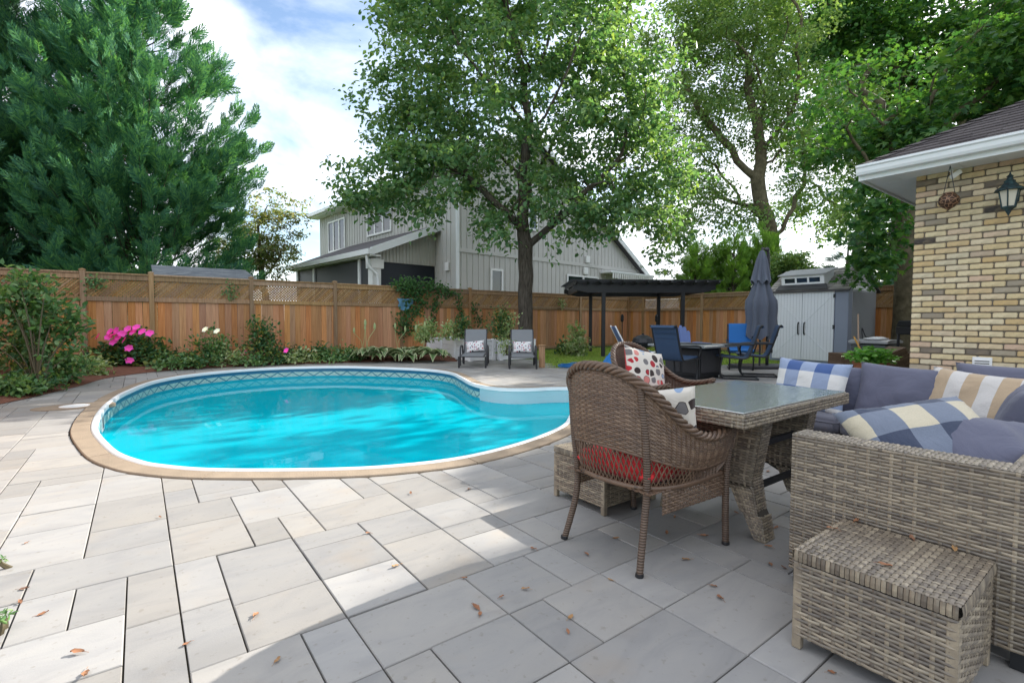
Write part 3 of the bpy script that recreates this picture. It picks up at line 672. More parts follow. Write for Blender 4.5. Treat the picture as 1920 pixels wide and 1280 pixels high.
# vent, lantern, camera (fixed to the wall: parts)
vc = PU(1842, 683, HU)
vp = MB(); vp.box(HU-.03, HU-.012, vc.y-.085, vc.y+.085, vc.z-.085, vc.z+.085)
vent = hb(vp, 'dryer_vent', MT['white'], bevel=.006)
for k in range(5): MB().box(HU-.042, HU-.030, vc.y-.065, vc.y+.065, vc.z+.052-k*.026-.008, vc.z+.052-k*.026+.004).build('louvre', MT['white'], vent)
for k in range(4): MB().box(HU-.033, HU-.0295, vc.y-.062, vc.y+.062, vc.z+.039-k*.026-.006, vc.z+.039-k*.026+.005).build('slot', MT['black'], vent)
# security camera
sc_ = PU(1792, 327, HU-.16)
cm = MB(); a = math.radians(35); cm.box(-.055, .055, -.03, .03, -.025, .025, Matrix.Translation(sc_) @ Matrix.Rotation(R(125), 4, 'Z') @ Matrix.Rotation(R(38), 4, 'Y'))
cmo = hb(cm, 'security_camera', MT['white'], bevel=.008, seg=2)
MB().lathe([(.022, 0), (.022, .02), (.015, .03)], (sc_.x+.04, sc_.y+.05, EZ-.20), 12).build('mount', MT['white'], cmo)
MB().tube([(sc_.x+.04, sc_.y+.05, EZ-.17), (sc_.x+.03, sc_.y+.04, sc_.z+.02)], .012, 6).build('bracket', MT['white'], cmo)
# wall lantern
t = NT('verdigris_metal'); MT['verdi'] = t.pbr(t.ramp(t.noise(18, 4), [(0.35, (0.020, 0.028, 0.032)), (0.6, (0.035, 0.075, 0.085)), (0.8, (0.08, 0.17, 0.17))]), 0.6, None, 0.4, 0.3)
t = NT('frosted_lantern_glass'); MT['lglass'] = t.pbr((0.62, 0.58, 0.48), 0.25, None, 0.5)
lp = PU(1892, 372, HU-.17)
lan = empty('wall_lantern', (lp.x, lp.y, lp.z), label='weathered blue-green coach lantern mounted on the brick wall', cat='lantern')
MB().lathe([(.055, -.09), (.085, .08), (.087, .085)], n=6).build('glass', MT['lglass'], lan)
for k in range(6):
    a = 2*math.pi*k/6; MB().tube([(.058*math.cos(a), .058*math.sin(a), -.095), (.09*math.cos(a), .09*math.sin(a), .085)], .0065, 6).build('glazing_bar', MT['verdi'], lan)
MB().lathe([(.125, .082), (.12, .095), (.075, .13), (.045, .175), (.05, .185), (.03, .20), (.022, .225), (.03, .235), (.012, .255), (.002, .285)], n=12).build('cap', MT['verdi'], lan, smooth=False)
MB().lathe([(.002, -.19), (.012, -.165), (.02, -.15), (.03, -.125), (.062, -.10), (.062, -.088)], n=12).build('finial', MT['verdi'], lan)
MB().box(.155, .172, -.06, .06, -.02, .16).build('back_plate', MT['verdi'], lan, bevel=.005); MB().tube([(.16, 0, .10), (.08, 0, .145), (.02, 0, .16)], .012, 8).build('arm', MT['verdi'], lan)
# hanging ball lantern
bp = PU(1779, 377, HU-.26)
t = NT('pierced_copper'); vo = t.n('ShaderNodeTexVoronoi', feature='DISTANCE_TO_EDGE'); vo.inputs['Scale'].default_value = 26; t.l(t.tc(), vo.inputs['Vector'])
MT['copper'] = t.pbr(t.mix(t.step(vo.outputs[0], .02, .10), (0.36, 0.20, 0.12), (0.06, 0.032, 0.02)), 0.5, t.bump(vo.outputs[0], .6, .01), 0.5, 0.4)
bl = empty('hanging_lantern', (bp.x, bp.y, bp.z), label='round pierced copper lantern hanging from the soffit beside the camera', cat='lantern')
MB().lathe([(.006, -.105), (.02, -.092), (.055, -.072), (.09, -.03), (.098, .01), (.088, .045), (.06, .075), (.052, .082), (.056, .092)], n=22).build('globe', MT['copper'], bl, smooth=True)
for s in (-1, 1): MB().tube([(0, s*.05, .085), (0, 0, EZ-.165-bp.z)], .004, 5).build('chain', MT['dark'], bl)
HS = 1.0
for o_ in (house, lan, bl):
    o_.scale = (HS, HS, HS); o_.location = (o_.location.x*HS, o_.location.y*HS, CAM_H+(o_.location.z-CAM_H)*HS)
# bench by the wall
bb = PU(1895, 700, 7.35)
bn = empty('wooden_bench', (7.38, .55, 0), label='narrow dark wooden bench against the brick wall behind the sofa', cat='bench')
MT['benchwood'] = wood('bench_wood', (0.10, 0.07, 0.04), (0.14, 0.10, 0.065), (0.06, 0.04, 0.025), grain=(30, 2, 30))
for k in range(3): MB().box(-.17+k*.115, -.065+k*.115, -.60, .60, bb.z-.03, bb.z).build('slat', MT['benchwood'], bn, bevel=.004)
for sx in (-1, 1):
    for sy in (-1, 1): MB().box(sx*.13-.025, sx*.13+.025, sy*.5-.025, sy*.5+.025, 0, bb.z-.032).build('leg', MT['black'], bn)

# ================================================================== NEIGHBOUR'S HOUSE
nh = empty('neighbour_house', (10.275, 17.393, 0), R(5.95), label='large two-storey greige board-and-batten house behind the back fence', cat='house')
MT['siding'] = simple('greige_siding', (0.54, 0.53, 0.505), 0.7, 0.06, 2, 0.25)
MT['batten'] = simple('greige_batten', (0.56, 0.55, 0.525), 0.7, 0.05, 2, 0.25)
MT['roofg'] = simple('grey_roof_shingles', (0.105, 0.10, 0.105), 0.9, 0.35, 12, 0.15, bump=0.5, bscale=40)
t = NT('window_glass'); MT['glass'] = t.pbr((0.02, 0.03, 0.035), 0.06, None, 0.8)
t = NT('dark_insect_screen'); MT['screen'] = t.pbr((0.016, 0.02, 0.03), 0.45, None, 0.35)
zr = lambda x: min(7.6+.45*max(0, x), 3.86+.61*(13.24-x))
gw = MB(); gw.extr([(0, 0, 0), (13.2, 0, 0), (13.2, 0, 3.88), (4.1, 0, 9.44), (0, 0, 7.6)], (0, .2, 0)); gable = gw.build('gable_wall', MT['siding'], nh)
lw = MB().box(0, .2, .2, 13.75, 0, 7.6).build('side_wall', MT['siding'], nh)
MB().box(0, 13, 13.6, 13.75, 0, 3.8).build('rear_wall', MT['siding'], nh)
x = .25
while x < 13.1:
    z1 = zr(x)-.05
    MB().box(x-.022, x+.022, -.028, -.001, .3, 3.84).build('batten', MT['batten'], gable)
    if z1 > 4.15: MB().box(x-.022, x+.022, -.028, -.001, 4.02, z1).build('batten', MT['batten'], gable)
    x += .30
MB().box(-.02, 13.2, -.045, -.002, 3.85, 4.01).build('belt_board', MT['batten'], gable)
MB().box(-.035, .10, -.05, -.003, 0, 7.6).build('corner_board', MT['trim'], nh)
y = .4
while y < 13.7:
    lo = 5.05 if 1.4 < y < 10.2 else .3
    MB().box(-.028, -.001, y-.022, y+.022, lo, 7.55).build('batten', MT['batten'], lw); y += .30
def nwin(name, plane, a0, a1, z0, z1, panes, parent):
    fr = MB(); fw = .09
    bx = (lambda m, p0, p1, q0, q1, d0, d1: m.box(p0, p1, -d1, -d0, q0, q1)) if plane == 'g' else (lambda m, p0, p1, q0, q1, d0, d1: m.box(-d1, -d0, p0, p1, q0, q1))
    bx(fr, a0, a1, z0, z0+fw, .03, .08); bx(fr, a0, a1, z1-fw, z1, .03, .08); bx(fr, a0, a0+fw, z0+fw, z1-fw, .03, .08); bx(fr, a1-fw, a1, z0+fw, z1-fw, .03, .08)
    st = (a1-a0)/panes
    for k in range(1, panes): bx(fr, a0+k*st-.06, a0+k*st+.06, z0+fw, z1-fw, .03, .075)
    w_ = fr.build('window', MT['white'], nh)
    for k in range(panes):
        m = MB(); bx(m, a0+k*st+.07, a0+(k+1)*st-.07, z0+fw, z1-fw, .031, .045); m.build('pane', MT['glass'], w_)
nwin('w', 'l', 10.15, 12.4, 4.95, 6.72, 3, nh); nwin('w', 'l', 5.1, 7.55, 5.3, 6.9, 3, nh)
nwin('w', 'g', 1.75, 2.46, 1.9, 3.30, 1, nh); nwin('w', 'g', 6.7, 9.25, .6, 3.38, 2, nh); nwin('w', 'g', 3.4, 4.6, 5.2, 6.9, 2, nh)
for (bx0, bz) in ((8.18, 3.62), (8.34, 4.22)): MB().box(bx0-.22, bx0+.12, -.13, -.03, bz-.18, bz+.18).build('wall_vent', MT['white'], nh, bevel=.02)
MB().box(-.12, -.03, .42, .68, 3.1, 3.45).build('wall_vent', MT['white'], nh, bevel=.02)
# main roof slabs
MB().extr([(-.5, -.35, 7.42), (4.1, -.35, 9.58), (4.1, -.35, 9.40), (-.5, -.35, 7.24)], (0, 14.5, 0)).build('roof', MT['roofg'], nh)
rr_ = MB().extr([(4.1, -.35, 9.58), (15.2, -.35, 2.81+.0), (15.2, -.35, 2.63), (4.1, -.35, 9.40)], (0, .0001, 0))
rf = MB().extr([(4.1, -.35, 9.58), (13.75, -.35, 3.69), (13.75, -.35, 3.53), (4.1, -.35, 9.40)], (0, 14.5, 0)).build('roof', MT['roofg'], nh)
MB().extr([(4.1, -.40, 9.62), (13.9, -.40, 3.64), (13.9, -.40, 3.36), (4.1, -.40, 9.32)], (0, .045, 0)).build('rake_board', MT['trim'], nh)
MB().extr([(-.55, -.40, 7.46), (4.1, -.40, 9.62), (4.1, -.40, 9.32), (-.55, -.40, 7.16)], (0, .045, 0)).build('rake_board', MT['trim'], nh)
MB().box(-.66, -.5, -.38, 14.1, 7.16, 7.34).build('gutter', MT['trim'], nh)
MB().box(-.5, 0, -.34, 14.0, 7.1, 7.16).build('soffit', MT['trim'], nh)
# right wing
MB().box(12.9, 17.2, 2.2, 9, 0, 3.6).build('wing_wall', MT['siding'], nh)
MB().extr([(12.6, 1.6, 3.72), (17.6, 1.6, 3.72), (17.6, 1.6, 3.55), (12.6, 1.6, 3.55)], (0, 0, .0)).build('wing_fascia', MT['trim'], nh) if False else None
MB().add([(12.2, 1.6, 3.75), (17.6, 1.6, 3.75), (14.8, 5.6, 6.6), (12.2, 5.6, 6.6), (12.2, 1.7, 3.60), (17.5, 1.7, 3.60)], [(0, 1, 2, 3), (4, 5, 1, 0)]).build('wing_roof', MT['roofg'], nh)
MB().box(13.3, 17.7, 1.48, 1.62, 3.58, 3.75).build('gutter', MT['trim'], nh)
# porch
ps = lambda x: 3.78+.42*(x+3.1)
MB().extr([(-3.15, 1.1, 3.76), (0, 1.1, 5.08), (0, 1.1, 4.93), (-3.15, 1.1, 3.61)], (0, 8.6, 0)).build('porch_roof', MT['roofg'], nh)
MB().extr([(-3.2, 1.02, 3.80), (0, 1.02, 5.12), (0, 1.02, 4.82), (-3.2, 1.02, 3.50)], (0, .07, 0)).build('rake_board', MT['trim'], nh)
MB().box(-3.32, -3.15, 1.0, 9.75, 3.55, 3.75).build('gutter', MT['trim'], nh)
MB().box(-3.15, -2.75, 1.1, 9.7, 3.50, 3.56).build('soffit', MT['trim'], nh)
pe = MB().extr([(-2.75, 1.47, 3.36), (-.03, 1.47, 3.36), (-.03, 1.47, 4.88), (-2.75, 1.47, 3.75)], (0, .12, 0)).build('porch_gable', MT['siding'], nh)
x = -2.6
while x < -.1: MB().box(x-.022, x+.022, 1.44, 1.469, 3.37, ps(x)-.12).build('batten', MT['batten'], pe); x += .15
MB().box(-2.95, -2.6, 1.38, 1.75, 0, 3.45).build('post', MT['white'], nh); MB().box(-3.02, -2.5, 1.33, 1.80, 3.08, 3.42).build('post_head', MT['white'], nh)
for yy in (2.6, 7.3, 9.4): MB().box(-2.93, -2.78, yy-.08, yy+.08, 0, 3.5).build('post', MT['trim'], nh)
MB().box(-2.6, -.03, 1.52, 1.56, 0, 3.36).build('screen_panel', MT['screen'], nh)
for a, b in ((1.78, 2.52), (2.68, 7.22), (7.38, 9.32)): MB().box(-2.86, -2.82, a, b, 1.0, 3.5).build('screen_panel', MT['screen'], nh)
MB().box(-2.9, -.0, 9.5, 9.6, 0, 3.7).build('porch_end', MT['siding'], nh)
MB().tube(catmull([(-3.2, 1.35, 3.55), (-3.15, 1.33, 3.15), (-2.9, 1.3, 2.9), (-2.78, 1.28, 2.6), (-2.78, 1.28, 1.0)], 5), .06, 8).build('downspout', MT['trim'], nh, smooth=True)
# awning cassette above the patio door
aw = MB().box(9.4, 13.6, -.75, -.03, 3.58, 3.70); awn = aw.build('awning', MT['trim'], nh, bevel=.02)
for k in range(20): MB().box(9.5+k*.2, 9.62+k*.2, -.78, -.755, 3.30, 3.57).build('valance', MT['white'], awn)
# grey ribbed metal shed just over the fence
A_ = PV(286, 505, 16.6); B_ = PV(478, 512, 16.6)
ms_ = empty('garden_shed', ((A_.x+B_.x)/2, 16.6, 0), label='low shed with ribbed grey metal roof peeking over the cedar fence', cat='shed')
hw = (B_.x-A_.x)/2; zt_ = A_.z
t = NT('galvanised_roof'); MT['galv'] = t.pbr(t.ramp(t.noise(3, 4, sc=(1, 6, 1)), [(0.3, (0.20, 0.22, 0.25)), (0.7, (0.36, 0.38, 0.40))]), 0.5, None, 0.4, 0.3)
MB().box(-hw+.15, hw-.15, .0, 1.6, 0, zt_-.12).build('wall', simple('shed_wall', (0.22, 0.21, 0.20), 0.7), ms_)
for k in range(8):
    y0 = -.3+k*.26; z0 = zt_-.16+k*.055; MB().box(-hw, hw, y0, y0+.275, z0, z0+.028, ).build('roof_panel', MT['galv'], ms_)
# ================================================================== WOVEN FURNITURE
def rattan(name, cols, rough=0.45, spec=0.45):
    t = NT(name); k = len(cols); r_ = t.math('FRACT', t.math('ADD', t.irand(), t.math('MULTIPLY', t.noise(7, 3), 1.1)))
    c = t.ramp(r_, [(i/(k-1), x) for i, x in enumerate(cols)])
    fib = t.noise(1, 3, vec=t.map(t.tc(), (300, 300, 300)))
    return t.pbr(t.hsv(c, t.math('ADD', t.math('MULTIPLY', fib, .4), .8)), rough, None, spec)
MT['rat'] = rattan('grey_tan_rattan', [(0.27, 0.218, 0.155), (0.165, 0.134, 0.102), (0.345, 0.285, 0.205), (0.115, 0.092, 0.072), (0.245, 0.205, 0.155)], 0.36, 0.55)
MT['wick'] = rattan('brown_wicker', [(0.150, 0.092, 0.058), (0.105, 0.064, 0.042), (0.205, 0.135, 0.088), (0.082, 0.052, 0.036)], 0.4, 0.5)
t = NT('wrapped_wicker'); sx_ = t.n('ShaderNodeSeparateXYZ'); t.l(t.tc(), sx_.inputs[0]); wv = t.math('SINE', t.math('MULTIPLY', sx_.outputs[2], 560.0))
MT['wrap'] = t.pbr(t.mix(t.step(wv, -.9, .2), (0.055, 0.036, 0.026), t.ramp(t.noise(20, 3), [(.3, (0.115, 0.075, 0.052)), (.7, (0.17, 0.115, 0.08))])), 0.42, t.bump(wv, .5, .004), 0.45)
MT['ratback'] = simple('rattan_shadow_core', (0.055, 0.047, 0.038), 0.9, 0.1)  # dark fill painted in for the shade inside the hollow weave
def ribbon(V, F, pts, wid, up):                 # pts list of Vector, wid vector list (half width), up normal list: convex strip
    b = len(V); n = len(pts)
    for p, w_, nn in zip(pts, wid, up): V += [p-w_-nn*.35, p+nn*.65, p+w_-nn*.35]
    for i in range(n-1):
        a = b+i*3; F += [(a, a+1, a+4, a+3), (a+1, a+2, a+5, a+4)]
def weave(mb, S, nr, nc, wr, wc, amp, th, a0=0., a1=1., b0=0., b1=1., jitter=.0, cols=True, rseed=0):
    V = []; F = []; rj = random.Random(rseed)
    da, db = 1e-3, 1e-3
    def fr(a, b):
        p = S(a, b); ta = S(min(1, a+da), b)-S(max(0, a-da), b); tb = S(a, min(1, b+db))-S(a, max(0, b-db)); n = ta.cross(tb)
        return p, ta.normalized(), tb.normalized(), (n.normalized() if n.length > 0 else Vector((0, 0, 1)))
    for r in range(nr):
        b = b0+(b1-b0)*(r+.5)/nr; pts = []; wd = []; up = []
        for k in range(2*nc+1):
            a = a0+(a1-a0)*k/(2*nc); p, ta, tb, n = fr(a, b)
            s = 0 if k % 2 == 0 else (1 if (r+k//2) % 2 == 0 else -1)
            pts.append(p+n*(amp*s+th*.2)+tb*(rj.uniform(-1, 1)*jitter)); wd.append(tb*wr); up.append(n*th)
        ribbon(V, F, pts, wd, up)
    if cols:
        for c_ in range(nc):
            a = a0+(a1-a0)*(c_+.5)/nc; pts = []; wd = []; up = []
            for k in range(2*nr+1):
                b = b0+(b1-b0)*k/(2*nr); p, ta, tb, n = fr(a, b)
                s = 0 if k % 2 == 0 else (-1 if (k//2+c_) % 2 == 0 else 1)
                pts.append(p+n*(amp*s*.6)); wd.append(ta*wc); up.append(n*th*.8)
            ribbon(V, F, pts, wd, up)
    mb.v += [tuple(x) for x in []]; n0 = len(mb.v); mb.v += [tuple(p) for p in V]; mb.f += [tuple(i+n0 for i in f) for f in F]
def wrect(mb, o, ea, eb, rp_=.0125, cp=.036, seed=0):   # woven rectangle, normal = ea x eb
    o = Vector(o); ea = Vector(ea); eb = Vector(eb)
    weave(mb, lambda a, b: o+ea*a+eb*b, max(2, round(eb.length/rp_)), max(2, round(ea.length/cp)), eb.length/max(2, round(eb.length/rp_))*.44, .0058, .0024, .0022, rseed=seed)
def wbox(mb, core, x0, x1, y0, y1, z0, z1, faces='xXyYZ', rp_=.0125, cp=.036, seed=0, trp=.017, tcp=.02):
    core.box(x0+.006, x1-.006, y0+.006, y1-.006, z0+.004, z1-.006)
    if 'x' in faces: wrect(mb, (x0, y1, z0), (0, y0-y1, 0), (0, 0, z1-z0), rp_, cp, seed)
    if 'X' in faces: wrect(mb, (x1, y0, z0), (0, y1-y0, 0), (0, 0, z1-z0), rp_, cp, seed)
    if 'y' in faces: wrect(mb, (x0, y0, z0), (x1-x0, 0, 0), (0, 0, z1-z0), rp_, cp, seed)
    if 'Y' in faces: wrect(mb, (x1, y1, z0), (x0-x1, 0, 0), (0, 0, z1-z0), rp_, cp, seed)
    if 'Z' in faces: wrect(mb, (x0, y0, z1), (x1-x0, 0, 0), (0, y1-y0, 0), trp, tcp, seed)
# ---- sectional sofa
sofa = empty('sectional_sofa', (3.5, .9, 0), label='L-shaped grey-tan rattan sectional sofa beside the glass table', cat='sofa')
so = Matrix.Translation((-3.5, -.9, 0))
def sbuild(mb, nm, mat, kind=None, **k):
    o = mb.build(nm, mat, sofa, fix=False, kind=kind, **k); o.matrix_basis = so; return o
def wpart(nm, *a, **k):
    mb, co = MB(), MB(); wbox(mb, co, *a, **k); o = sbuild(mb, nm, MT['rat'], kind='stuff'); c_ = co.build('core', MT['ratback'], o); return o
wpart('end_arm', 2.18, 2.31, .18, .94, .06, .63, faces='xXYZ')
wpart('backrest', 2.31, 4.90, .18, .30, .06, .63, faces='YZ', rp_=.02, cp=.05)
wpart('backrest', 4.78, 4.90, .30, 2.10, .06, .63, faces='xZ', rp_=.02, cp=.05)
wpart('far_arm', 4.13, 4.78, 1.98, 2.10, .06, .50, faces='xyYZ', rp_=.016, cp=.04)
wpart('seat_base', 2.31, 4.13, .30, .92, .06, .235, faces='Y', rp_=.016, cp=.04)
wpart('seat_base', 4.13, 4.78, .30, 1.98, .06, .235, faces='x', rp_=.016, cp=.04)
for (x, y) in ((2.215, .905), (2.215, .25), (4.85, .24), (4.85, 2.06), (4.17, 2.06), (4.16, .9)): sbuild(MB().box(x-.022, x+.022, y-.022, y+.022, 0, .062), 'leg', MT['black'])
# ---- cushions
def cloth(name, base, wr=1.0, rough=0.85):
    t = NT(name); fold = t.noise(6, 4, .6, dist=1.5); fine = t.noise(420, 2)
    return t.pbr(base if not callable(base) else base(t), rough, t.bump(t.math('ADD', t.math('MULTIPLY', fold, 1.0), t.math('MULTIPLY', fine, .03)), .35*wr, .03), 0.25, sheen=.15)
MT['grey'] = cloth('grey_polyester', (0.115, 0.118, 0.165)); MT['greydk'] = cloth('grey_seat_polyester', (0.105, 0.105, 0.13))
MT['red'] = cloth('red_canvas', (0.58, 0.028, 0.034))
def plaid(nx, ny, cA, cB, cC, ox=.0, oy=.0, ax=(0, 1)):
    def f(t):
        s = t.n('ShaderNodeSeparateXYZ'); t.l(t.tc('Generated'), s.inputs[0])
        q = [t.math('FLOOR', t.math('MODULO', t.math('ADD', t.math('MULTIPLY', s.outputs[ax[0]], nx), 10+ox), 2.0)), t.math('FLOOR', t.math('MODULO', t.math('ADD', t.math('MULTIPLY', s.outputs[ax[1]], ny), 10+oy), 2.0))]
        su = t.math('MULTIPLY', t.math('ADD', q[0], q[1]), .5)
        c = t.ramp(su, [(0, cA), (.25, cB), (.75, cC)], True)
        return t.hsv(c, t.math('ADD', t.math('MULTIPLY', t.noise(260, 2), .35), .83))
    return f
MT['plaidblue'] = cloth('blue_check_cotton', plaid(5, 3.2, (0.66, 0.65, 0.62), (0.27, 0.33, 0.46), (0.06, 0.11, 0.27), .0, .6))
MT['plaidnavy'] = cloth('navy_cream_check_cotton', plaid(4.6, 3.2, (0.52, 0.46, 0.34), (0.16, 0.185, 0.24), (0.05, 0.062, 0.10), .4, .3))
MT['stripe'] = cloth('beige_striped_cotton', plaid(6.4, .6, (0.56, 0.53, 0.50), (0.44, 0.33, 0.22), (0.44, 0.33, 0.22), .3, .0))
def retro(t):
    s = t.map(t.tc('Generated'), (6.4, 6.4, .01)); v1 = t.n('ShaderNodeTexVoronoi', feature='F1'); v1.inputs['Scale'].default_value = 1; v1.inputs['Randomness'].default_value = .55; t.l(s, v1.inputs['Vector'])
    v2 = t.n('ShaderNodeTexVoronoi', feature='DISTANCE_TO_EDGE'); v2.inputs['Scale'].default_value = 1; v2.inputs['Randomness'].default_value = .55; t.l(s, v2.inputs['Vector'])
    sp = t.n('ShaderNodeSeparateColor'); t.l(v1.outputs['Color'], sp.inputs[0])
    c1 = t.ramp(sp.outputs[0], [(0, (0.45, 0.03, 0.035)), (.22, (0.035, 0.022, 0.02)), (.42, (0.55, 0.20, 0.17)), (.58, (0.24, 0.33, 0.48)), (.72, (0.16, 0.15, 0.15)), (.84, (0.60, 0.55, 0.47)), (.92, (0.36, 0.02, 0.03))], True)
    c2 = t.ramp(sp.outputs[1], [(0, (0.03, 0.02, 0.02)), (.5, (0.60, 0.56, 0.50))], True)
    rnd = t.math('LESS_THAN', v1.outputs['Distance'], .50)
    c = t.mix(t.math('MULTIPLY', t.math('GREATER_THAN', v2.outputs[0], .07), rnd), (0.62, 0.57, 0.50), c2)
    return t.mix(t.math('MULTIPLY', t.math('GREATER_THAN', v2.outputs[0], .105), t.math('LESS_THAN', v1.outputs['Distance'], .455)), c, c1)
MT['retro'] = cloth('retro_pebble_print', retro, .6)
MT['peach'] = cloth('peach_lining', (0.48, 0.20, 0.14))
def small_retro(t):
    s = t.map(t.tc('Generated'), (9, 6, .01)); v1 = t.n('ShaderNodeTexVoronoi'); v1.inputs['Scale'].default_value = 1; v1.inputs['Randomness'].default_value = .5; t.l(s, v1.inputs['Vector'])
    sp = t.n('ShaderNodeSeparateColor'); t.l(v1.outputs['Color'], sp.inputs[0])
    c1 = t.ramp(sp.outputs[0], [(0, (0.40, 0.03, 0.05)), (.25, (0.03, 0.025, 0.03)), (.5, (0.10, 0.13, 0.22)), (.7, (0.40, 0.06, 0.12)), (.85, (0.35, 0.36, 0.40))], True)
    return t.mix(t.math('LESS_THAN', v1.outputs['Distance'], .36), (0.72, 0.71, 0.70), c1)
MT['retro2'] = cloth('small_pebble_print', small_retro, .5)
def pillow_mesh(w, h, th, mat, seed=0, ex=.42, pinch=.07, wr=.012, n=22, corner=.0, back=None):
    V = []; F = []; o3 = Vector((seed*3.1, seed*1.7, 0))
    for side in (1, -1):
        for i in range(n+1):
            for j in range(n+1):
                a = -1+2*i/n; b = -1+2*j/n
                e = max(0., (1-a**2)*(1-b**2))**ex
                x = a*w/2*(1-pinch*(1-b*b)); y = b*h/2*(1-pinch*(1-a*a))
                p = Vector((x, y, 0)); nz_ = mnoise.noise(p*5+o3)*1.3+mnoise.noise(p*12+o3)*.6
                # radial seam puckers
                pk = math.sin((a*9 if abs(b) > abs(a) else b*9)*3.1+seed)*max(0, max(abs(a), abs(b))-.55)*.9
                z = side*th/2*e + wr*nz_*(1 if side > 0 else -.6)*(e**.5) + side*wr*.35*pk*(1 if e > 0 else 0)
                z += corner*max(0, a*b)
                V.append((x, y, z))
        b0 = len(V)-(n+1)**2
        for i in range(n):
            for j in range(n):
                q = (b0+i*(n+1)+j, b0+(i+1)*(n+1)+j, b0+(i+1)*(n+1)+j+1, b0+i*(n+1)+j+1); F.append(q if side > 0 else q[::-1])
    me = bpy.data.meshes.new('pillow'); me.from_pydata(V, [], F); bm = bmesh.new(); bm.from_mesh(me); bmesh.ops.remove_doubles(bm, verts=bm.verts, dist=1e-5); bm.to_mesh(me); bm.free()
    me.polygons.foreach_set('use_smooth', [True]*len(me.polygons)); me.materials.append(mat)
    if back:
        me.materials.append(back)
        for p in me.polygons:
            if p.center.z < 0 and p.normal.z < 0: p.material_index = 1
    return me
def frame(x, y, z=None, o=(0, 0, 0)):             # matrix from x axis and y axis directions
    x = Vector(x).normalized(); y = Vector(y); z = x.cross(y).normalized(); y = z.cross(x).normalized()
    return Matrix(((x.x, y.x, z.x, o[0]), (x.y, y.y, z.y, o[1]), (x.z, y.z, z.z, o[2]), (0, 0, 0, 1)))
def pillow(name, size, mat, M, label, cat='pillow', group=None, **k):
    o = link(name, pillow_mesh(*size, mat, **k)); o.matrix_world = M; o.matrix_basis = M; tag(o, label, cat, group); return o
def boxcushion(name, x0, x1, y0, y1, z0, z1, mat, label, seed=0, group=None):
    w_, h_, t_ = x1-x0, y1-y0, z1-z0; n = 14; o3 = Vector((seed*2.3, 1.1*seed, 0)); V = []; F = []
    mb = MB(); rad = .03
    me = MB().box(-w_/2, w_/2, -h_/2, h_/2, -t_/2, t_/2).mesh(name, mat, bevel=rad, seg=3)
    bm = bmesh.new(); bm.from_mesh(me); bmesh.ops.subdivide_edges(bm, edges=[e for e in bm.edges if e.calc_length() > .12], cuts=7, use_grid_fill=True)
    for v in bm.verts:
        a, b = v.co.x/(w_/2), v.co.y/(h_/2); puff = max(0, (1-a*a))*max(0, 1-b*b); s = 1 if v.co.z > 0 else -1
        v.co.z += (s > 0)*.018*puff**.5 + .006*mnoise.noise(v.co*7+o3)
        v.co.x += .006*mnoise.noise(v.co*6+o3); v.co.y += .006*mnoise.noise(v.co*6-o3)
    bm.to_mesh(me); bm.free(); me.polygons.foreach_set('use_smooth', [True]*len(me.polygons))
    o = link(name, me); o.location = ((x0+x1)/2, (y0+y1)/2, (z0+z1)/2); tag(o, label, 'cushion', group)
    # piping as a part
    pp = [(-w_/2+.004, -h_/2+.03, t_/2-.022), (-w_/2+.004, h_/2-.03, t_/2-.022), (-w_/2+.03, h_/2-.004, t_/2-.022), (w_/2-.03, h_/2-.004, t_/2-.022), (w_/2-.004, h_/2-.03, t_/2-.022), (w_/2-.004, -h_/2+.03, t_/2-.022), (w_/2-.03, -h_/2+.004, t_/2-.022), (-w_/2+.03, -h_/2+.004, t_/2-.022)]
    MB().tube(pp, .005, 6, closed=True).build('piping', mat, o, smooth=True); return o
ZS = .238
boxcushion('seat_cushion', 4.10, 4.77, 1.46, 1.97, ZS, .365, MT['greydk'], 'charcoal-grey seat cushion under the blue plaid pillow', 1)
boxcushion('seat_cushion', 4.10, 4.77, .945, 1.452, ZS, .365, MT['greydk'], 'charcoal-grey seat cushion below the grey back cushions facing the table', 2)
boxcushion('seat_cushion', 4.10, 4.77, .31, .937, ZS, .365, MT['greydk'], 'charcoal-grey seat cushion in the corner of the sectional', 3)
boxcushion('seat_cushion', 3.22, 4.092, .31, .93, ZS, .365, MT['greydk'], 'charcoal-grey seat cushion next to the corner on the short run', 4)
boxcushion('seat_cushion', 2.32, 3.212, .31, .93, ZS, .365, MT['greydk'], 'charcoal-grey seat cushion beside the woven end arm', 5)
def stand(px, py, u, tilt=18, turn=0, roll=0):      # pillow leaning on the far back (faces -u), survey centre on plane u
    p = PU(px, py, u); a = R(turn)
    y = Vector((math.sin(R(tilt)), 0, math.cos(R(tilt)))); x = Vector((0, -1, 0))
    Mr = Matrix.Rotation(a, 4, 'Z'); M = frame(Mr @ x, Mr @ y, o=p)
    return M @ Matrix.Rotation(R(roll), 4, 'Z')
pillow('throw_pillow', (.60, .42, .17), MT['plaidblue'], stand(1517, 722, 4.42, 14, -8, -2), 'blue and white plaid pillow at the far end of the sectional', seed=1, n=26)
pillow('back_cushion', (.52, .44, .20), MT['grey'], stand(1618, 738, 4.60, 12, 6), 'plain grey back cushion tucked behind the blue plaid pillow', 'cushion', seed=2, ex=.3)
pillow('back_cushion', (.62, .46, .21), MT['grey'], stand(1693, 742, 4.52, 16, -3, -2), 'plump grey back cushion between the plaid and striped pillows', 'cushion', seed=3, ex=.3, wr=.016)
pillow('throw_pillow', (.56, .44, .17), MT['stripe'], stand(1822, 756, 4.42, 20, -14, -4), 'beige and white striped pillow in the sofa corner', seed=4, wr=.016)
pillow('back_cushion', (.62, .46, .20), MT['grey'], stand(1900, 748, 4.68, 10, 0), 'grey back cushion behind the striped pillow', 'cushion', seed=5, ex=.3)
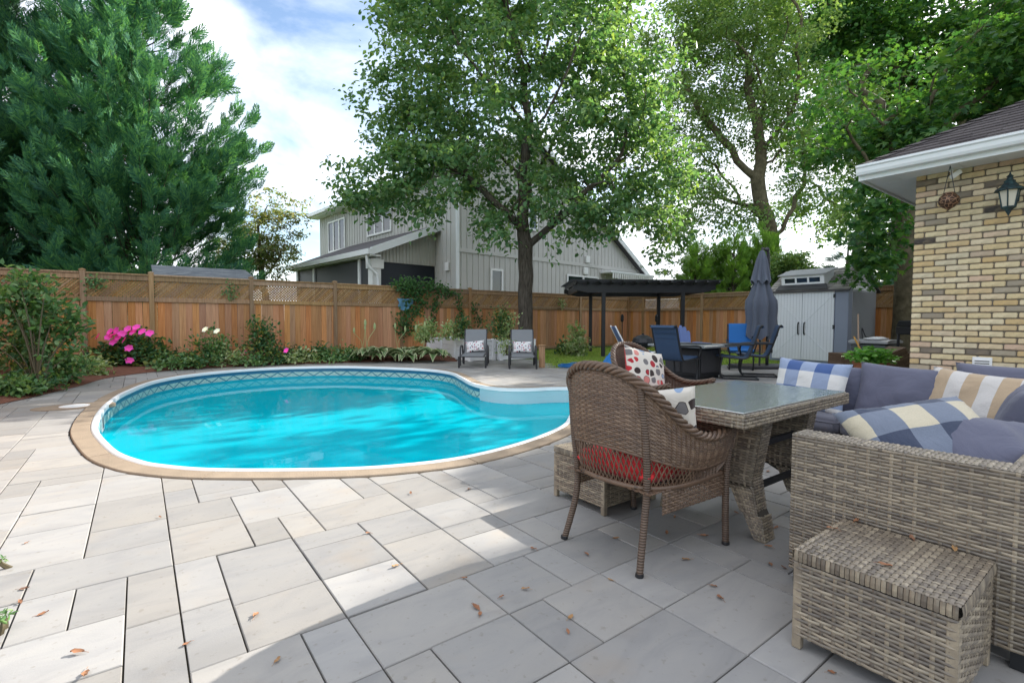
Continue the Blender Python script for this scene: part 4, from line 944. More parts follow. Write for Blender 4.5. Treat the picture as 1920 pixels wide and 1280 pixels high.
# front group near the end arm
pillow('throw_pillow', (.46, .44, .16), MT['stripe'], frame((.35, -.9, .25), (.55, .25, .8), o=GP(1845, 778, .47)), 'second beige check pillow slumped against the striped one', seed=6, wr=.016)
pillow('throw_pillow', (.54, .40, .19), MT['plaidnavy'], frame((.74, -.62, .15), (.46, .52, .58), o=(2.59, .60, .605)), 'navy and cream plaid pillow propped against the woven end arm', seed=7, wr=.016, n=26)
pillow('back_cushion', (.54, .46, .25), MT['grey'], frame((.75, -.62, -.02), (.50, .42, .52), o=(2.70, .37, .52)), 'crumpled grey cushion lying behind the woven end arm', 'cushion', seed=8, ex=.32, wr=.022)
pillow('back_cushion', (.70, .48, .20), MT['grey'], frame((1, .1, 0), (0, -.25, .95), o=(3.45, .43, .56)), 'grey back cushion upright on the short run of the sectional', 'cushion', seed=9, ex=.3, wr=.018)
# ---- storage ottomans
def ottoman(nm, x0, x1, y0, y1, h, label, lid=True, group=None):
    r_ = empty(nm, ((x0+x1)/2, (y0+y1)/2, 0), label=label, cat='ottoman'); a, b = (x1-x0)/2, (y1-y0)/2
    mb, co = MB(), MB(); wbox(mb, co, -a, a, -b, b, .045, h-.04, faces='xXyY')
    o = mb.build('body', MT['rat'], r_, fix=False, kind='stuff'); co.build('core', MT['ratback'], o)
    mb, co = MB(), MB(); wbox(mb, co, -a-.004, a+.004, -b-.004, b+.004, h-.034, h, faces='Z', trp=.017, tcp=.0205); co = MB().box(-a+.012, a-.012, -b+.012, b-.012, h-.03, h-.008)
    V = []; F = []
    for (x_, y_, dx, dy, L) in ((-a-.004, -b, 0, 1, 2*b), (a+.004, -b, 0, 1, 2*b), (-a, -b-.004, 1, 0, 2*a), (-a, b+.004, 1, 0, 2*a)):
        k = 0; nn = Vector((x_, y_, 0)) if dx else Vector((x_, 0, 0)); nn = Vector((0, y_, 0)).normalized() if dx else Vector((x_, 0, 0)).normalized()
        while k*.0135 < L-.005:
            p = Vector((x_+dx*(k+.5)*.0135, y_+dy*(k+.5)*.0135, 0)); ribbon(V, F, [p+Vector((0, 0, h-.034))+nn*.003, p+Vector((0, 0, h-.017))+nn*.004, p+Vector((0, 0, h+.001))+nn*.001], [Vector((dx, dy, 0))*.006]*3, [nn*.0025]*3); k += 1
    n0 = len(mb.v); mb.v += [tuple(p) for p in V]; mb.f += [tuple(i+n0 for i in f) for f in F]
    o = mb.build('lid', MT['rat'], r_, fix=False, kind='stuff'); co.build('core', MT['ratback'], o)
    for sx in (-1, 1):
        for sy in (-1, 1): MB().box(sx*(a-.012)-.014, sx*(a-.012)+.014, sy*(b-.012)-.014, sy*(b-.012)+.014, 0, h-.042).build('corner_post', MT['rat'], r_, bevel=.003)
    return r_
ottoman('storage_ottoman', 1.745, 2.165, .315, .735, .335, 'lidded rattan storage box standing against the end arm of the sofa')
ottoman('storage_ottoman', 2.065, 2.53, 1.88, 2.30, .315, 'rattan stool tucked beside the brown wicker armchair near the pool')
# ---- glass table
tab = empty('glass_table', (2.745, 1.48, 0), label='rattan table with rippled glass top between the sofa and wicker chairs', cat='table')
tm = Matrix.Translation((-2.745, -1.48, 0)); TX0, TX1, TY0, TY1, TZ = 2.15, 3.34, 1.13, 1.83, .68
def tb(mb, nm, mat, **k):
    o = mb.build(nm, mat, tab, **k); o.matrix_basis = tm; return o
mb, co = MB(), MB()
for bx_ in ((TX0, TX1, TY0, TY0+.045), (TX0, TX1, TY1-.045, TY1), (TX0, TX0+.045, TY0+.045, TY1-.045), (TX1-.045, TX1, TY0+.045, TY1-.045)): wbox(mb, co, *bx_, TZ-.065, TZ-.004, faces='xXyYZ', rp_=.014, cp=.03)
o = tb(mb, 'top_frame', MT['rat'], fix=False, kind='stuff'); co.build('core', MT['ratback'], o)
t = NT('rippled_table_glass'); nn = t.noise(14, 5, .65, sc=(1, 3, 1), dist=2.0); bm_ = t.bump(nn, .25, .01)
gl = t.n('ShaderNodeBsdfGlossy'); gl.inputs['Roughness'].default_value = .07; t.l(bm_, gl.inputs['Normal']); gl.inputs['Color'].default_value = (.9, .95, .95, 1)
tr = t.n('ShaderNodeBsdfTransparent'); tr.inputs['Color'].default_value = (.62, .70, .69, 1); fz = t.n('ShaderNodeFresnel'); fz.inputs['IOR'].default_value = 1.55; t.l(bm_, fz.inputs['Normal'])
df = t.n('ShaderNodeBsdfDiffuse'); t.l(t.ramp(nn, [(.35, (.32, .36, .36)), (.65, (.60, .64, .63))]), df.inputs['Color'])  # pale diffuse colour stands in for bright sky reflected in the glass
m1 = t.n('ShaderNodeMixShader'); m1.inputs[0].default_value = .55; t.l(tr.outputs[0], m1.inputs[1]); t.l(df.outputs[0], m1.inputs[2])
m2 = t.n('ShaderNodeMixShader'); t.l(t.math('ADD', fz.outputs[0], .36), m2.inputs[0]); t.l(m1.outputs[0], m2.inputs[1]); t.l(gl.outputs[0], m2.inputs[2]); t.l(m2.outputs[0], t.out.inputs['Surface']); MT['tglass'] = t.m
tb(MB().box(TX0+.012, TX1-.012, TY0+.012, TY1-.012, TZ-.001, TZ+.006), 'glass_top', MT['tglass'], bevel=.002)
for xc in (2.50, 3.02):                                  # arched woven pedestals
    mb, co = MB(), MB()
    for s in (-1, 1):
        def S(a, b, s=s, xc=xc):
            z = b*(TZ-.066); out_ = .29-.05*(1-abs(2*b-1))+(.02 if b < .2 else 0); inn = .10+(out_-.155)*max(0, 1-b/.42)**.6 if b < .42 else .0
            y = 1.48+(inn+(out_-inn)*a)*(1 if s > 0 else -1); return Vector((xc-.05, y, z)) if s < 0 else Vector((xc-.05, y, z))
        weave(mb, (lambda a, b, S=S: S(a, b)) if s < 0 else (lambda a, b, S=S: S(1-a, b)), 44, 8, .006, .006, .0022, .002)
        def S2(a, b, S=S, s=s): p = S(1, b); return Vector((xc-.05+a*.10, p.y, p.z))
        weave(mb, (lambda a, b, S2=S2: S2(a, b)) if s < 0 else (lambda a, b, S2=S2: S2(1-a, b)), 44, 3, .006, .006, .0022, .002)
        pts = [S(a, b) for b in np.linspace(0, 1, 12) for a in (0, 1)]
        for q in range(11):
            A, B, C_, D_ = pts[2*q]+Vector((.006, 0, 0)), pts[2*q+1]+Vector((.006, -s*.006, 0)), pts[2*q+3]+Vector((.006, -s*.006, 0)), pts[2*q+2]+Vector((.006, 0, 0)); e = Vector((.088, 0, 0))
            co.add([A, B, C_, D_, A+e, B+e, C_+e, D_+e], MB.BOXF)
    o = tb(mb, 'pedestal', MT['rat'], fix=False, kind='stuff'); co.build('core', MT['ratback'], o)
for z in (.24, .46):
    for yy in (1.27, 1.69): tb(MB().beam((2.54, yy, z), (2.98, yy, z), .022, .03), 'cross_bar', MT['black'])
# ---- wicker armchairs
TOP = [(.64, .30, .615), (.52, .318, .583), (.38, .325, .572), (.26, .322, .60), (.15, .305, .672), (.06, .268, .768), (-.01, .19, .845), (-.045, .10, .885), (-.055, 0, .895)]
BOT = [(.57, .27, .36), (.46, .275, .36), (.36, .278, .36), (.27, .276, .36), (.19, .265, .36), (.11, .235, .36), (.05, .175, .36), (.025, .09, .36), (.018, 0, .36)]
def sym(L): return [Vector(p) for p in L]+[Vector((p[0], -p[1], p[2])) for p in L[-2::-1]]
TC = catmull(sym(TOP), 8); BC = catmull(sym(BOT), 8)
def curve(C_, a):
    x = max(0, min(.999999, a))*(len(C_)-1); i = int(x); return C_[i].lerp(C_[min(i+1, len(C_)-1)], x-i)
def CH(a, b):
    p = curve(BC, a); q = curve(TC, a); r_ = p.lerp(q, b); c_ = Vector((.25, 0, 0)); d = (r_-c_); d.z = 0
    bul = math.sin(b*math.pi)*.018; return r_+d.normalized()*bul
def wicker_chair(label):
    r_ = empty('wicker_armchair', label=label, cat='armchair')
    mb = MB(); weave(mb, CH, 34, 62, .0062, .0045, .0032, .0028, b0=.31, b1=.965, jitter=.0006)
    mb.build('woven_back', MT['wick'], r_, fix=False, kind='stuff')
    mb = MB()                                             # open lattice strands below the dense weave
    for k in range(58):
        a0 = .03+.94*k/58
        for s in (-1, 1):
            a1 = min(.98, max(.02, a0+s*.035)); mb.tube([CH(a0, .02)+Vector((0, 0, s*.001)), CH((a0+a1)/2, .17), CH(a1, .325)], .0032, 4)
    mb.build('open_lattice', MT['wick'], r_, fix=False, kind='stuff')
    MB().tube([CH(a, .0) for a in np.linspace(0, 1, 50)], .013, 7).build('seat_rail', MT['wick'], r_, smooth=True)
    MB().tube([CH(a, .315) for a in np.linspace(0, 1, 60)], .0075, 6).build('weave_border', MT['wick'], r_, smooth=True)
    rail = MB().tube(TC, .012, 8).build('top_rail', MT['wick'], r_, smooth=True); br = MB()
    n = 300
    for ph in range(4):
        pts = []
        for k in range(n+1):
            a = k/n; p = curve(TC, a); d = (curve(TC, min(1, a+.004))-curve(TC, max(0, a-.004))).normalized(); s_ = d.cross(Vector((0, 0, 1))).normalized(); u_ = s_.cross(d)
            an = 2*math.pi*(a*13+ph/4); pts.append(p+s_*math.cos(an)*.016+u_*math.sin(an)*.013)
        br.tube(pts, .0098, 6)
    br.build('braid', MT['wick'], rail, smooth=True, fix=False, kind='stuff')
    for s in (-1, 1):
        pts = catmull([(-.012, s*.235, 0), (.01, s*.225, .08), (.045, s*.212, .22), (.055, s*.215, .36), (.035, s*.222, .56), (.005, s*.212, .815)], 6)
        rr = [.015+.003*(i/len(pts)) for i in range(len(pts))]; MB().tube(pts, rr, 10).build('back_leg', MT['wrap'], r_, smooth=True)
        pts = catmull([(.585, s*.285, 0), (.575, s*.285, .2), (.575, s*.288, .40), (.60, s*.296, .56), (.625, s*.300, .605)], 6); MB().tube(pts, .0165, 10).build('front_leg', MT['wrap'], r_, smooth=True)
        for (x, y) in ((-.012, .235), (.585, .285)): MB().lathe([(.017, 0), (.019, .004), (.018, .016)], (x, s*y, 0), 10).build('foot', MT['black'], r_)
        # side skirt weave under the arm
        mb = MB(); weave(mb, lambda a, b, s=s: Vector((.10+.47*a, s*(.262+.018*a), .25+.11*b)), 9, 22, .0055, .004, .003, .0026); mb.build('side_apron', MT['wick'], r_, fix=False, kind='stuff')
    mb = MB(); weave(mb, lambda a, b: Vector((.02+.55*b, .26*(1-2*a), .352)), 40, 30, .006, .005, .003, .003, cols=True); mb.build('seat_deck', MT['wick'], r_, fix=False, kind='stuff')
    mb = MB(); weave(mb, lambda a, b: Vector((.578, .27*(2*a-1), .26+.10*b)), 9, 24, .0055, .004, .003, .0026); mb.build('front_apron', MT['wick'], r_, fix=False, kind='stuff')
    return r_
ch1 = wicker_chair('brown wicker armchair with its back to the paving, holding a red cushion'); ch1.location = (1.705, 1.57, 0)
ch2 = copy_tree(ch1); ch2['label'] = 'brown wicker armchair facing the sofa, between the pool steps and glass table'; ch2.location = (3.46, 2.88, 0); ch2.rotation_euler = (0, 0, R(-90))
ch1['group'] = ch2['group'] = 'brown wicker armchairs'
def seatpad(M, label):
    me = pillow_mesh(.50, .47, .11, MT['red'], seed=3, ex=.16, pinch=.02, wr=.006); o = link('seat_cushion', me); o.matrix_basis = M; tag(o, label, 'cushion'); return o
seatpad(Matrix.Translation((1.705+.29, 1.57, .415)), 'red seat cushion on the wicker armchair nearest the rattan stool')
M2 = Matrix.Translation((3.46, 2.88, 0)) @ Matrix.Rotation(R(-90), 4, 'Z')
seatpad(M2 @ Matrix.Translation((.29, 0, .415)), 'red seat cushion on the wicker armchair facing the sofa')
pillow('throw_pillow', (.46, .46, .15), MT['retro'], M2 @ frame((.12, 1, -.22), (-.30, .2, .9), o=(.20, -.02, .64)), 'large retro pebble-print pillow with red and black shapes on the armchair facing the sofa', seed=11, back=MT['red'])
pillow('throw_pillow', (.43, .43, .14), MT['retro'], Matrix.Translation((1.705, 1.57, 0)) @ frame((.45, -.85, .1), (-.22, -.12, .9), o=(.21, -.12, .585)), 'retro pebble-print pillow inside the wicker armchair beside the stool', seed=12, back=MT['peach'])
# ================================================================== YARD FURNITURE AND SMALL STRUCTURES
MT['sling'] = simple('grey_sling_mesh', (0.20, 0.21, 0.22), 0.7, 0.08, 4, 0.25, bump=.2, bscale=500)
MT['slingblue'] = simple('blue_sling_mesh', (0.035, 0.065, 0.125), 0.65, 0.12, 4, 0.3, bump=.2, bscale=500)
MT['padblue'] = cloth('bright_blue_pad', (0.025, 0.14, 0.40)); MT['umbfab'] = cloth('slate_umbrella_fabric', (0.10, 0.115, 0.15), .7)
MT['slatblue'] = simple('blue_slat_plastic', (0.13, 0.19, 0.40), 0.5, 0.08, 5, 0.4)
MT['blue'] = simple('bright_blue_plastic', (0.015, 0.16, 0.45), 0.4, 0.12, 5, 0.5)
def panel(pts, half, th, n=1):                        # sling fabric following a profile in xz with width +-half in y
    mb = MB(); P = []
    for s in (-1, 1): P.append([(p[0], s*half, p[1]) for p in pts])
    m = len(pts); V = []; up = []
    for i, p in enumerate(pts):
        a = pts[max(0, i-1)]; b = pts[min(m-1, i+1)]; t_ = Vector((b[0]-a[0], 0, b[1]-a[1])).normalized(); up.append(Vector((-t_.z, 0, t_.x))*th/2)
    for i, p in enumerate(pts):
        for s in (-1, 1):
            for k in (-1, 1): V.append(Vector((p[0], s*half, p[1]))+up[i]*k)
    F = []
    for i in range(m-1):
        a = i*4; b = a+4; F += [(a+1, b+1, b+3, a+3), (a, a+2, b+2, b), (a, b, b+1, a+1), (a+2, a+3, b+3, b+2)]
    F += [(0, 1, 3, 2), (4*m-4, 4*m-2, 4*m-1, 4*m-3)]
    mb.v = [tuple(v) for v in V]; mb.f = F; return mb
def crv(pts, n=6): return [(p.x, p.z) for p in catmull([(a, 0, b) for a, b in pts], n)]
def lounger(px0, px1, py, label, plabel, tilt):
    c = (GP(px0, py)+GP(px1, py))/2
    r_ = empty('chaise_lounge', c, R(90)-YAW, label, 'lounge chair', 'sun loungers by the pool')
    W_ = .27
    panel(crv([(-.02, .275), (.25, .285), (.60, .28), (.80, .30), (.92, .36)]), W_-.02, .012).build('seat_sling', MT['sling'], r_, smooth=False)
    panel(crv([(.90, .34), (1.02, .50), (1.15, .72), (1.22, .86)]), W_-.015, .03).build('backrest', MT['sling'], r_)
    for s in (-1, 1):
        MB().tube(catmull([(-.03, s*W_, .27), (.3, s*W_, .28), (.75, s*W_, .28), (.92, s*W_, .35), (1.22, s*W_, .87)], 5), .016, 8).build('side_rail', MT['dark'], r_, smooth=True)
        MB().box(-.02, .035, s*(W_+.035)-.022, s*(W_+.035)+.022, 0, .27).build('front_leg', MT['black'], r_, bevel=.012, seg=2)
        MB().tube(catmull([(.40, s*(W_+.045), .02), (.42, s*(W_+.045), .35), (.52, s*(W_+.045), .47), (.75, s*(W_+.045), .48), (.95, s*(W_+.045), .40), (1.08, s*(W_+.045), .02)], 6), .02, 8).build('armrest', MT['dark'], r_, smooth=True)
        MB().box(1.0, 1.05, s*(W_+.02)-.02, s*(W_+.02)+.02, 0, .30).build('rear_leg', MT['black'], r_, bevel=.01)
    for x in (.0, .42, 1.0): MB().tube([(x, -W_, .262), (x, W_, .262)], .012, 6).build('cross_bar', MT['dark'], r_)
    M = Matrix.Translation(c) @ Matrix.Rotation(R(90)-YAW, 4, 'Z') @ frame((.0, -1, tilt), (.42, tilt, .9), o=(.86, 0, .455))
    pillow('throw_pillow', (.46, .29, .11), MT['retro2'], M, plabel, seed=px0, n=16)
lounger(860, 911, 690, 'grey sling chaise lounge in front of the white planter with side panel showing', 'small patterned pillow on the lounge chair in front of the white planter', .12)
lounger(953, 1008, 692, 'grey sling chaise lounge in front of the tree trunk, beside a short post', 'small patterned pillow on the lounge chair in front of the tree trunk', 0)
pc = GP(1016, 689); po = empty('garden_post', pc, label='short pale wooden post beside the lounge chair', cat='post')
MB().box(-.055, .055, -.055, .055, 0, .50).build('shaft', MT['fencepost'], po, bevel=.01); MB().box(-.07, .07, -.07, .07, .501, .53).build('cap', MT['fencepost'], po, bevel=.01)
# white vinyl raised planters
def planter(x0, x1, y0, y1, h, label):
    r_ = empty('raised_planter', ((x0+x1)/2, (y0+y1)/2, 0), label=label, cat='planter'); a, b = (x1-x0)/2, (y1-y0)/2
    for k in range(4):
        z0 = .01+k*(h-.05)/4; z1 = z0+(h-.05)/4-.006
        for s in (-1, 1):
            MB().box(s*a-.018, s*a+.018, -b+.05, b-.05, z0, z1).build('board', MT['vinyl'], r_, bevel=.006); MB().box(-a+.05, a-.05, s*b-.018, s*b+.018, z0, z1).build('board', MT['vinyl'], r_, bevel=.006)
    ys = [-b, b] if b < .6 else [-b, -b/3, b/3, b]
    for sx in (-1, 1):
        for y in ys:
            MB().box(sx*a-.05, sx*a+.05, y-.05, y+.05, 0, h-.02).build('post', MT['vinyl'], r_, bevel=.006); MB().box(sx*a-.06, sx*a+.06, y-.06, y+.06, h-.019, h+.01).build('cap', MT['vinyl'], r_, bevel=.008)
    for s in (-1, 1): MB().box(s*a-.03, s*a+.03, -b+.06, b-.06, h-.045, h-.015).build('top_rail', MT['vinyl'], r_, bevel=.006); MB().box(-a+.06, a-.06, s*b-.03, s*b+.03, h-.045, h-.015).build('top_rail', MT['vinyl'], r_, bevel=.006)
    MB().box(-a+.02, a-.02, -b+.02, b-.02, .02, h-.08).build('soil', MT['soil'], r_)
planter(7.0, 7.75, 11.15, 13.5, .58, 'long white vinyl raised planter running from the lounge chairs to the fence'); planter(7.86, 9.0, 10.95, 11.5, .55, 'shorter white vinyl planter in front of the tree trunk')
# ---- storage shed
SU, SV0, SV1 = 14.3, 4.92, 6.84; SH = 1.93; SD = 2.0
shed = empty('storage_shed', (SU, SV0, 0), label='white and grey plastic storage shed with shingled roof and barn doors', cat='shed')
MT['shedgrey'] = simple('grey_shed_plastic', (0.36, 0.365, 0.375), 0.55, 0.05, 3, 0.3); MT['shedblue'] = simple('slate_shed_plastic', (0.26, 0.29, 0.36), 0.55, 0.05, 3, 0.3)
MT['sheddoor'] = simple('pale_shed_door', (0.78, 0.80, 0.82), 0.5, 0.04, 2, 0.3)
W_ = SV1-SV0
MB().box(.03, SD, .02, W_-.02, .0, SH).build('body', MT['shedgrey'], shed)
for k in range(22): MB().box(.28+k*.078, .315+k*.078, .006, .021, .05, SH-.06).build('rib', MT['shedgrey'], shed)
MB().box(.0, .26, -.005, .30, 0, SH).build('corner_panel', MT['shedblue'], shed, bevel=.01)
MB().box(.0, .029, .30, W_-.0, 0, SH).build('front_panel', MT['shedblue'], shed)
for q, (a, b) in enumerate(((.31, 1.07), (1.08, 1.84))):
    d = MB().box(-.03, -.001, a, b, .06, SH-.06).build('door', MT['sheddoor'], shed, bevel=.006)
    for k in range(9): MB().box(-.0335, -.030, a+.06+k*.08, a+.063+k*.08, .08, SH-.08).build('groove', MT['shedgrey'], d)
    hy = 1.07 if q == 0 else 1.08; oy = .31 if q == 0 else 1.84
    for z0, z1 in ((.12, .90), (1.80, 1.0)): MB().beam((-.034, oy, z0), (-.034, hy, z1), .006, .014, up=(1, 0, 0)).build('brace', MT['sheddoor'], d)
    MB().beam((-.034, oy, .95), (-.034, hy, .95), .006, .014, up=(1, 0, 0)).build('brace', MT['sheddoor'], d)
    yy = hy+(-.07 if q == 0 else .07); MB().tube(catmull([(-.03, yy, .74), (-.075, yy, .78), (-.075, yy, 1.02), (-.03, yy, 1.06)], 5), .016, 8).build('handle', MT['black'], d, smooth=True)
    for z in (.25, .95, 1.75): MB().box(-.04, -.005, oy-.02, oy+.02, z-.05, z+.05).build('hinge', MT['black'], d)
RZ = 2.55; rx = SD/2
MB().extr([(.03, .03, SH), (SD, .03, SH), (rx, .03, RZ-.03)], (0, .05, 0)).build('gable', MT['shedgrey'], shed); MB().extr([(.03, W_-.08, SH), (SD, W_-.08, SH), (rx, W_-.08, RZ-.03)], (0, .05, 0)).build('gable', MT['shedgrey'], shed)
MB().box(.02, SD, .012, .028, SH-.02, SH+.09).build('trim_board', MT['vinyl'], shed)
t = NT('shed_shingle'); MT['sshing'] = t.pbr(t.ramp(t.orand(), [(0, (0.17, 0.16, 0.15)), (.5, (0.27, 0.255, 0.235)), (1, (0.37, 0.35, 0.32))]), .85, None, .2)
rf = MB().extr([(-.10, -.06, SH-.02), (rx, -.06, RZ), (SD+.1, -.06, SH-.02), (SD+.1, -.06, SH-.06), (rx, -.06, RZ-.04), (-.10, -.06, SH-.06)], (0, W_+.12, 0)).build('roof', MT['roofg'], shed)
srd = random.Random(4); sl_ = Vector((rx+.10, 0, RZ-SH+.02)); nrow = 9
for k in range(nrow):
    y = -.06
    while y < W_+.05:
        wd = srd.uniform(.14, .24); y2 = min(W_+.06, y+wd)
        a = Vector((-.10, 0, SH-.02))+sl_*(k/nrow); b = Vector((-.10, 0, SH-.02))+sl_*((k+1.15)/nrow if k < nrow-1 else 1.0)
        up = Vector((-.5, 0, .85)).normalized(); h0 = .02+srd.uniform(0, .008)
        mb = MB(); mb.add([a+Vector((0, y+.004, 0))+up*h0, a+Vector((0, y2-.004, 0))+up*h0, b+Vector((0, y2-.004, 0))+up*.006, b+Vector((0, y+.004, 0))+up*.006, a+Vector((0, y+.004, 0)), a+Vector((0, y2-.004, 0)), b+Vector((0, y2-.004, 0)), b+Vector((0, y+.004, 0))], MB.BOXF); mb.build('shingle', MT['sshing'], rf); y = y2
# dormer with three panes
dm = MB(); y0, y1 = .55, 1.62; zb_ = SH+.14
dm.extr([(-.03, y0, zb_), (-.07, y0, zb_+.22), (-.10, y0, zb_+.25), (.55, y0, zb_+.42), (.60, y0, zb_+.20), (.1, y0, zb_-.02)], (0, y1-y0, 0)); dor = dm.build('dormer', MT['vinyl'], shed)
MB().add([(-.14, y0-.07, zb_+.25), (-.14, y1+.07, zb_+.25), (.62, y1+.07, zb_+.45), (.62, y0-.07, zb_+.45), (-.14, y0-.07, zb_+.27), (-.14, y1+.07, zb_+.27), (.62, y1+.07, zb_+.47), (.62, y0-.07, zb_+.47)], MB.BOXF).build('dormer_roof', MT['shedgrey'], dor)
MB().extr([(-.12, y0-.12, SH+.0), (-.12, y1+.12, SH+.0), (-.01, y1+.05, zb_+.0), (-.01, y0-.05, zb_+.0)], (-.02, 0, .012)).build('dormer_flashing', MT['dark'], dor)
for k in range(3): MB().add([(-.042, y0+.10+k*.31, zb_+.06), (-.042, y0+.36+k*.31, zb_+.06), (-.070, y0+.36+k*.31, zb_+.18), (-.070, y0+.10+k*.31, zb_+.18), (-.03, y0+.10+k*.31, zb_+.06), (-.03, y0+.36+k*.31, zb_+.06), (-.058, y0+.36+k*.31, zb_+.18), (-.058, y0+.10+k*.31, zb_+.18)], MB.BOXF).build('pane', MT['glass'], dor)
# ---- pergola
pd = 15.2; pcx = (1205-960)/F_PX*pd; pg0 = CR*pcx+CF*pd
pg = empty('pergola', pg0, -YAW, 'black pergola with slatted top standing in front of the fence corner', 'pergola')
zb0 = DP(1205, 549, pd).z; zt0 = zb0+.24
for x in (-1.21, 1.21):
    for y in (0, 2.5): MB().box(x-.055, x+.055, y-.055, y+.055, 0, zb0+.02).build('post', MT['black'], pg, bevel=.006)
for y in (-.03, 2.5):
    MB().extr([(-2.15, y, zt0), (2.2, y, zt0), (2.2, y, zb0+.10), (1.75, y, zb0), (-1.7, y, zb0), (-2.15, y, zb0+.10)], (0, .06, 0)).build('beam', MT['black'], pg)
for x in (-2.0, -1.21, 1.21, 2.05): MB().box(x-.03, x+.03, .035, 2.49, zb0+.04, zt0-.01).build('beam', MT['black'], pg)
for k in range(13):
    x = -2.1+k*.353; MB().extr([(x, -.42, zt0+.05), (x, -.36, zt0+.0), (x, -.26, zt0+.06), (x, -.18, zt0+.001), (x, 2.9, zt0+.001), (x, 2.9, zt0+.11), (x, -.40, zt0+.11)], (.05, 0, 0)).build('rafter', MT['black'], pg)
for k in range(9): MB().box(-2.25, 2.3, -.3+k*.38, -.26+k*.38, zt0+.112, zt0+.14).build('slat', MT['black'], pg)
for px_, dep in ((1166, 17.2), (1230, 17.6)):
    p = DP(px_, 650, dep); tt = empty('garden_torch', (p.x, p.y, 0), label='thin black garden torch under the pergola, the one nearer the %s' % ('flowering plant' if px_ == 1166 else 'blue slatted chair'), cat='torch')
    MB().tube([(0, 0, 0), (0, 0, 1.05)], .018, 7).build('pole', MT['black'], tt); MB().lathe([(.03, 1.05), (.055, 1.1), (.055, 1.25), (.02, 1.32)], n=10).build('bowl', MT['black'], tt)
# ---- fire table and chairs
ft = empty('fire_table', (8.66, 5.62, 0), label='dark metal fire-pit table with pale edged square top', cat='table')
MT['slate'] = simple('slate_table_top', (0.23, 0.25, 0.26), 0.35, 0.15, 6, 0.5)
MB().box(-.36, .36, -.38, .38, .05, .60).build('base', MT['black'], ft, bevel=.01); MB().box(-.33, .33, -.35, .35, 0, .05).build('plinth', MT['black'], ft)
for s in (-1, 1): MB().box(-.375, -.361, s*.19-.16, s*.19+.16, .12, .54).build('door_panel', MT['dark'], ft, bevel=.004)
MB().box(-.32, .32, -.395, -.381, .12, .54).build('door_panel', MT['dark'], ft, bevel=.004)
MB().box(-.60, .60, -.62, .62, .602, .645).build('top', MT['slate'], ft, bevel=.006); MB().box(-.25, .25, -.25, .25, .646, .66).build('burner_lid', MT['dark'], ft)
def slingchair(pos, d, fab, label, pad=False):
    r_ = empty('patio_chair', pos, math.atan2(d.y, d.x), label, 'chair', 'sling patio chairs')
    H_ = .26
    panel(crv([(.50, .43), (.46, .445), (.2, .41), (.02, .40), (-.06, .48), (-.14, .70), (-.22, .97), (-.265, 1.0), (-.285, .97)]), H_-.02, .03 if not pad else .07).build('sling', fab, r_)
    for s in (-1, 1):
        MB().tube(catmull([(.50, s*H_, .43), (.2, s*H_, .405), (.0, s*H_, .40), (-.07, s*H_, .49), (-.15, s*H_, .72), (-.23, s*H_, .99), (-.275, s*H_, 1.0)], 5), .016, 7).build('side_frame', MT['black'], r_, smooth=True)
        MB().tube(catmull([(-.13, s*H_, .66), (.05, s*(H_+.04), .655), (.38, s*(H_+.045), .64), (.46, s*(H_+.03), .58), (.44, s*H_, .44)], 5), .017, 7).build('armrest', MT['black'], r_, smooth=True)
        MB().tube(catmull([(.40, s*(H_-.02), .42), (.44, s*(H_-.02), .2), (.40, s*(H_-.02), .03), (.2, s*(H_-.02), .018), (-.22, s*(H_-.02), .018)], 5), .018, 7).build('base_runner', MT['black'], r_, smooth=True)
    for x, z in ((-.22, .018), (.40, .05), (.1, .385)): MB().tube([(x, -H_, z), (x, H_, z)], .014, 7).build('cross_bar', MT['black'], r_)
    for k in range(3): MB().box(-.155-.035*k, -.125-.035*k, -H_+.03, H_-.03, .69+k*.09, .694+k*.09).build('seam', fab, r_)
    return r_
slingchair(GP(1258, 716), CR*.80+CF*.60, MT['slingblue'], 'navy sling patio chair seen from behind, beside the wicker armchair')
slingchair(DP(1390, 645, 11.6)*Vector((1, 1, 0)) if False else Vector((*DP(1388, 645, 11.4)[:2], 0)), -CR*.35-CF*.93, MT['padblue'], 'bright blue padded patio chair at the far side of the fire table', True)
slingchair(Vector((*DP(1396, 700, 9.45)[:2], 0)), -CR*.93+CF*.36, MT['slingblue'], 'dark sling patio chair nearest the fire table, its back to the shed')
slingchair(Vector((*DP(1432, 700, 9.9)[:2], 0)), -CR*.93+CF*.36, MT['slingblue'], 'dark sling patio chair closest to the closed umbrella and shed doors')
# adirondack
ad = empty('slatted_chair', Vector((*DP(1285, 640, 12.6)[:2], 0)), math.atan2(-CF.y, -CF.x)+.15, 'blue adirondack chair with fanned back slats beyond the fire table', 'chair')
for k in range(5):
    y = (k-2)*.105; top = .98-.035*(k-2)**2
    pts = [(-.05, y*.75-.04, .30), (-.05, y*.75+.04, .30), (-.25, y+.048, top-.05), (-.265, y+.02, top), (-.265, y-.02, top), (-.25, y-.048, top-.05)]
    MB().extr(pts, (-.02, 0, 0)).build('back_slat', MT['slatblue'], ad)
for k in range(5): MB().box(-.02+k*.105, .075+k*.105, -.25, .25, .285+k*.018, .305+k*.018).build('seat_slat', MT['slatblue'], ad)
for s in (-1, 1):
    MB().box(-.15, .55, s*.32-.06, s*.32+.06, .535, .56).build('armrest', MT['slatblue'], ad, bevel=.01); MB().box(.42, .52, s*.285-.015, s*.285+.015, 0, .534).build('front_leg', MT['slatblue'], ad); MB().beam((.40, s*.262, .33), (-.38, s*.262, .03), .025, .11).build('rear_leg', MT['slatblue'], ad)
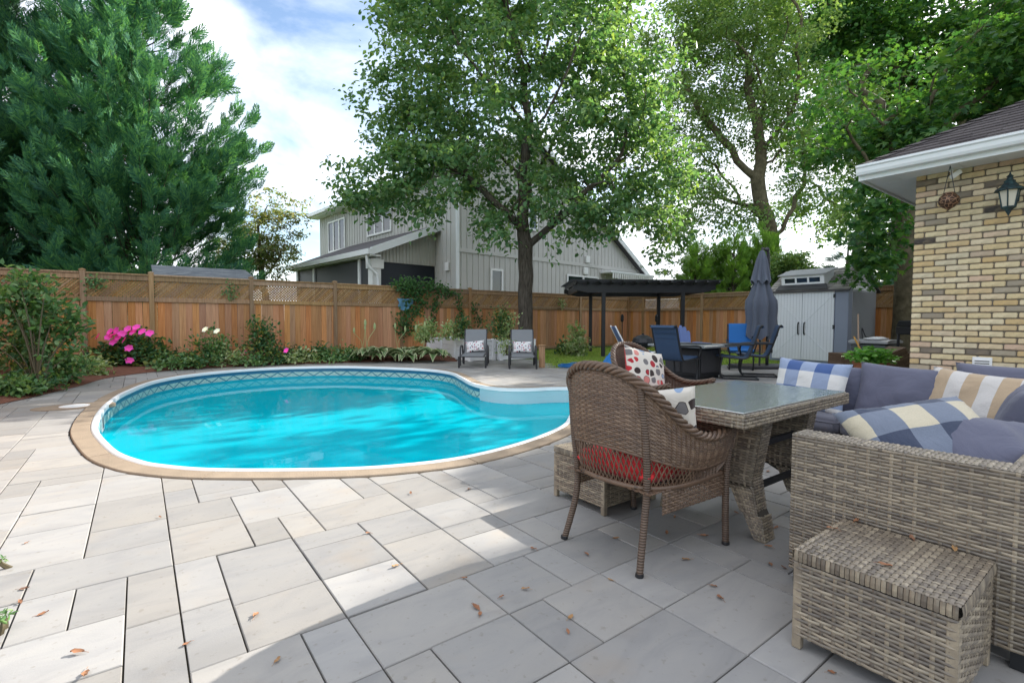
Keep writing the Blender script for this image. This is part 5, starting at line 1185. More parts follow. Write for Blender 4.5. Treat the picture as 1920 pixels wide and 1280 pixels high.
# ---- closed umbrella
up_ = Vector((*DP(1425, 640, 11.4)[:2], 0)); um = empty('patio_umbrella', up_, -YAW, 'closed slate-grey patio umbrella standing before the shed doors', 'umbrella')
zt1 = DP(1424, 470, 11.4).z
def folds(prof, n=8, amp=.22, ph=0., seed=0):
    mb = MB(); P = []; m = 64
    for r_, z in prof:
        row = []
        for k in range(m+1):
            a = 2*math.pi*k/m; f_ = 1+amp*math.cos(n*a+ph)+.10*math.sin(3*a+seed)+.05*math.sin(17*a+z*3); row.append((r_*f_*math.cos(a), r_*f_*math.sin(a), z+(.05*math.cos(n*a+ph) if (r_, z) == prof[-1] else 0)))
        P.append(row)
    return mb.grid(P)
folds([(.02, zt1), (.05, zt1-.03), (.11, zt1-.22), (.16, zt1-.50), (.195, zt1-.70), (.20, zt1-.74)], 8, .16).build('canopy_vent', MT['umbfab'], um, smooth=True)
folds([(.10, zt1-.62), (.15, zt1-.78), (.22, zt1-1.02), (.28, zt1-1.14), (.29, zt1-1.32), (.275, zt1-1.55), (.30, zt1-1.85), (.30, zt1-2.0)], 8, .20, .4, 2).build('canopy', MT['umbfab'], um, smooth=True)
MB().tube([(0, 0, .05), (0, 0, zt1+.06)], .022, 10).build('pole', MT['dark'], um)
MB().tube(catmull([(.30, .25, .06), (.30, .25, 1.4), (.25, .22, zt1-.05), (.16, .15, zt1+.02)], 5), .036, 10).build('mast', MT['dark'], um, smooth=True)
MB().tube([(.16, .15, zt1+.02), (0, 0, zt1+.05)], .02, 8).build('arm', MT['dark'], um)
MB().box(-.45, .75, -.15, .65, 0, .07).build('base', MT['dark'], um, bevel=.02)
# ---- deck box, tools, wicker stools by the shed
bx = empty('deck_box', (14.1, 4.25, 0), label='grey plastic deck box with pale lid beside the shed', cat='storage box')
MT['boxgrey'] = simple('grey_resin', (0.13, 0.14, 0.14), 0.6, 0.1, 4, 0.3)
for k in range(4): MB().box(-.5, .5, -.35, .35, .02+k*.135, .15+k*.135).build('panel', MT['boxgrey'], bx, bevel=.012)
MB().extr([(-.55, -.39, .585), (.55, -.39, .585), (.55, -.39, .63), (.3, -.39, .665), (-.35, -.39, .665), (-.55, -.39, .63)], (0, .78, 0)).build('lid', MT['shedgrey'], bx)
dc = pillow('folded_sheet', (.60, .36, .07), MT['white'], Matrix.Translation((13.95, 4.2, .69)), 'crumpled white sheet lying on the deck box', 'sheet', seed=21, wr=.03)
def tool(p0, p1, hmat, hd, label, name):
    r_ = empty(name, p0, label=label, cat='garden tool'); d = Vector(p1)-Vector(p0); MB().tube([(0, 0, .02), d], .017, 8).build('handle', hmat, r_, smooth=True)
    if hd: MB().box(-.10, .10, -.012, .012, 0, .24, Matrix.Rotation(R(20), 4, 'Y')).build('blade', hd, r_, bevel=.01)
MT['orangewood'] = simple('yellow_handle', (0.52, 0.27, 0.045), 0.5, 0.1); MT['palewood'] = simple('pale_handle', (0.40, 0.28, 0.20), 0.6, 0.1)
tool(Vector((*DP(1632, 690, 11.2)[:2], 0)), DP(1601, 631, 11.75), MT['orangewood'], MT['dark'], 'yellow-handled tool leaning on the deck box', 'shovel')
tool(Vector((*DP(1610, 690, 11.4)[:2], 0)), DP(1609, 589, 11.9), MT['palewood'], MT['blue'], 'pale-handled shovel with blue blade standing against the shed', 'shovel')
fr_ = empty('folded_trolley', Vector((*DP(1612, 640, 12.9)[:2], 0)), -YAW, 'thin black folded metal trolley leaning on the shed wall', 'trolley')
for x in (-.18, .10): MB().tube(catmull([(x, 0, .0), (x-.03, 0, .6), (x+.02, .1, .92), (x+.12, .12, .72), (x+.25, .1, .55)], 5), .012, 6).build('tube', MT['dark'], fr_, smooth=True)
def brownstool(px_, py_, dep, rz, tilt, label):
    p = DP(px_, py_, dep); r_ = empty('wicker_stool', (p.x, p.y, 0), rz, label, 'stool', 'dark wicker stools stored by the shed'); mb, co = MB(), MB()
    wbox(mb, co, -.24, .24, -.22, .22, .03, .42, rp_=.022, cp=.05, trp=.03, tcp=.04); Mt = Matrix.Rotation(tilt, 4, 'Y')
    if tilt: Mt = Matrix.Translation((0, 0, .10)) @ Mt
    for m_ in (mb, co): m_.v = [tuple(Mt @ Vector(v)) for v in m_.v]
    o = mb.build('body', MT['wick'], r_, fix=False, kind='stuff'); co.build('core', MT['ratback'], o)
brownstool(1586, 672, 10.6, -YAW, 0, 'dark wicker stool in front of the shed corner'); brownstool(1676, 676, 10.2, -YAW, R(-22), 'dark wicker stool tipped against the deck box'); brownstool(1698, 672, 11.0, -YAW+.3, 0, 'dark wicker stool half hidden by the brick wall')
gq = Vector((*DP(1712, 640, 11.2)[:2], 0)); gr = empty('barbecue', gq, -YAW, 'black barbecue poking out past the brick corner', 'barbecue')
MB().box(-.22, .30, -.25, .25, .80, .98).build('firebox', MT['black'], gr, bevel=.02); MB().extr([(-.22, -.25, .985), (-.22, .25, .985), (-.22, .18, 1.12), (-.22, -.18, 1.12)], (.52, 0, 0)).build('lid', MT['black'], gr, bevel=.02)
for sx in (-.18, .26):
    for sy in (-.2, .2): MB().box(sx-.02, sx+.02, sy-.02, sy+.02, 0, .8).build('leg', MT['dark'], gr)
# ---- blue things on the lawn
cl = empty('folding_lounger', Vector((*DP(1182, 660, 12.2)[:2], 0)), -YAW, 'blue folding lounger with white frame under the pergola', 'lounge chair')
def chx(nm, pts, mat, half=.26, th=.02): panel(pts, half, th).build(nm, mat, cl)
chx('back_sling', crv([(-.42, .95), (-.30, .70), (-.14, .42), (-.05, .34)]), MT['slatblue']); chx('seat_sling', crv([(-.05, .33), (.2, .30), (.52, .34)]), MT['blue'])
for s in (-1, 1):
    MB().tube(catmull([(-.44, s*.28, .97), (-.30, s*.28, .70), (-.1, s*.28, .36), (.2, s*.28, .31), (.54, s*.28, .35)], 5), .018, 7).build('frame', MT['white'], cl, smooth=True); MB().tube([(-.1, s*.28, .36), (-.25, s*.28, 0)], .016, 6).build('leg', MT['white'], cl); MB().tube([(.35, s*.28, .32), (.42, s*.28, 0)], .016, 6).build('leg', MT['white'], cl)
kp = Vector((*DP(1205, 655, 13.0)[:2], 0)); kb = empty('kettle_grill', kp, label='low black grill with lid under the pergola', cat='barbecue')
MB().lathe([(.05, .36), (.24, .42), (.28, .52), (.28, .54)], n=18).build('bowl', MT['black'], kb); MB().lathe([(.285, .542), (.25, .64), (.13, .71), (.03, .73), (.03, .76)], n=18).build('lid', MT['black'], kb)
for k in range(3): a = k*2.1; MB().tube([(.15*math.cos(a), .15*math.sin(a), .42), (.30*math.cos(a), .30*math.sin(a), 0)], .012, 6).build('leg', MT['black'], kb)
# crumpled tarp
P = []; n = 26; c = GP(1160, 690)
for i in range(n+1):
    row = []
    for j in range(n+1):
        a = -1+2*i/n; b = -1+2*j/n; r2 = a*a+b*b; q = Vector((a*2, b*2, 3)); h = max(.012, .40*max(0, 1-r2*.8)+.10*mnoise.noise(q*1.6)+.05*mnoise.noise(q*4)) if r2 < 1.25 else .012
        row.append((a*.42, b*.34, h))
    P.append(row)
tp = MB().grid(P).build('tarp', MT['blue'], smooth=True); tp.location = (c.x, c.y, 0); tag(tp, 'crumpled bright blue tarp on the grass behind the wicker armchair', 'tarp')
hc = GP(1085, 688); pts = []
for k in range(120): a = k*.21; r_ = .34+.07*math.sin(k*.37); pts.append((hc.x+r_*1.3*math.cos(a), hc.y+r_*math.sin(a), -.015+.028*(k//30)+.01*math.sin(k)))
tag(MB().tube(pts, .014, 6).build('garden_hose', MT['blue'], smooth=True), 'blue garden hose coiled loosely on the lawn edge', 'hose')
# blue cloth hung on the fence
q = PV(757, 566, FV-.08); P = []
for i in range(13):
    row = []
    for j in range(7): a = i/12; b = j/6; row.append((q.x-.22+.5*a+.05*math.sin(b*3), FV-.075-.03*math.sin(a*9+b*2)-.02*b, q.z+.10-b*(.14+.22*abs(math.sin(a*2.6+.4)))))
    P.append(row)
MT['teal'] = cloth('pale_blue_cloth', (0.13, 0.30, 0.44))
tag(MB().grid(P).build('cloth', MT['teal'], smooth=True), 'pale blue cloth hung over the fence rail beside the vine', 'cloth')
# ================================================================== VEGETATION
def nrm(a): return a/np.maximum(np.linalg.norm(a, axis=-1, keepdims=True), 1e-6)
def leafmesh(name, P, D, Nn, L, Wd, mat, parent=None, hexa=False, kind=None, curl=.12, tri=None):
    n = len(P); L = np.broadcast_to(L, (n,))[:, None]; Wd = np.broadcast_to(Wd, (n,))[:, None]
    D = nrm(D); S = nrm(np.cross(D, Nn)); U = np.cross(S, D)
    if hexa:
        V = np.stack([P, P+D*L*.30+S*Wd*.5+U*L*.07, P+D*L*.68+S*Wd*.36+U*L*.05, P+D*L-U*L*curl, P+D*L*.68-S*Wd*.36+U*L*.05, P+D*L*.30-S*Wd*.5+U*L*.07], 1).reshape(-1, 3)
        b = np.arange(n)[:, None]*6; F = np.concatenate([b+np.array([[0, 3, 2, 1]]), b+np.array([[0, 5, 4, 3]])], 1).reshape(-1, 4)
    else:
        V = np.stack([P, P+D*L*.42+S*Wd*.5+U*L*.08, P+D*L-U*L*curl, P+D*L*.42-S*Wd*.5+U*L*.08], 1).reshape(-1, 3)
        F = np.arange(n*4).reshape(-1, 4)
    return npmesh(name, V, F, mat, parent, kind=kind)
def starleaf(name, P, D, Nn, L, mat, parent=None):          # lobed maple leaf: five points
    n = len(P); L = np.broadcast_to(L, (n,))[:, None]; D = nrm(D); S = nrm(np.cross(D, Nn)); U = np.cross(S, D)
    pr = [(0, 0), (.05, .30), (.30, .48), (.36, .22), (.78, .34), (.62, .12), (1.0, 0)]
    pts = [(a, b) for a, b in pr]+[(a, -b) for a, b in pr[-2:0:-1]]
    V = np.stack([P+D*L*a+S*L*b+U*L*(.10*abs(b)-.15*a*a) for a, b in pts], 1).reshape(-1, 3); m = len(pts)
    b = np.arange(n)[:, None]*m
    F = np.concatenate([b+np.array([q]) for q in ([0, 1, 2, 3], [0, 3, 5, 6], [3, 4, 5, 5], [0, 6, 7, 9], [9, 7, 8, 8], [0, 9, 10, 11])], 1).reshape(-1, 4)
    F3 = []
    quads = np.array([[0, 1, 2, 3], [0, 3, 5, 6], [0, 6, 7, 9], [0, 9, 10, 11]]); tris = np.array([[3, 4, 5], [9, 7, 8]])
    T = np.concatenate([quads[:, [0, 1, 2]], quads[:, [0, 2, 3]], tris], 0)
    F = (b[:, :, None]+T[None]).reshape(-1, 3)
    return npmesh(name, V, F, mat, parent)
def sample_blobs(blobs, n, rng, shell=.38):
    vol = np.array([b[1][0]*b[1][1]*b[1][2] for b in blobs])**.8; idx = rng.choice(len(blobs), n, p=vol/vol.sum())
    d = nrm(rng.normal(size=(n, 3))); r_ = rng.random(n)**shell
    C_ = np.array([list(b[0]) for b in blobs]); Rr = np.array([list(b[1]) for b in blobs])
    return C_[idx]+d*r_[:, None]*Rr[idx]
def colonize(trunk, A, step=.4, infl=3.0, kill=.55, iters=90, rng=None, up=.05):
    nodes = [np.array(p, float) for p in trunk]; par = list(range(-1, len(trunk)-1)); A = A.copy(); alive = np.ones(len(A), bool)
    N = np.array(nodes); d = np.linalg.norm(A[:, None]-N[None], axis=2); near = d.argmin(1); dist = d.min(1)
    for it in range(iters):
        act = alive & (dist < infl*(3 if it < 12 else 1))
        if not act.any(): break
        new = []
        for k in np.unique(near[act]):
            sel = act & (near == k); v = nrm(A[sel]-nodes[k]).sum(0)
            v = v/(np.linalg.norm(v)+1e-6)+rng.normal(size=3)*.18+np.array([0, 0, up if it > 7 else up+.45]); v /= np.linalg.norm(v)
            new.append((k, nodes[k]+v*step))
        b0 = len(nodes)
        for k, p in new: nodes.append(p); par.append(int(k))
        Nn = np.array(nodes[b0:]); dd = np.linalg.norm(A[:, None]-Nn[None], axis=2); m = dd.min(1); am = dd.argmin(1)+b0
        upd = m < dist; near[upd] = am[upd]; dist[upd] = m[upd]; alive &= dist > kill
    return np.array(nodes), par
def branchmesh(name, nodes, par, r0, mat, parent, tip=.008, expo=2.2, flare=1.25):
    n = len(nodes); acc = np.zeros(n); kids = [[] for _ in range(n)]
    for i, p in enumerate(par):
        if p >= 0: kids[p].append(i)
    rad = np.zeros(n)
    for i in range(n-1, -1, -1):
        rad[i] = tip if not kids[i] else sum(rad[k]**expo for k in kids[i])**(1/expo)
    rad = tip+(rad-tip)*(r0-tip)/max(1e-6, rad[0]-tip)
    z0 = nodes[0][2]
    V = []; F = []; m = 7
    for i, p in enumerate(par):
        if p < 0: continue
        a = Vector(nodes[p]); b = Vector(nodes[i]); d = (b-a).normalized(); q = d.cross(Vector((.3, .2, 1) if abs(d.z) < .9 else (1, .2, 0))).normalized(); c = d.cross(q)
        main = kids[p] and max(kids[p], key=lambda k: rad[k]) == i
        ra = rad[p] if main else min(rad[p], rad[i]*1.25); rb = rad[i]
        if p == 0: ra *= flare
        mm = m if rb > .03 else 4; b0 = len(V)
        for (pt, r_) in ((a-d*ra*.15, ra), (b+d*rb*.1, rb)):
            for k in range(mm): an = 2*math.pi*k/mm; V.append(pt+(q*math.cos(an)+c*math.sin(an))*r_)
        for k in range(mm): F.append((b0+k, b0+(k+1) % mm, b0+mm+(k+1) % mm, b0+mm+k))
    mb = MB(); mb.v = [tuple(v) for v in V]; mb.f = F
    return mb.build(name, mat, parent, smooth=True, fix=False)
def tree(name, label, base, trunk, blobs, nat, perat, spread, L, W_, lmat, bmat, r0, seed, step=.42, kill=.6, droop=.5, hexa=False, star=False, flat=.6, shell=.38, prune=(), vprune=()):
    rng = np.random.default_rng(seed); A = sample_blobs(blobs, nat, rng, shell)
    r_ = empty(name, base, label=label, cat='tree'); B = np.array(list(base))
    tr_ = [np.array(p)-B for p in trunk]
    for x0, x1, y0, y1, pr in prune:
        if pr > .9:
            gx = A[:, 0]-1.802*A[:, 2]; gy = A[:, 1]-.079*A[:, 2]; A = A[~((gx > x0) & (gx < x1) & (gy > y0) & (gy < y1) & (rng.random(len(A)) < pr))]
    A = A-B; nat = len(A)
    nodes, par = colonize(tr_, A, step, kill=kill, rng=rng); branchmesh('trunk', nodes, par, r0, bmat, r_)
    n = nat*perat; idx = np.repeat(np.arange(nat), perat); cen = A.mean(0)
    # short sprays: every attractor carries a few twigs so leaves bunch along lines
    tw = nrm(rng.normal(size=(nat, 3, 3))*np.array([1, 1, .45])+nrm(A-cen)[:, None]*.5); ti = rng.integers(0, 3, n)
    along = rng.random(n)**.8*spread*1.9-spread*.35
    P = A[idx]+tw[idx, ti]*along[:, None]+rng.normal(size=(n, 3))*spread*np.array([.34, .34, .34*flat])
    P[:, 2] -= (along.clip(0)/spread)**2*spread*.14
    D = rng.normal(size=(n, 3))*np.array([1, 1, .5])+tw[idx, ti]*.6; D[:, 2] -= droop
    Nn = rng.normal(size=(n, 3))*.55; Nn[:, 2] += 1
    Ls = L*rng.uniform(.65, 1.25, n); keep = np.ones(n, bool)
    for x0, x1, y0, y1, pr in prune:                     # open windows in the crown where the sun comes through
        gx = P[:, 0]+B[0]-1.802*P[:, 2]; gy = P[:, 1]+B[1]-.079*P[:, 2]; keep &= ~((gx > x0) & (gx < x1) & (gy > y0) & (gy < y1) & (rng.random(n) < pr))
    for v0, u0, u1, pr in vprune:                       # the same for a facade standing at y = v0
        s_ = (v0-P[:, 1]-B[1])/.1045; uh = P[:, 0]+B[0]-.9945*s_; zh = P[:, 2]+B[2]-.649*s_; keep &= ~((s_ > 0) & (uh > u0) & (uh < u1) & (zh > 0) & (zh < 9) & (rng.random(n) < pr))
    P, D, Nn, Ls = P[keep], D[keep], Nn[keep], Ls[keep]
    if star: starleaf('crown', P, D, Nn, Ls, lmat, r_)
    else: leafmesh('crown', P, D, Nn, Ls, Ls*W_, lmat, r_, hexa)
    return r_
def B_(px, py, dep, rx, ry=None, rz=None): p = DP(px, py, dep); return ((p.x, p.y, p.z), (rx, ry or rx, rz or rx))
def ground_at(px, dep): p = DP(px, 640, dep); return Vector((p.x, p.y, 0))
# ---- the big shade tree (linden)
g = ground_at(985, 14.4); D0 = 14.4
tr = [(g.x, g.y, -.05), (g.x, g.y, .5), (g.x+.01, g.y, 1.2), (g.x, g.y+.02, 1.9), (g.x+.02, g.y, 2.35)]
blobs = [B_(985, 175, D0, 3.6, 3.6, 3.4), B_(1000, -60, D0, 3.6, 3.6, 2.6), B_(800, 300, D0-.6, 2.0, 2.0, 1.6), B_(850, 120, D0, 2.2, 2.2, 2.2), B_(735, 345, D0-.3, 1.45, 1.4, .85), B_(770, 210, D0, 1.35, 1.4, 1.3), B_(780, 60, D0, 1.2, 1.4, 1.6), B_(1180, 280, D0, 2.0, 2.0, 2.2), B_(1150, 390, D0-.5, 1.9, 1.6, 1.0), B_(1130, 90, D0, 2.3, 2.3, 2.4), B_(880, 400, D0-1.2, 1.4, 1.2, .75), B_(1040, 380, D0-1.5, 1.5, 1.4, .8), B_(692, 378, D0-.2, .85, .9, .5), B_(1260, 370, D0, 1.1, 1.2, 1.1), B_(905, 455, D0-1.2, .6, .6, .35), B_(1285, 425, D0, .9, .9, .55), B_(1235, 455, D0-.5, .5, .5, .3)]
tree('shade_tree', 'large linden with dense green crown rising from behind the lounge chairs', g, tr, blobs, 640, 84, .42, .150, .64, MT['lf_linden'], MT['bark'], .215, 3, kill=.7, hexa=True)
# ---- second tree behind the fence
D1 = 29.5; K = 1.37; g = ground_at(1442, D1); zf = DP(1440, 450, D1).z
tr = [(g.x, g.y, -.05), (g.x, g.y, 2.0), (g.x-.05, g.y, 4.0), (g.x-.12, g.y, zf), (g.x-.45, g.y+.1, zf+1.2)]
blobs = [B_(1400, 130, D1, 3.6*K, 3.4*K, 3.4*K), B_(1390, -40, D1, 3.4*K, 3.3*K, 2.4*K), B_(1310, 250, D1, 2.2*K, 2.2*K, 2.2*K), B_(1300, 370, D1, 1.8*K, 1.8*K, 1.2*K), B_(1480, 230, D1, 1.9*K, 1.9*K, 2.0*K), B_(1500, 340, D1, 1.1*K, 1.2*K, .9*K), B_(1400, 400, D1, 1.3*K, 1.3*K, .8*K), B_(1290, 100, D1, 2.2*K, 2.2*K, 2.4*K), B_(1540, 300, D1, .8*K, .9*K, 1.2*K), B_(1250, 420, D1, 1.3*K, 1.2*K, .8*K), B_(1560, 380, D1, .7*K, .7*K, .6*K)]
tree('yard_tree', 'tall airy tree with forked trunk behind the closed umbrella', g, tr, blobs, 500, 115, .78, .20, .62, MT['lf_back'], MT['bark2'], .46, 5, step=.8, kill=1.2)
# a bare leaning limb crossing to the right of the fork
tt = ground_at(1462, 19.5)
# ---- maple beside the shed
D2 = 13.3; K = .84; g = ground_at(1692, D2); 
tr = [(g.x, g.y, -.05), (g.x, g.y, 1.2), (g.x+.02, g.y, 2.4), (g.x, g.y+.05, 3.7), (g.x+.05, g.y, 4.9)]
blobs = [B_(1740, 120, D2, 3.6*K, 3.6*K, 2.2*K), B_(1720, 30, D2, 3.8*K, 3.6*K, 1.3*K), B_(1560, 130, D2-1, 1.9*K, 2.0*K, 1.9*K), B_(1610, 235, D2-1, 1.6*K, 1.6*K, 1.0*K), B_(1850, 200, D2, 2.4*K, 2.4*K, 1.6*K), B_(1690, 255, D2-.5, 1.4*K, 1.5*K, .9*K), B_(1635, 430, D2-1.2, 1.0*K, .8*K, 1.1*K), B_(1600, 350, D2-1.2, .6*K, .6*K, .6*K), B_(1590, 40, D2, 2.0*K, 2.2*K, 1.8*K), B_(1655, 330, D2-1, .5*K, .5*K, .5*K)]
tree('maple_tree', 'maple with broad lobed leaves growing beside the storage shed', g, tr, blobs, 520, 110, .47, .17, .8, MT['lf_maple'], MT['bark2'], .23, 8, step=.42, kill=.7, star=True, droop=.25, prune=((-10, 1.9, 1.6, 4.2, 1.0), (-10, .9, 3.0, 9.0, .985), (.9, 4.4, 3.0, 9.0, .9)))
# ---- tall tree behind the bungalow, just out of frame (its soft shade reaches the near paving)
blobs = [((20.5, -1.0, 10.5), (3.0, 2.9, 1.9)), ((19.5, -4.0, 10.0), (3.0, 2.8, 2.0)), ((22.0, -5.0, 11.0), (3.0, 3.0, 2.0)), ((20.0, 1.0, 10.0), (2.2, 1.5, 1.2)), ((21.6, .8, 11.0), (2.0, 1.6, 1.2))]
tree('maple_tree', 'tall maple behind the brick house shading the near paving', Vector((20.5, -3.0, 0)), [(20.5, -3.0, -.05), (20.5, -3.0, 2.5), (20.5, -2.9, 5.0), (20.5, -2.8, 7.4)], blobs, 440, 95, .60, .23, .85, MT['lf_maple'], MT['bark2'], .30, 9, step=.6, kill=.9, hexa=True, droop=.25, shell=.5, prune=((-12, 9, 1.80, 9, 1.0), (-12, .12, -9, 1.80, 1.0), (.12, .6, -9, 1.80, .5)))
D4 = 44.0; K = 1.63; g = ground_at(1800, D4)
blobs = [B_(1760, 60, D4, 5.4*K, 4.0*K, 3.2*K), B_(1600, 70, D4, 3.2*K, 3.0*K, 2.8*K), B_(1880, 90, D4, 4.5*K, 4.0*K, 3.2*K), B_(1700, 170, D4, 4.0*K, 3.0*K, 1.6*K), B_(1560, 20, D4, 2.4*K, 2.4*K, 1.6*K)]
tree('maple_tree', 'tall maple far behind the shed whose upper leaves fill the sky over the roof', g, [(g.x, g.y, 0), (g.x, g.y, 5), (g.x, g.y, 10), (g.x, g.y, 15)], blobs, 420, 95, 1.3, .40, .8, MT['lf_maple'], MT['bark2'], .60, 15, step=1.2, kill=1.9, hexa=True, droop=.25, prune=((-60, 6, 1.6, 9, .98),))
D5 = 38.0; g = ground_at(1600, D5)
blobs = [B_(1650, 300, D5, 3.0, 2.6, 2.6), B_(1535, 265, D5, 2.2, 2.2, 1.8), B_(1600, 400, D5, 2.2, 2.2, 1.5), B_(1500, 375, D5, 1.5, 1.5, 1.2), B_(1660, 470, D5, 2.0, 2.0, 1.6), B_(1590, 200, D5, 2.0, 2.0, 1.4)]
tree('yard_tree', 'loose yellow-green tree far behind the storage shed', g, [(g.x, g.y, 0), (g.x, g.y, 3), (g.x, g.y, 6)], blobs, 210, 75, .95, .28, .65, MT['lf_back'], MT['bark2'], .35, 16, step=1.0, kill=1.5)
# ---- pale small tree beyond the fence
D3 = 23.0; g = ground_at(500, D3)
blobs = [B_(465, 440, D3, 1.5, 1.5, 1.3), B_(500, 385, D3, 1.0, 1.0, .8), B_(545, 420, D3, .9, .9, .8), B_(440, 490, D3, 1.3, 1.3, .8), B_(510, 480, D3, 1.2, 1.2, .9), B_(565, 400, D3, .5, .5, .5), B_(500, 350, D3, .35, .35, .5)]
tree('cherry_tree', 'small pale-leaved tree between the big cypress and the neighbouring house', g, [(g.x, g.y, 0), (g.x, g.y, 1.2), (g.x, g.y, 2.2)], blobs, 150, 60, .34, .15, .55, MT['lf_cherry'], MT['bark2'], .14, 12, step=.4, kill=.5)
# ---- bright shrubs seen over the fence on the right
for k, (px_, py_, dd, rx_, rz_, lab) in enumerate(((1475, 500, 22, .9, .7, 'yellow-green bush showing behind the shed roof ridge'), (1300, 500, 26.0, 1.7, 1.3, 'rounded light green bush over the fence right of the neighbouring house'))):
    g = ground_at(px_, dd); blobs = [B_(px_, py_, dd, rx_, rx_, rz_), B_(px_+30, py_+25, dd, rx_*.8, rx_*.8, rz_*.8)]
    tree('bush', lab, g, [(g.x, g.y, 0), (g.x, g.y, .8)], blobs, 80, 60, .35, .16, .6, MT['lf_back'], MT['bark2'], .10, 20+k, step=.5, kill=.5)
# ---- conifers
def frond_template():
    V = []; F = []
    def bl(p, q, w_):
        d = np.array(q)-np.array(p); s = np.array([-d[1], d[0], 0]); s = s/np.linalg.norm(s)*w_; m = (np.array(p)+np.array(q))/2; b = len(V)
        V.extend([np.array(p), m+s, np.array(q), m-s]); F.append((b, b+1, b+2, b+3))
    bl((0, 0, 0), (1, 0, .10), .022)
    for k in range(8):
        t_ = .12+.80*k/8; ln = .40*(1-t_)**.75+.07
        for s in (-1, 1):
            a = R(38+8*(k % 2)); q = (t_+ln*math.cos(a), s*ln*math.sin(a), .10*t_+.06*ln+(.03 if k % 2 else -.02)); bl((t_, 0, .10*t_), q, .030)
            if ln > .2:
                m = ((t_+q[0])/2, q[1]/2, .1*t_+.03); bl(m, (m[0]+.16, m[1]+s*.03, m[2]+.03), .024)
    return np.array(V), np.array(F)
FT, FF = frond_template()
def conifer(name, label, base, prof, nb, nf, mat, seed, fl=.62, rise=.55, droop=.0, trunk_r=.25, gap=.0, half=None, group=None):
    rng = np.random.default_rng(seed); H = prof[-1][0]; zs = np.array([p[0] for p in prof]); rs_ = np.array([p[1] for p in prof])
    r_ = empty(name, base, label=label, cat='tree', group=group)
    MB().tube([(0, 0, -.05), (.03, .02, H*.3), (-.02, .03, H*.65), (0, 0, H*.97)], [trunk_r, trunk_r*.8, trunk_r*.45, .03], 8).build('trunk', MT['bark'], r_, smooth=True)
    limbs = MB(); Pf = []; Df = []; Uf = []; Lf = []
    w_ = np.interp(np.linspace(zs[0], H, 200), zs, rs_); cdf = np.cumsum(w_); cdf = cdf/cdf[-1]
    for b in range(nb):
        z = np.interp(rng.random(), cdf, np.linspace(zs[0], H, 200)); a = rng.random()*2*math.pi
        if half is not None:
            a = half+(rng.random()-.5)*R(250)
        Rm = np.interp(z, zs, rs_)*rng.uniform(.72, 1.12); el = rise*rng.uniform(.5, 1.3)+.35*(z/H)**3
        hd = np.array([math.cos(a), math.sin(a), 0]); pts = []
        z_s = z-Rm*math.tan(min(1.0, el))*.6
        for k in range(7):
            t_ = k/6; p = hd*Rm*t_+np.array([0, 0, z_s+Rm*math.tan(min(1.0, el))*t_*(.55+.45*t_)-droop*Rm*t_*t_]); pts.append(p)
        pts = np.array(pts); limbs.tube(pts[::2], [.035, .022, .012, .005], 4, cap=False)
        m = max(5, int(nf*(.45+.55*Rm/max(rs_))))
        t_ = 1-rng.random(m)**1.35*.72; ii = np.clip(t_*6, 0, 5.999); i0 = ii.astype(int); f_ = (ii-i0)[:, None]; pos = pts[i0]*(1-f_)+pts[i0+1]*f_; tg_ = nrm(pts[i0+1]-pts[i0])
        sd_ = np.cross(tg_, np.array([0, 0, 1.])); sd_ = nrm(sd_); lat = rng.normal(size=m)*.62
        Dd = nrm(tg_+sd_*lat[:, None]+np.array([0, 0, .25])+rng.normal(size=(m, 3))*.22); Pf.append(pos+rng.normal(size=(m, 3))*.07); Df.append(Dd); Uf.append(nrm(np.array([0, 0, 1.])+hd*.2+rng.normal(size=(m, 3))*.55)); Lf.append(fl*rng.uniform(.6, 1.2, m)*(.75+.35*t_))
    P = np.concatenate(Pf); D = np.concatenate(Df); U = np.concatenate(Uf); L = np.concatenate(Lf)[:, None, None]
    S = nrm(np.cross(U, D)); U = np.cross(D, S)
    V = P[:, None]+(D[:, None]*FT[None, :, :1]+S[:, None]*FT[None, :, 1:2]+U[:, None]*FT[None, :, 2:3])*L
    n, m = len(P), len(FT); F = (np.arange(n)[:, None, None]*m+FF[None]).reshape(-1, 4)
    npmesh('crown', V.reshape(-1, 3), F, mat, r_); limbs.build('limbs', MT['bark'], r_, fix=False, kind='stuff')
    return r_
toc = math.atan2(-CF.y, -CF.x)
conifer('cypress_tree', 'tall feathery cypress standing behind the fence above the pink hibiscus', ground_at(276, 18.0), [(1.2, 3.2), (3.2, 3.55), (6.8, 3.55), (9.5, 2.3), (11.5, 1.35), (13.2, .7), (14.8, .12)], 320, 36, MT['lf_con'], 31, fl=.64, rise=.62, half=toc)
conifer('cypress_tree', 'darker cypress at the end of the fence beside the weathered side fence', ground_at(8, 16.4), [(.8, 2.8), (3, 2.8), (8, 1.9), (13, 1.45), (18, .3)], 270, 34, MT['lf_con2'], 32, fl=.62, rise=.55, half=toc)
conifer('cypress_tree', 'low dark cypress filling the gap under the two tall ones', ground_at(120, 18.6), [(.8, 2.6), (2.5, 2.9), (5, 2.2), (9.5, .3)], 120, 26, MT['lf_con2'], 33, fl=.8, rise=.5, half=toc)
hd_ = [(1303, 25, .93), (1338, 25.4, .86), (1372, 24.6, 1.0), (1402, 25.2, .95), (1432, 24.8, 1.04), (1462, 25.6, .8)]
h0 = None
for k, (px_, dd, s) in enumerate(hd_):
    g = ground_at(px_, dd)
    if h0 is None: h0 = conifer('cedar', 'columnar bright green cedar in the row behind the pergola fence', g, [(.2, .75), (1.5, .8), (4, .6), (5.6, .1)], 120, 16, MT['lf_hedge'], 40, fl=.42, rise=1.0, trunk_r=.10, group='cedars behind the pergola'); o = h0
    else: o = copy_tree(h0)
    o.location = g; o.rotation_euler = (0, 0, k*1.3); o.scale = (1, 1, s)
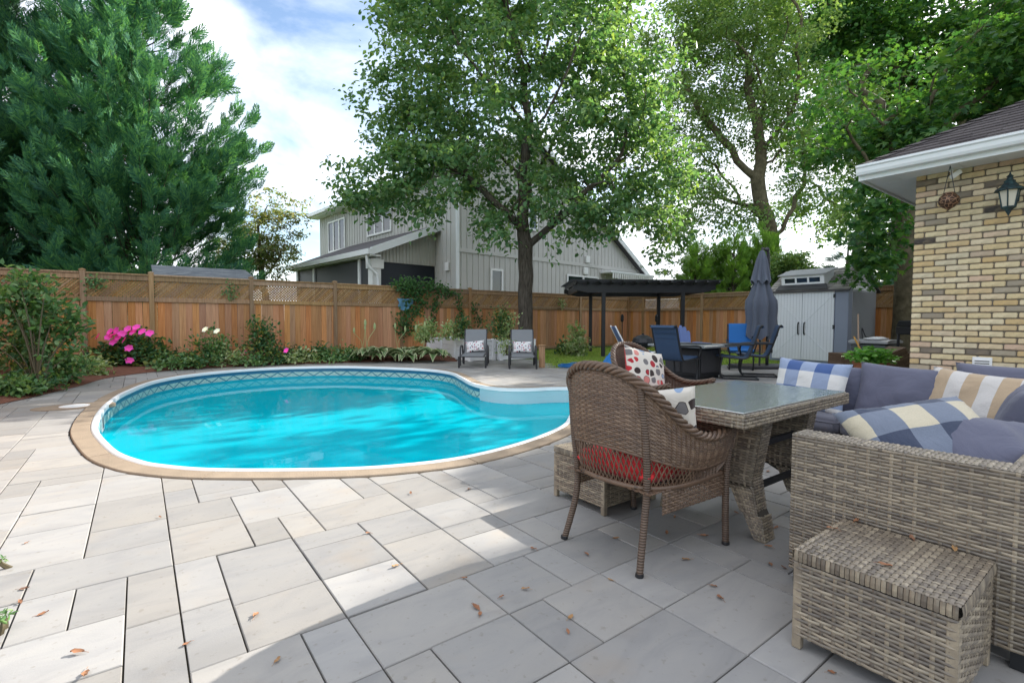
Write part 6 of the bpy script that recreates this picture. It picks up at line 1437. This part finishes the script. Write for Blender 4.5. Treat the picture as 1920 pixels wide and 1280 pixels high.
conifer('spruce_tree', 'blue-green spruce far behind the maple trunk and shed', ground_at(1668, 30), [(.5, 2.6), (3, 2.4), (7, 1.2), (10.5, .15)], 150, 20, MT['lf_spruce'], 41, fl=.7, rise=.12, droop=.15)
conifer('spruce_tree', 'low blue-green spruce between the shed roof and maple trunk', ground_at(1585, 27), [(.5, 2.0), (2, 1.9), (4.0, 1.0), (5.4, .15)], 90, 18, MT['lf_spruce'], 42, fl=.6, rise=.12, droop=.15)
# ---- garden plants
def shrub(name, label, base, blobs, n, L, W_, mat, seed, cat='shrub', stems=7, droop=.2, hexa=True, group=None, spread=.10, clump=26):
    rng = np.random.default_rng(seed); base = Vector(base); B = np.array(list(base)); r_ = empty(name, base, label=label, cat=cat, group=group)
    k = max(4, n//clump); A = sample_blobs(blobs, k, rng, .45)-B; A[:, 2] = np.maximum(A[:, 2], .05)
    st = MB()
    for q in rng.choice(k, min(k, stems), replace=False):
        e = Vector(A[q]); st.tube(catmull([(rng.normal()*.03, rng.normal()*.03, -.02), (e.x*.35, e.y*.35, e.z*.55), e], 4), [.012, .012, .011, .010, .009, .008, .006, .005, .004], 5, cap=False)
    st.build('stems', MT['stem'], r_, fix=False, kind='stuff')
    idx = np.repeat(np.arange(k), clump); m = len(idx); out = nrm(A-A.mean(0)*np.array([1, 1, .5]))
    P = A[idx]+rng.normal(size=(m, 3))*spread; P[:, 2] = np.maximum(P[:, 2], .03)
    D = rng.normal(size=(m, 3))*.8+out[idx]*.7; D[:, 2] += .1-droop; Nn = rng.normal(size=(m, 3))*.5+np.array([0, 0, 1.])+out[idx]*.3
    Ls = L*rng.uniform(.6, 1.3, m); leafmesh('foliage', P, D, Nn, Ls, Ls*W_, mat, r_, hexa); return r_
def flower(parent, p, r_, mat, face=None, cmat='lf_light'):
    rng = np.random.default_rng(int(abs(p[0]*911+p[2]*377))); f_ = Vector(face or (-CF*.8+Vector((rng.normal()*.3, rng.normal()*.3, .45)))).normalized()
    s = f_.cross(Vector((0, 0, 1))).normalized(); u_ = s.cross(f_); P = []; D = []; Nn = []
    for k in range(6): a = 2*math.pi*k/6+rng.random()*.4; d = s*math.cos(a)+u_*math.sin(a); P.append(p); D.append(list(d+f_*.28)); Nn.append(list(f_))
    return leafmesh('flower', np.array(P, float), np.array(D), np.array(Nn), r_, r_*1.15, mat, parent, True, curl=.15)
b0 = GP(70, 738)
shrub('leafy_shrub', 'tall leafy green shrub in front of the weathered side fence', b0, [B_(35, 600, 7.9, .50, .5, .5), B_(85, 590, 8.1, .42, .42, .42), B_(60, 545, 8.1, .35, .35, .30), B_(115, 620, 8.1, .30, .3, .35), B_(15, 660, 7.6, .5, .5, .4), B_(90, 665, 7.9, .4, .4, .3), B_(10, 570, 8, .4, .4, .3), B_(128, 600, 8.2, .18, .2, .2)], 2300, .115, .50, MT['lf_shrub'], 50, stems=22, spread=.11)
for k, (px_, py_, rx_, rz_, m_, lab) in enumerate(((20, 745, .34, .16, 'lf_shrub', 'low leafy ground plant with yellowing leaves at the corner of the paving'), (110, 722, .42, .30, 'lf_shrub', 'bushy low plant under the tall leafy shrub'), (160, 706, .40, .20, 'lf_light', 'pale-edged low plant between the tall shrub and hibiscus'), (60, 738, .34, .16, 'lf_dark', 'dark creeping plant below the tall leafy shrub'), (40, 705, .5, .45, 'lf_light', 'pale variegated bush behind the tall leafy shrub stems'))):
    g = GP(px_, py_); shrub('ground_plant', lab, (g.x, g.y, .03), [((g.x, g.y, .03+rz_*.6), (rx_, rx_*.8, rz_))], 620, .085, .55, MT[m_], 60+k, 'plant', spread=.07)
# hibiscus
dh = 11.1; g = ground_at(245, dh)
hib = shrub('hibiscus', 'hibiscus bush covered with bright pink flowers against the fence', (g.x, g.y, .05), [B_(225, 668, dh, .52, .45, .30), B_(275, 665, dh, .48, .42, .36), B_(255, 640, dh, .38, .35, .22), B_(205, 672, dh, .30, .3, .22), B_(295, 680, dh, .3, .3, .18)], 2100, .105, .62, MT['lf_dark'], 70, stems=14)
for (px_, py_) in ((184, 631), (207, 622), (219, 620), (204, 632), (213, 642), (222, 633), (234, 637), (240, 617), (250, 623), (256, 614), (281, 625), (242, 653), (243, 676), (267, 622), (229, 626), (213, 628)):
    p = DP(px_, py_, dh-.45)-hib.location; flower(hib, tuple(p), .092, MT['pink'])
def small(px_, y_top, dep, w_, mat, lab, seed, n=700, L=.09, nm='garden_shrub', z0=.05, cat='shrub', shape=1.0):
    g = ground_at(px_, dep); zt_ = DP(px_, y_top, dep).z; h = zt_-z0; hw_ = w_/2*dep/F_PX
    return shrub(nm, lab, (g.x, g.y, z0), [((g.x, g.y, z0+h*.42), (hw_, hw_*.9, h*.45)), ((g.x+hw_*.2, g.y, z0+h*.72), (hw_*.62*shape, hw_*.6*shape, h*.28))], n, L, .58, mat, seed, cat)
s1 = small(398, 622, 11.6, 62, MT['lf_shrub'], 'rose-like shrub with a white bloom left of the second fence panel', 80, 800)
for q in ((407, 621), (385, 618)): flower(s1, tuple(DP(*q, 11.3)-s1.location), .085, MT['whitepetal'])
s2 = small(487, 600, 12.1, 72, MT['lf_dark'], 'dark leafy shrub in front of the fence post, taller than its neighbours', 81, 1000)
small(345, 668, 11.3, 60, MT['lf_dark'], 'low dark shrub between the hibiscus and the rose-like shrub', 82, 420)
small(540, 655, 12.4, 70, MT['lf_dark'], 'low spreading shrub with one pink bloom beside the dark leafy shrub', 83, 520)
small(590, 650, 12.8, 62, MT['lf_dark'], 'low spreading shrub in front of the long plain fence panel', 84, 520)
s3 = small(640, 655, 13.0, 70, MT['lf_shrub'], 'low bright shrub next to the hostas', 85, 520)
for q in ((537, 657), (458, 662), (146, 686)):
    s = s2 if q[0] > 200 else hib; flower(s, tuple(DP(*q, 11.7 if q[0] > 200 else 9.8)-s.location), .075, MT['pink'])
for k, (px_, dd) in enumerate(((322, 10.7), (372, 11.0), (430, 11.5), (470, 11.5), (512, 11.9), (563, 12.3), (612, 12.6), (655, 12.9))):
    small(px_, 672-(k % 3)*3, dd, 62, MT[('lf_shrub', 'lf_dark', 'lf_light')[k % 3]], 'low leafy clump edging the flower bed along the pool', 140+k, 300, .085, 'edging_plant', cat='plant')['group'] = 'low clumps edging the flower bed'
# hostas
def hosta_mesh():
    rng = np.random.default_rng(77); mb = MB()
    t = NT('hosta_leaf'); at = t.n('ShaderNodeVertexColor'); at.layer_name = 'rib'; sp = t.n('ShaderNodeSeparateColor'); t.l(at.outputs[0], sp.inputs[0])
    c = t.ramp(sp.outputs[0], [(0.0, (0.09, 0.17, 0.055)), (.55, (0.12, 0.22, 0.07)), (.72, (0.38, 0.42, 0.22)), (1, (0.48, 0.50, 0.30))])
    b = t.n('ShaderNodeBsdfPrincipled'); t.l(c, b.inputs['Base Color']); b.inputs['Roughness'].default_value = .45; tl = t.n('ShaderNodeBsdfTranslucent'); t.l(c, tl.inputs[0]); m = t.n('ShaderNodeMixShader'); m.inputs[0].default_value = .25; t.l(b.outputs[0], m.inputs[1]); t.l(tl.outputs[0], m.inputs[2]); t.l(m.outputs[0], t.out.inputs['Surface'])
    MT['hosta'] = t.m; leaves = []
    for q in range(20):
        a = q*2.4+rng.normal()*.2; tilt = rng.uniform(.35, 1.15); L = rng.uniform(.22, .34); Wd = L*.62; P = []; col = []
        for i in range(8):
            s = i/7; w_ = Wd/2*math.sin(math.pi*min(1, s*1.02+.02)**.75)**.8 if 0 < s < 1 else .004; x = L*s; bend = -1.3*s*s*.5; row = []
            for j in range(5):
                yy = (j-2)/2; X = .05+x*math.cos(tilt+bend); Z = .10+x*math.sin(tilt+bend)+abs(yy)*w_*.35
                row.append(Matrix.Rotation(a, 3, 'Z') @ Vector((X, yy*w_, Z))); col.append(abs(yy) if 0 < i < 7 else 1)
            P.append(row)
        g = MB().grid(P); me = g.mesh('leaf', t.m, smooth=True, fix=False); ca = me.color_attributes.new('rib', 'FLOAT_COLOR', 'POINT')
        for k, cc in enumerate(col): ca.data[k].color = (cc, cc, cc, 1)
        leaves.append(me)
    return leaves
HL = hosta_mesh()
hs = [(676, 671, 13.2), (705, 668, 13.6), (722, 676, 12.9), (748, 672, 13.3), (770, 668, 13.7), (762, 680, 12.7), (792, 674, 13.1), (815, 678, 12.8), (735, 664, 14.0), (690, 679, 12.7)]
for k, (px_, py_, dd) in enumerate(hs):
    g = ground_at(px_, dd); r_ = empty('hosta', (g.x, g.y, .02), k*1.1, 'variegated hosta clump with pale-edged leaves along the bed by the pool', 'plant', 'hostas along the bed')
    s = 1.25+.3*((k*37) % 5)/5; r_.scale = (s, s, s*1.05)
    for me in HL: link('leaf', me, r_)
    if k % 3 == 0:
        for j in range(2): MB().tube(catmull([(0, 0, .1), (.04*(j+1), .03, .35), (.12*(j*2-1), .05, .55+.06*j)], 4), .005, 5).build('flower_stalk', MT['lf_light'], r_); MB().lathe([(.004, 0), (.022, .04), (.02, .09), (.003, .13)], (.12*(j*2-1), .05, .54+.06*j), 8).build('seed_head', MT['lf_light'], r_)
# planter plants
def onp(px_, y_top, y_bot, dep, w_, mat, lab, seed, n, L=.08, nm='potted_plant'):
    zb_ = DP(px_, y_bot, dep).z; g = DP(px_, y_bot, dep); zt_ = DP(px_, y_top, dep).z; h = zt_-zb_; hw_ = w_/2*dep/F_PX
    return shrub(nm, lab, (g.x, g.y, zb_), [((g.x, g.y, zb_+h*.35), (hw_, hw_*.8, h*.35)), ((g.x+hw_*.1, g.y, zb_+h*.72), (hw_*.55, hw_*.5, h*.30))], n, L, .5, mat, seed, 'plant')
w1 = onp(800, 600, 640, 13.6, 46, MT['lf_light'], 'white-flecked shrub growing at the end of the long white planter', 90, 520, .10)
w2 = onp(842, 612, 636, 13.2, 40, MT['lf_light'], 'pale flowering plant in the long white planter', 91, 420)
onp(868, 588, 634, 13.4, 30, MT['lf_dark'], 'upright dark green plant in the long white planter beside the lounge chair', 92, 520)
onp(938, 578, 636, 12.9, 46, MT['lf_dark'], 'tall dark bushy plant in the shorter white planter', 93, 900)
onp(955, 592, 634, 12.8, 26, MT['lf_light'], 'yellow-green leafy plant beside the tree trunk', 94, 260)
onp(950, 637, 664, 12.3, 22, MT['lf_light'], 'white-flowered plant spilling over the front of the shorter planter', 95, 240, .07)
pw = small(1080, 603, 15.6, 40, MT['lf_light'], 'upright white-flowering plant alone on the lawn', 96, 620, .12, z0=-.03, cat='plant', shape=.6)
small(1333, 622, 19.0, 30, MT['lf_dark'], 'dark round shrub at the foot of the fence right of the pergola', 97, 420, .12, z0=-.03)
small(1065, 640, 16.3, 60, MT['lf_dark'], 'dim low shrub along the fence behind the white-flowering plant', 98, 380, .12, z0=-.03)
hp = DP(1632, 700, 8.2); pot = empty('herb_pot', (hp.x, hp.y, 0), label='pot of bright green basil behind the sofa', cat='plant')
MB().lathe([(.16, 0), (.24, .38), (.26, .40), (.26, .43), (.22, .43), (.21, .36)], n=20).build('pot', simple('terracotta', (0.30, 0.12, 0.06), .8), pot)
rng = np.random.default_rng(5); A = nrm(rng.normal(size=(420, 3)))*rng.random((420, 1))**.4*np.array([.36, .36, .16])+np.array([0, 0, .52]); MT['lf_basil'] = leafmat('basil_leaves', [(0.06, 0.17, 0.03), (0.10, 0.25, 0.045), (0.15, 0.31, 0.07)], .3)
leafmesh('foliage', A, rng.normal(size=(420, 3))*np.array([1, 1, .3]), rng.normal(size=(420, 3))*.4+np.array([0, 0, 1.]), .095, .07, MT['lf_basil'], pot, True)
# vines over the fence
def vine(label, paths, n, seed, L=.085, mat='lf_vine', sp=.07):
    rng = np.random.default_rng(seed); base = PV(*paths[0][0], FV-.1); r_ = empty('climbing_vine', (base.x, base.y, 0), label=label, cat='vine'); P = []; st = MB()
    for path in paths:
        pts = catmull([PV(x, y, FV-.12)-Vector((base.x, base.y, 0)) for x, y in path], 8); st.tube(pts, .008, 4, cap=False)
        a = np.array([list(p) for p in pts]); ln = np.linalg.norm(np.diff(a, axis=0), axis=1).sum(); k = int(n*ln); i = rng.random(k)*(len(a)-1.001); i0 = i.astype(int); f_ = (i-i0)[:, None]; P.append(a[i0]*(1-f_)+a[i0+1]*f_+rng.normal(size=(k, 3))*np.array([sp*1.3, sp*.7, sp]))
    P = np.concatenate(P); m = len(P); D = rng.normal(size=(m, 3))*.6; D[:, 2] -= .6; leafmesh('foliage', P, D, rng.normal(size=(m, 3))*.4+np.array([0, -1, .5]), L*rng.uniform(.6, 1.2, m), L*.75, MT[mat], r_, True); st.build('stems', MT['stem'], r_, fix=False, kind='stuff')
vine('thick dark vine hanging over the fence beside the blue cloth', [[(748, 536), (765, 533), (785, 540), (810, 540)], [(758, 538), (770, 560), (768, 590), (765, 625)], [(775, 540), (790, 565), (785, 585)], [(752, 590), (755, 620)], [(748, 534), (775, 530), (815, 537), (840, 545)]], 230, 101, sp=.11)
vine('pair of thin vine strands hanging down the fence behind the planter', [[(815, 570), (812, 600), (808, 620)], [(822, 552), (812, 575)], [(858, 545), (862, 575), (866, 600), (868, 625)], [(888, 570), (895, 590), (900, 610)], [(830, 550), (850, 548)]], 120, 102)
vine('small fern-like sprig growing through the lattice', [[(172, 522), (182, 528), (192, 535)], [(178, 530), (170, 538)]], 260, 103, mat='lf_shrub', L=.06)
vine('leafy sprig poking through the lattice of the second panel', [[(430, 530), (432, 545), (434, 555)]], 220, 104, mat='lf_shrub', L=.06)
vine('pale sprig on the lattice to the right of the tree trunk', [[(1052, 562), (1056, 570)], [(1050, 568), (1058, 574)]], 200, 105, mat='lf_light', L=.07)
# ---- lawn
rng = np.random.default_rng(9); n = 90000
LP = np.stack([rng.uniform(7.4, 16.9, n), rng.uniform(5.2, 14.1, n)], 1)
keep = []
pat = PATIO
import itertools
cell = {}
def inpat(x, y):
    k = (int(x*5), int(y*5))
    if k not in cell: cell[k] = inside(((k[0]+.5)/5, (k[1]+.5)/5), PATIO)
    return cell[k]
mask = np.array([not inpat(x, y) for x, y in LP]); LP = LP[mask]; n = len(LP)
P = np.concatenate([LP, np.full((n, 1), -.045)], 1); D = rng.normal(size=(n, 3))*.45; D[:, 2] = 1
hh = rng.uniform(.035, .085, n); o = leafmesh('grass', P, D, rng.normal(size=(n, 3))*np.array([1, 1, .1]), hh, .009, MT['grass'], None, False, kind='stuff', curl=.1); tag(o, 'sunlit mown lawn grass between paving and fence', 'grass')
# ---- fallen leaves on the paving
MT['deadleaf'] = (lambda t: t.pbr(t.hsv(t.ramp(t.orand(), [(0, (0.26, 0.12, 0.065)), (.4, (0.34, 0.17, 0.09)), (.75, (0.20, 0.11, 0.075)), (1, (0.40, 0.23, 0.10))]), t.math('ADD', t.math('MULTIPLY', t.noise(60, 3), .6), .7)), .75, None, .2))(NT('dry_leaf'))
LM = []
for q in range(5):
    rq = random.Random(q); P = []
    for i in range(6):
        s = i/5; w_ = (.010+.006*rq.random())*math.sin(math.pi*min(.98, s+.02))+.001; P.append([(-.03+.06*s, (j-1)*w_, .006+.010*abs(j-1)*rq.random()+.012*math.sin(s*3+q)*abs(s-.5)) for j in range(3)])
    mb = MB().grid(P); mb.tube([(-.05, .002, .004), (-.03, 0, .007)], .0012, 4); LM.append(mb.mesh('leaf', MT['deadleaf'], smooth=True, fix=False))
lpx = [(940, 1120), (985, 1105), (893, 1140), (900, 1152), (742, 1062), (870, 1085), (1000, 1030), (1065, 1185), (1070, 1158), (1287, 1050), (1337, 1100), (1350, 1122), (1265, 970), (1155, 1010), (1145, 1088), (1100, 1040), (1420, 985), (1455, 990), (1440, 1000), (1470, 1065), (1445, 1060), (1300, 935), (1345, 925), (1425, 940), (1400, 875), (1440, 885), (1560, 1262), (1440, 1025), (50, 1018), (80, 1152), (145, 1225), (38, 1130), (480, 1154), (350, 1208), (45, 1105), (300, 970), (770, 925), (880, 918), (1360, 985), (1320, 1005), (1380, 962), (1250, 1000), (1405, 910), (690, 1000), (160, 1265), (520, 1240)]
for k, (x, y) in enumerate(lpx):
    g = GP(x, y); o = link('fallen_leaf', LM[k % 5]); o.location = (g.x, g.y, .002); o.rotation_euler = (0, 0, k*2.39); s = .42+.36*((k*31) % 7)/7; o.scale = (s, s, s)
    tag(o, 'small dry brown leaf or seed wing lying on the paving', 'leaf', 'dry leaves scattered on the paving')
for k, (x, y) in enumerate(((1605, 978), (1560, 992), (1790, 1030), (1660, 1060), (1710, 1010))):
    g = GP(x, y, .337); o = link('fallen_leaf', LM[k % 5]); o.location = (g.x, g.y, .338); o.rotation_euler = (0, 0, k*1.7); o.scale = (.6, .6, .6); tag(o, 'tiny dry leaf scrap lying on the rattan storage box lid', 'leaf', 'leaf scraps on the storage box')

for k, (x, y) in enumerate(((4, 1192), (10, 1178), (3, 1068))):
    g = GP(x, y); shrub('weed', 'small green weed sprouting from a paving joint' , (g.x, g.y, 0), [((g.x, g.y, .008), (.012, .012, .008))], 14, .028, .35, MT['lf_shrub'], 130+k, 'weed', stems=1, group='weeds in the paving joints', spread=.006, clump=3)
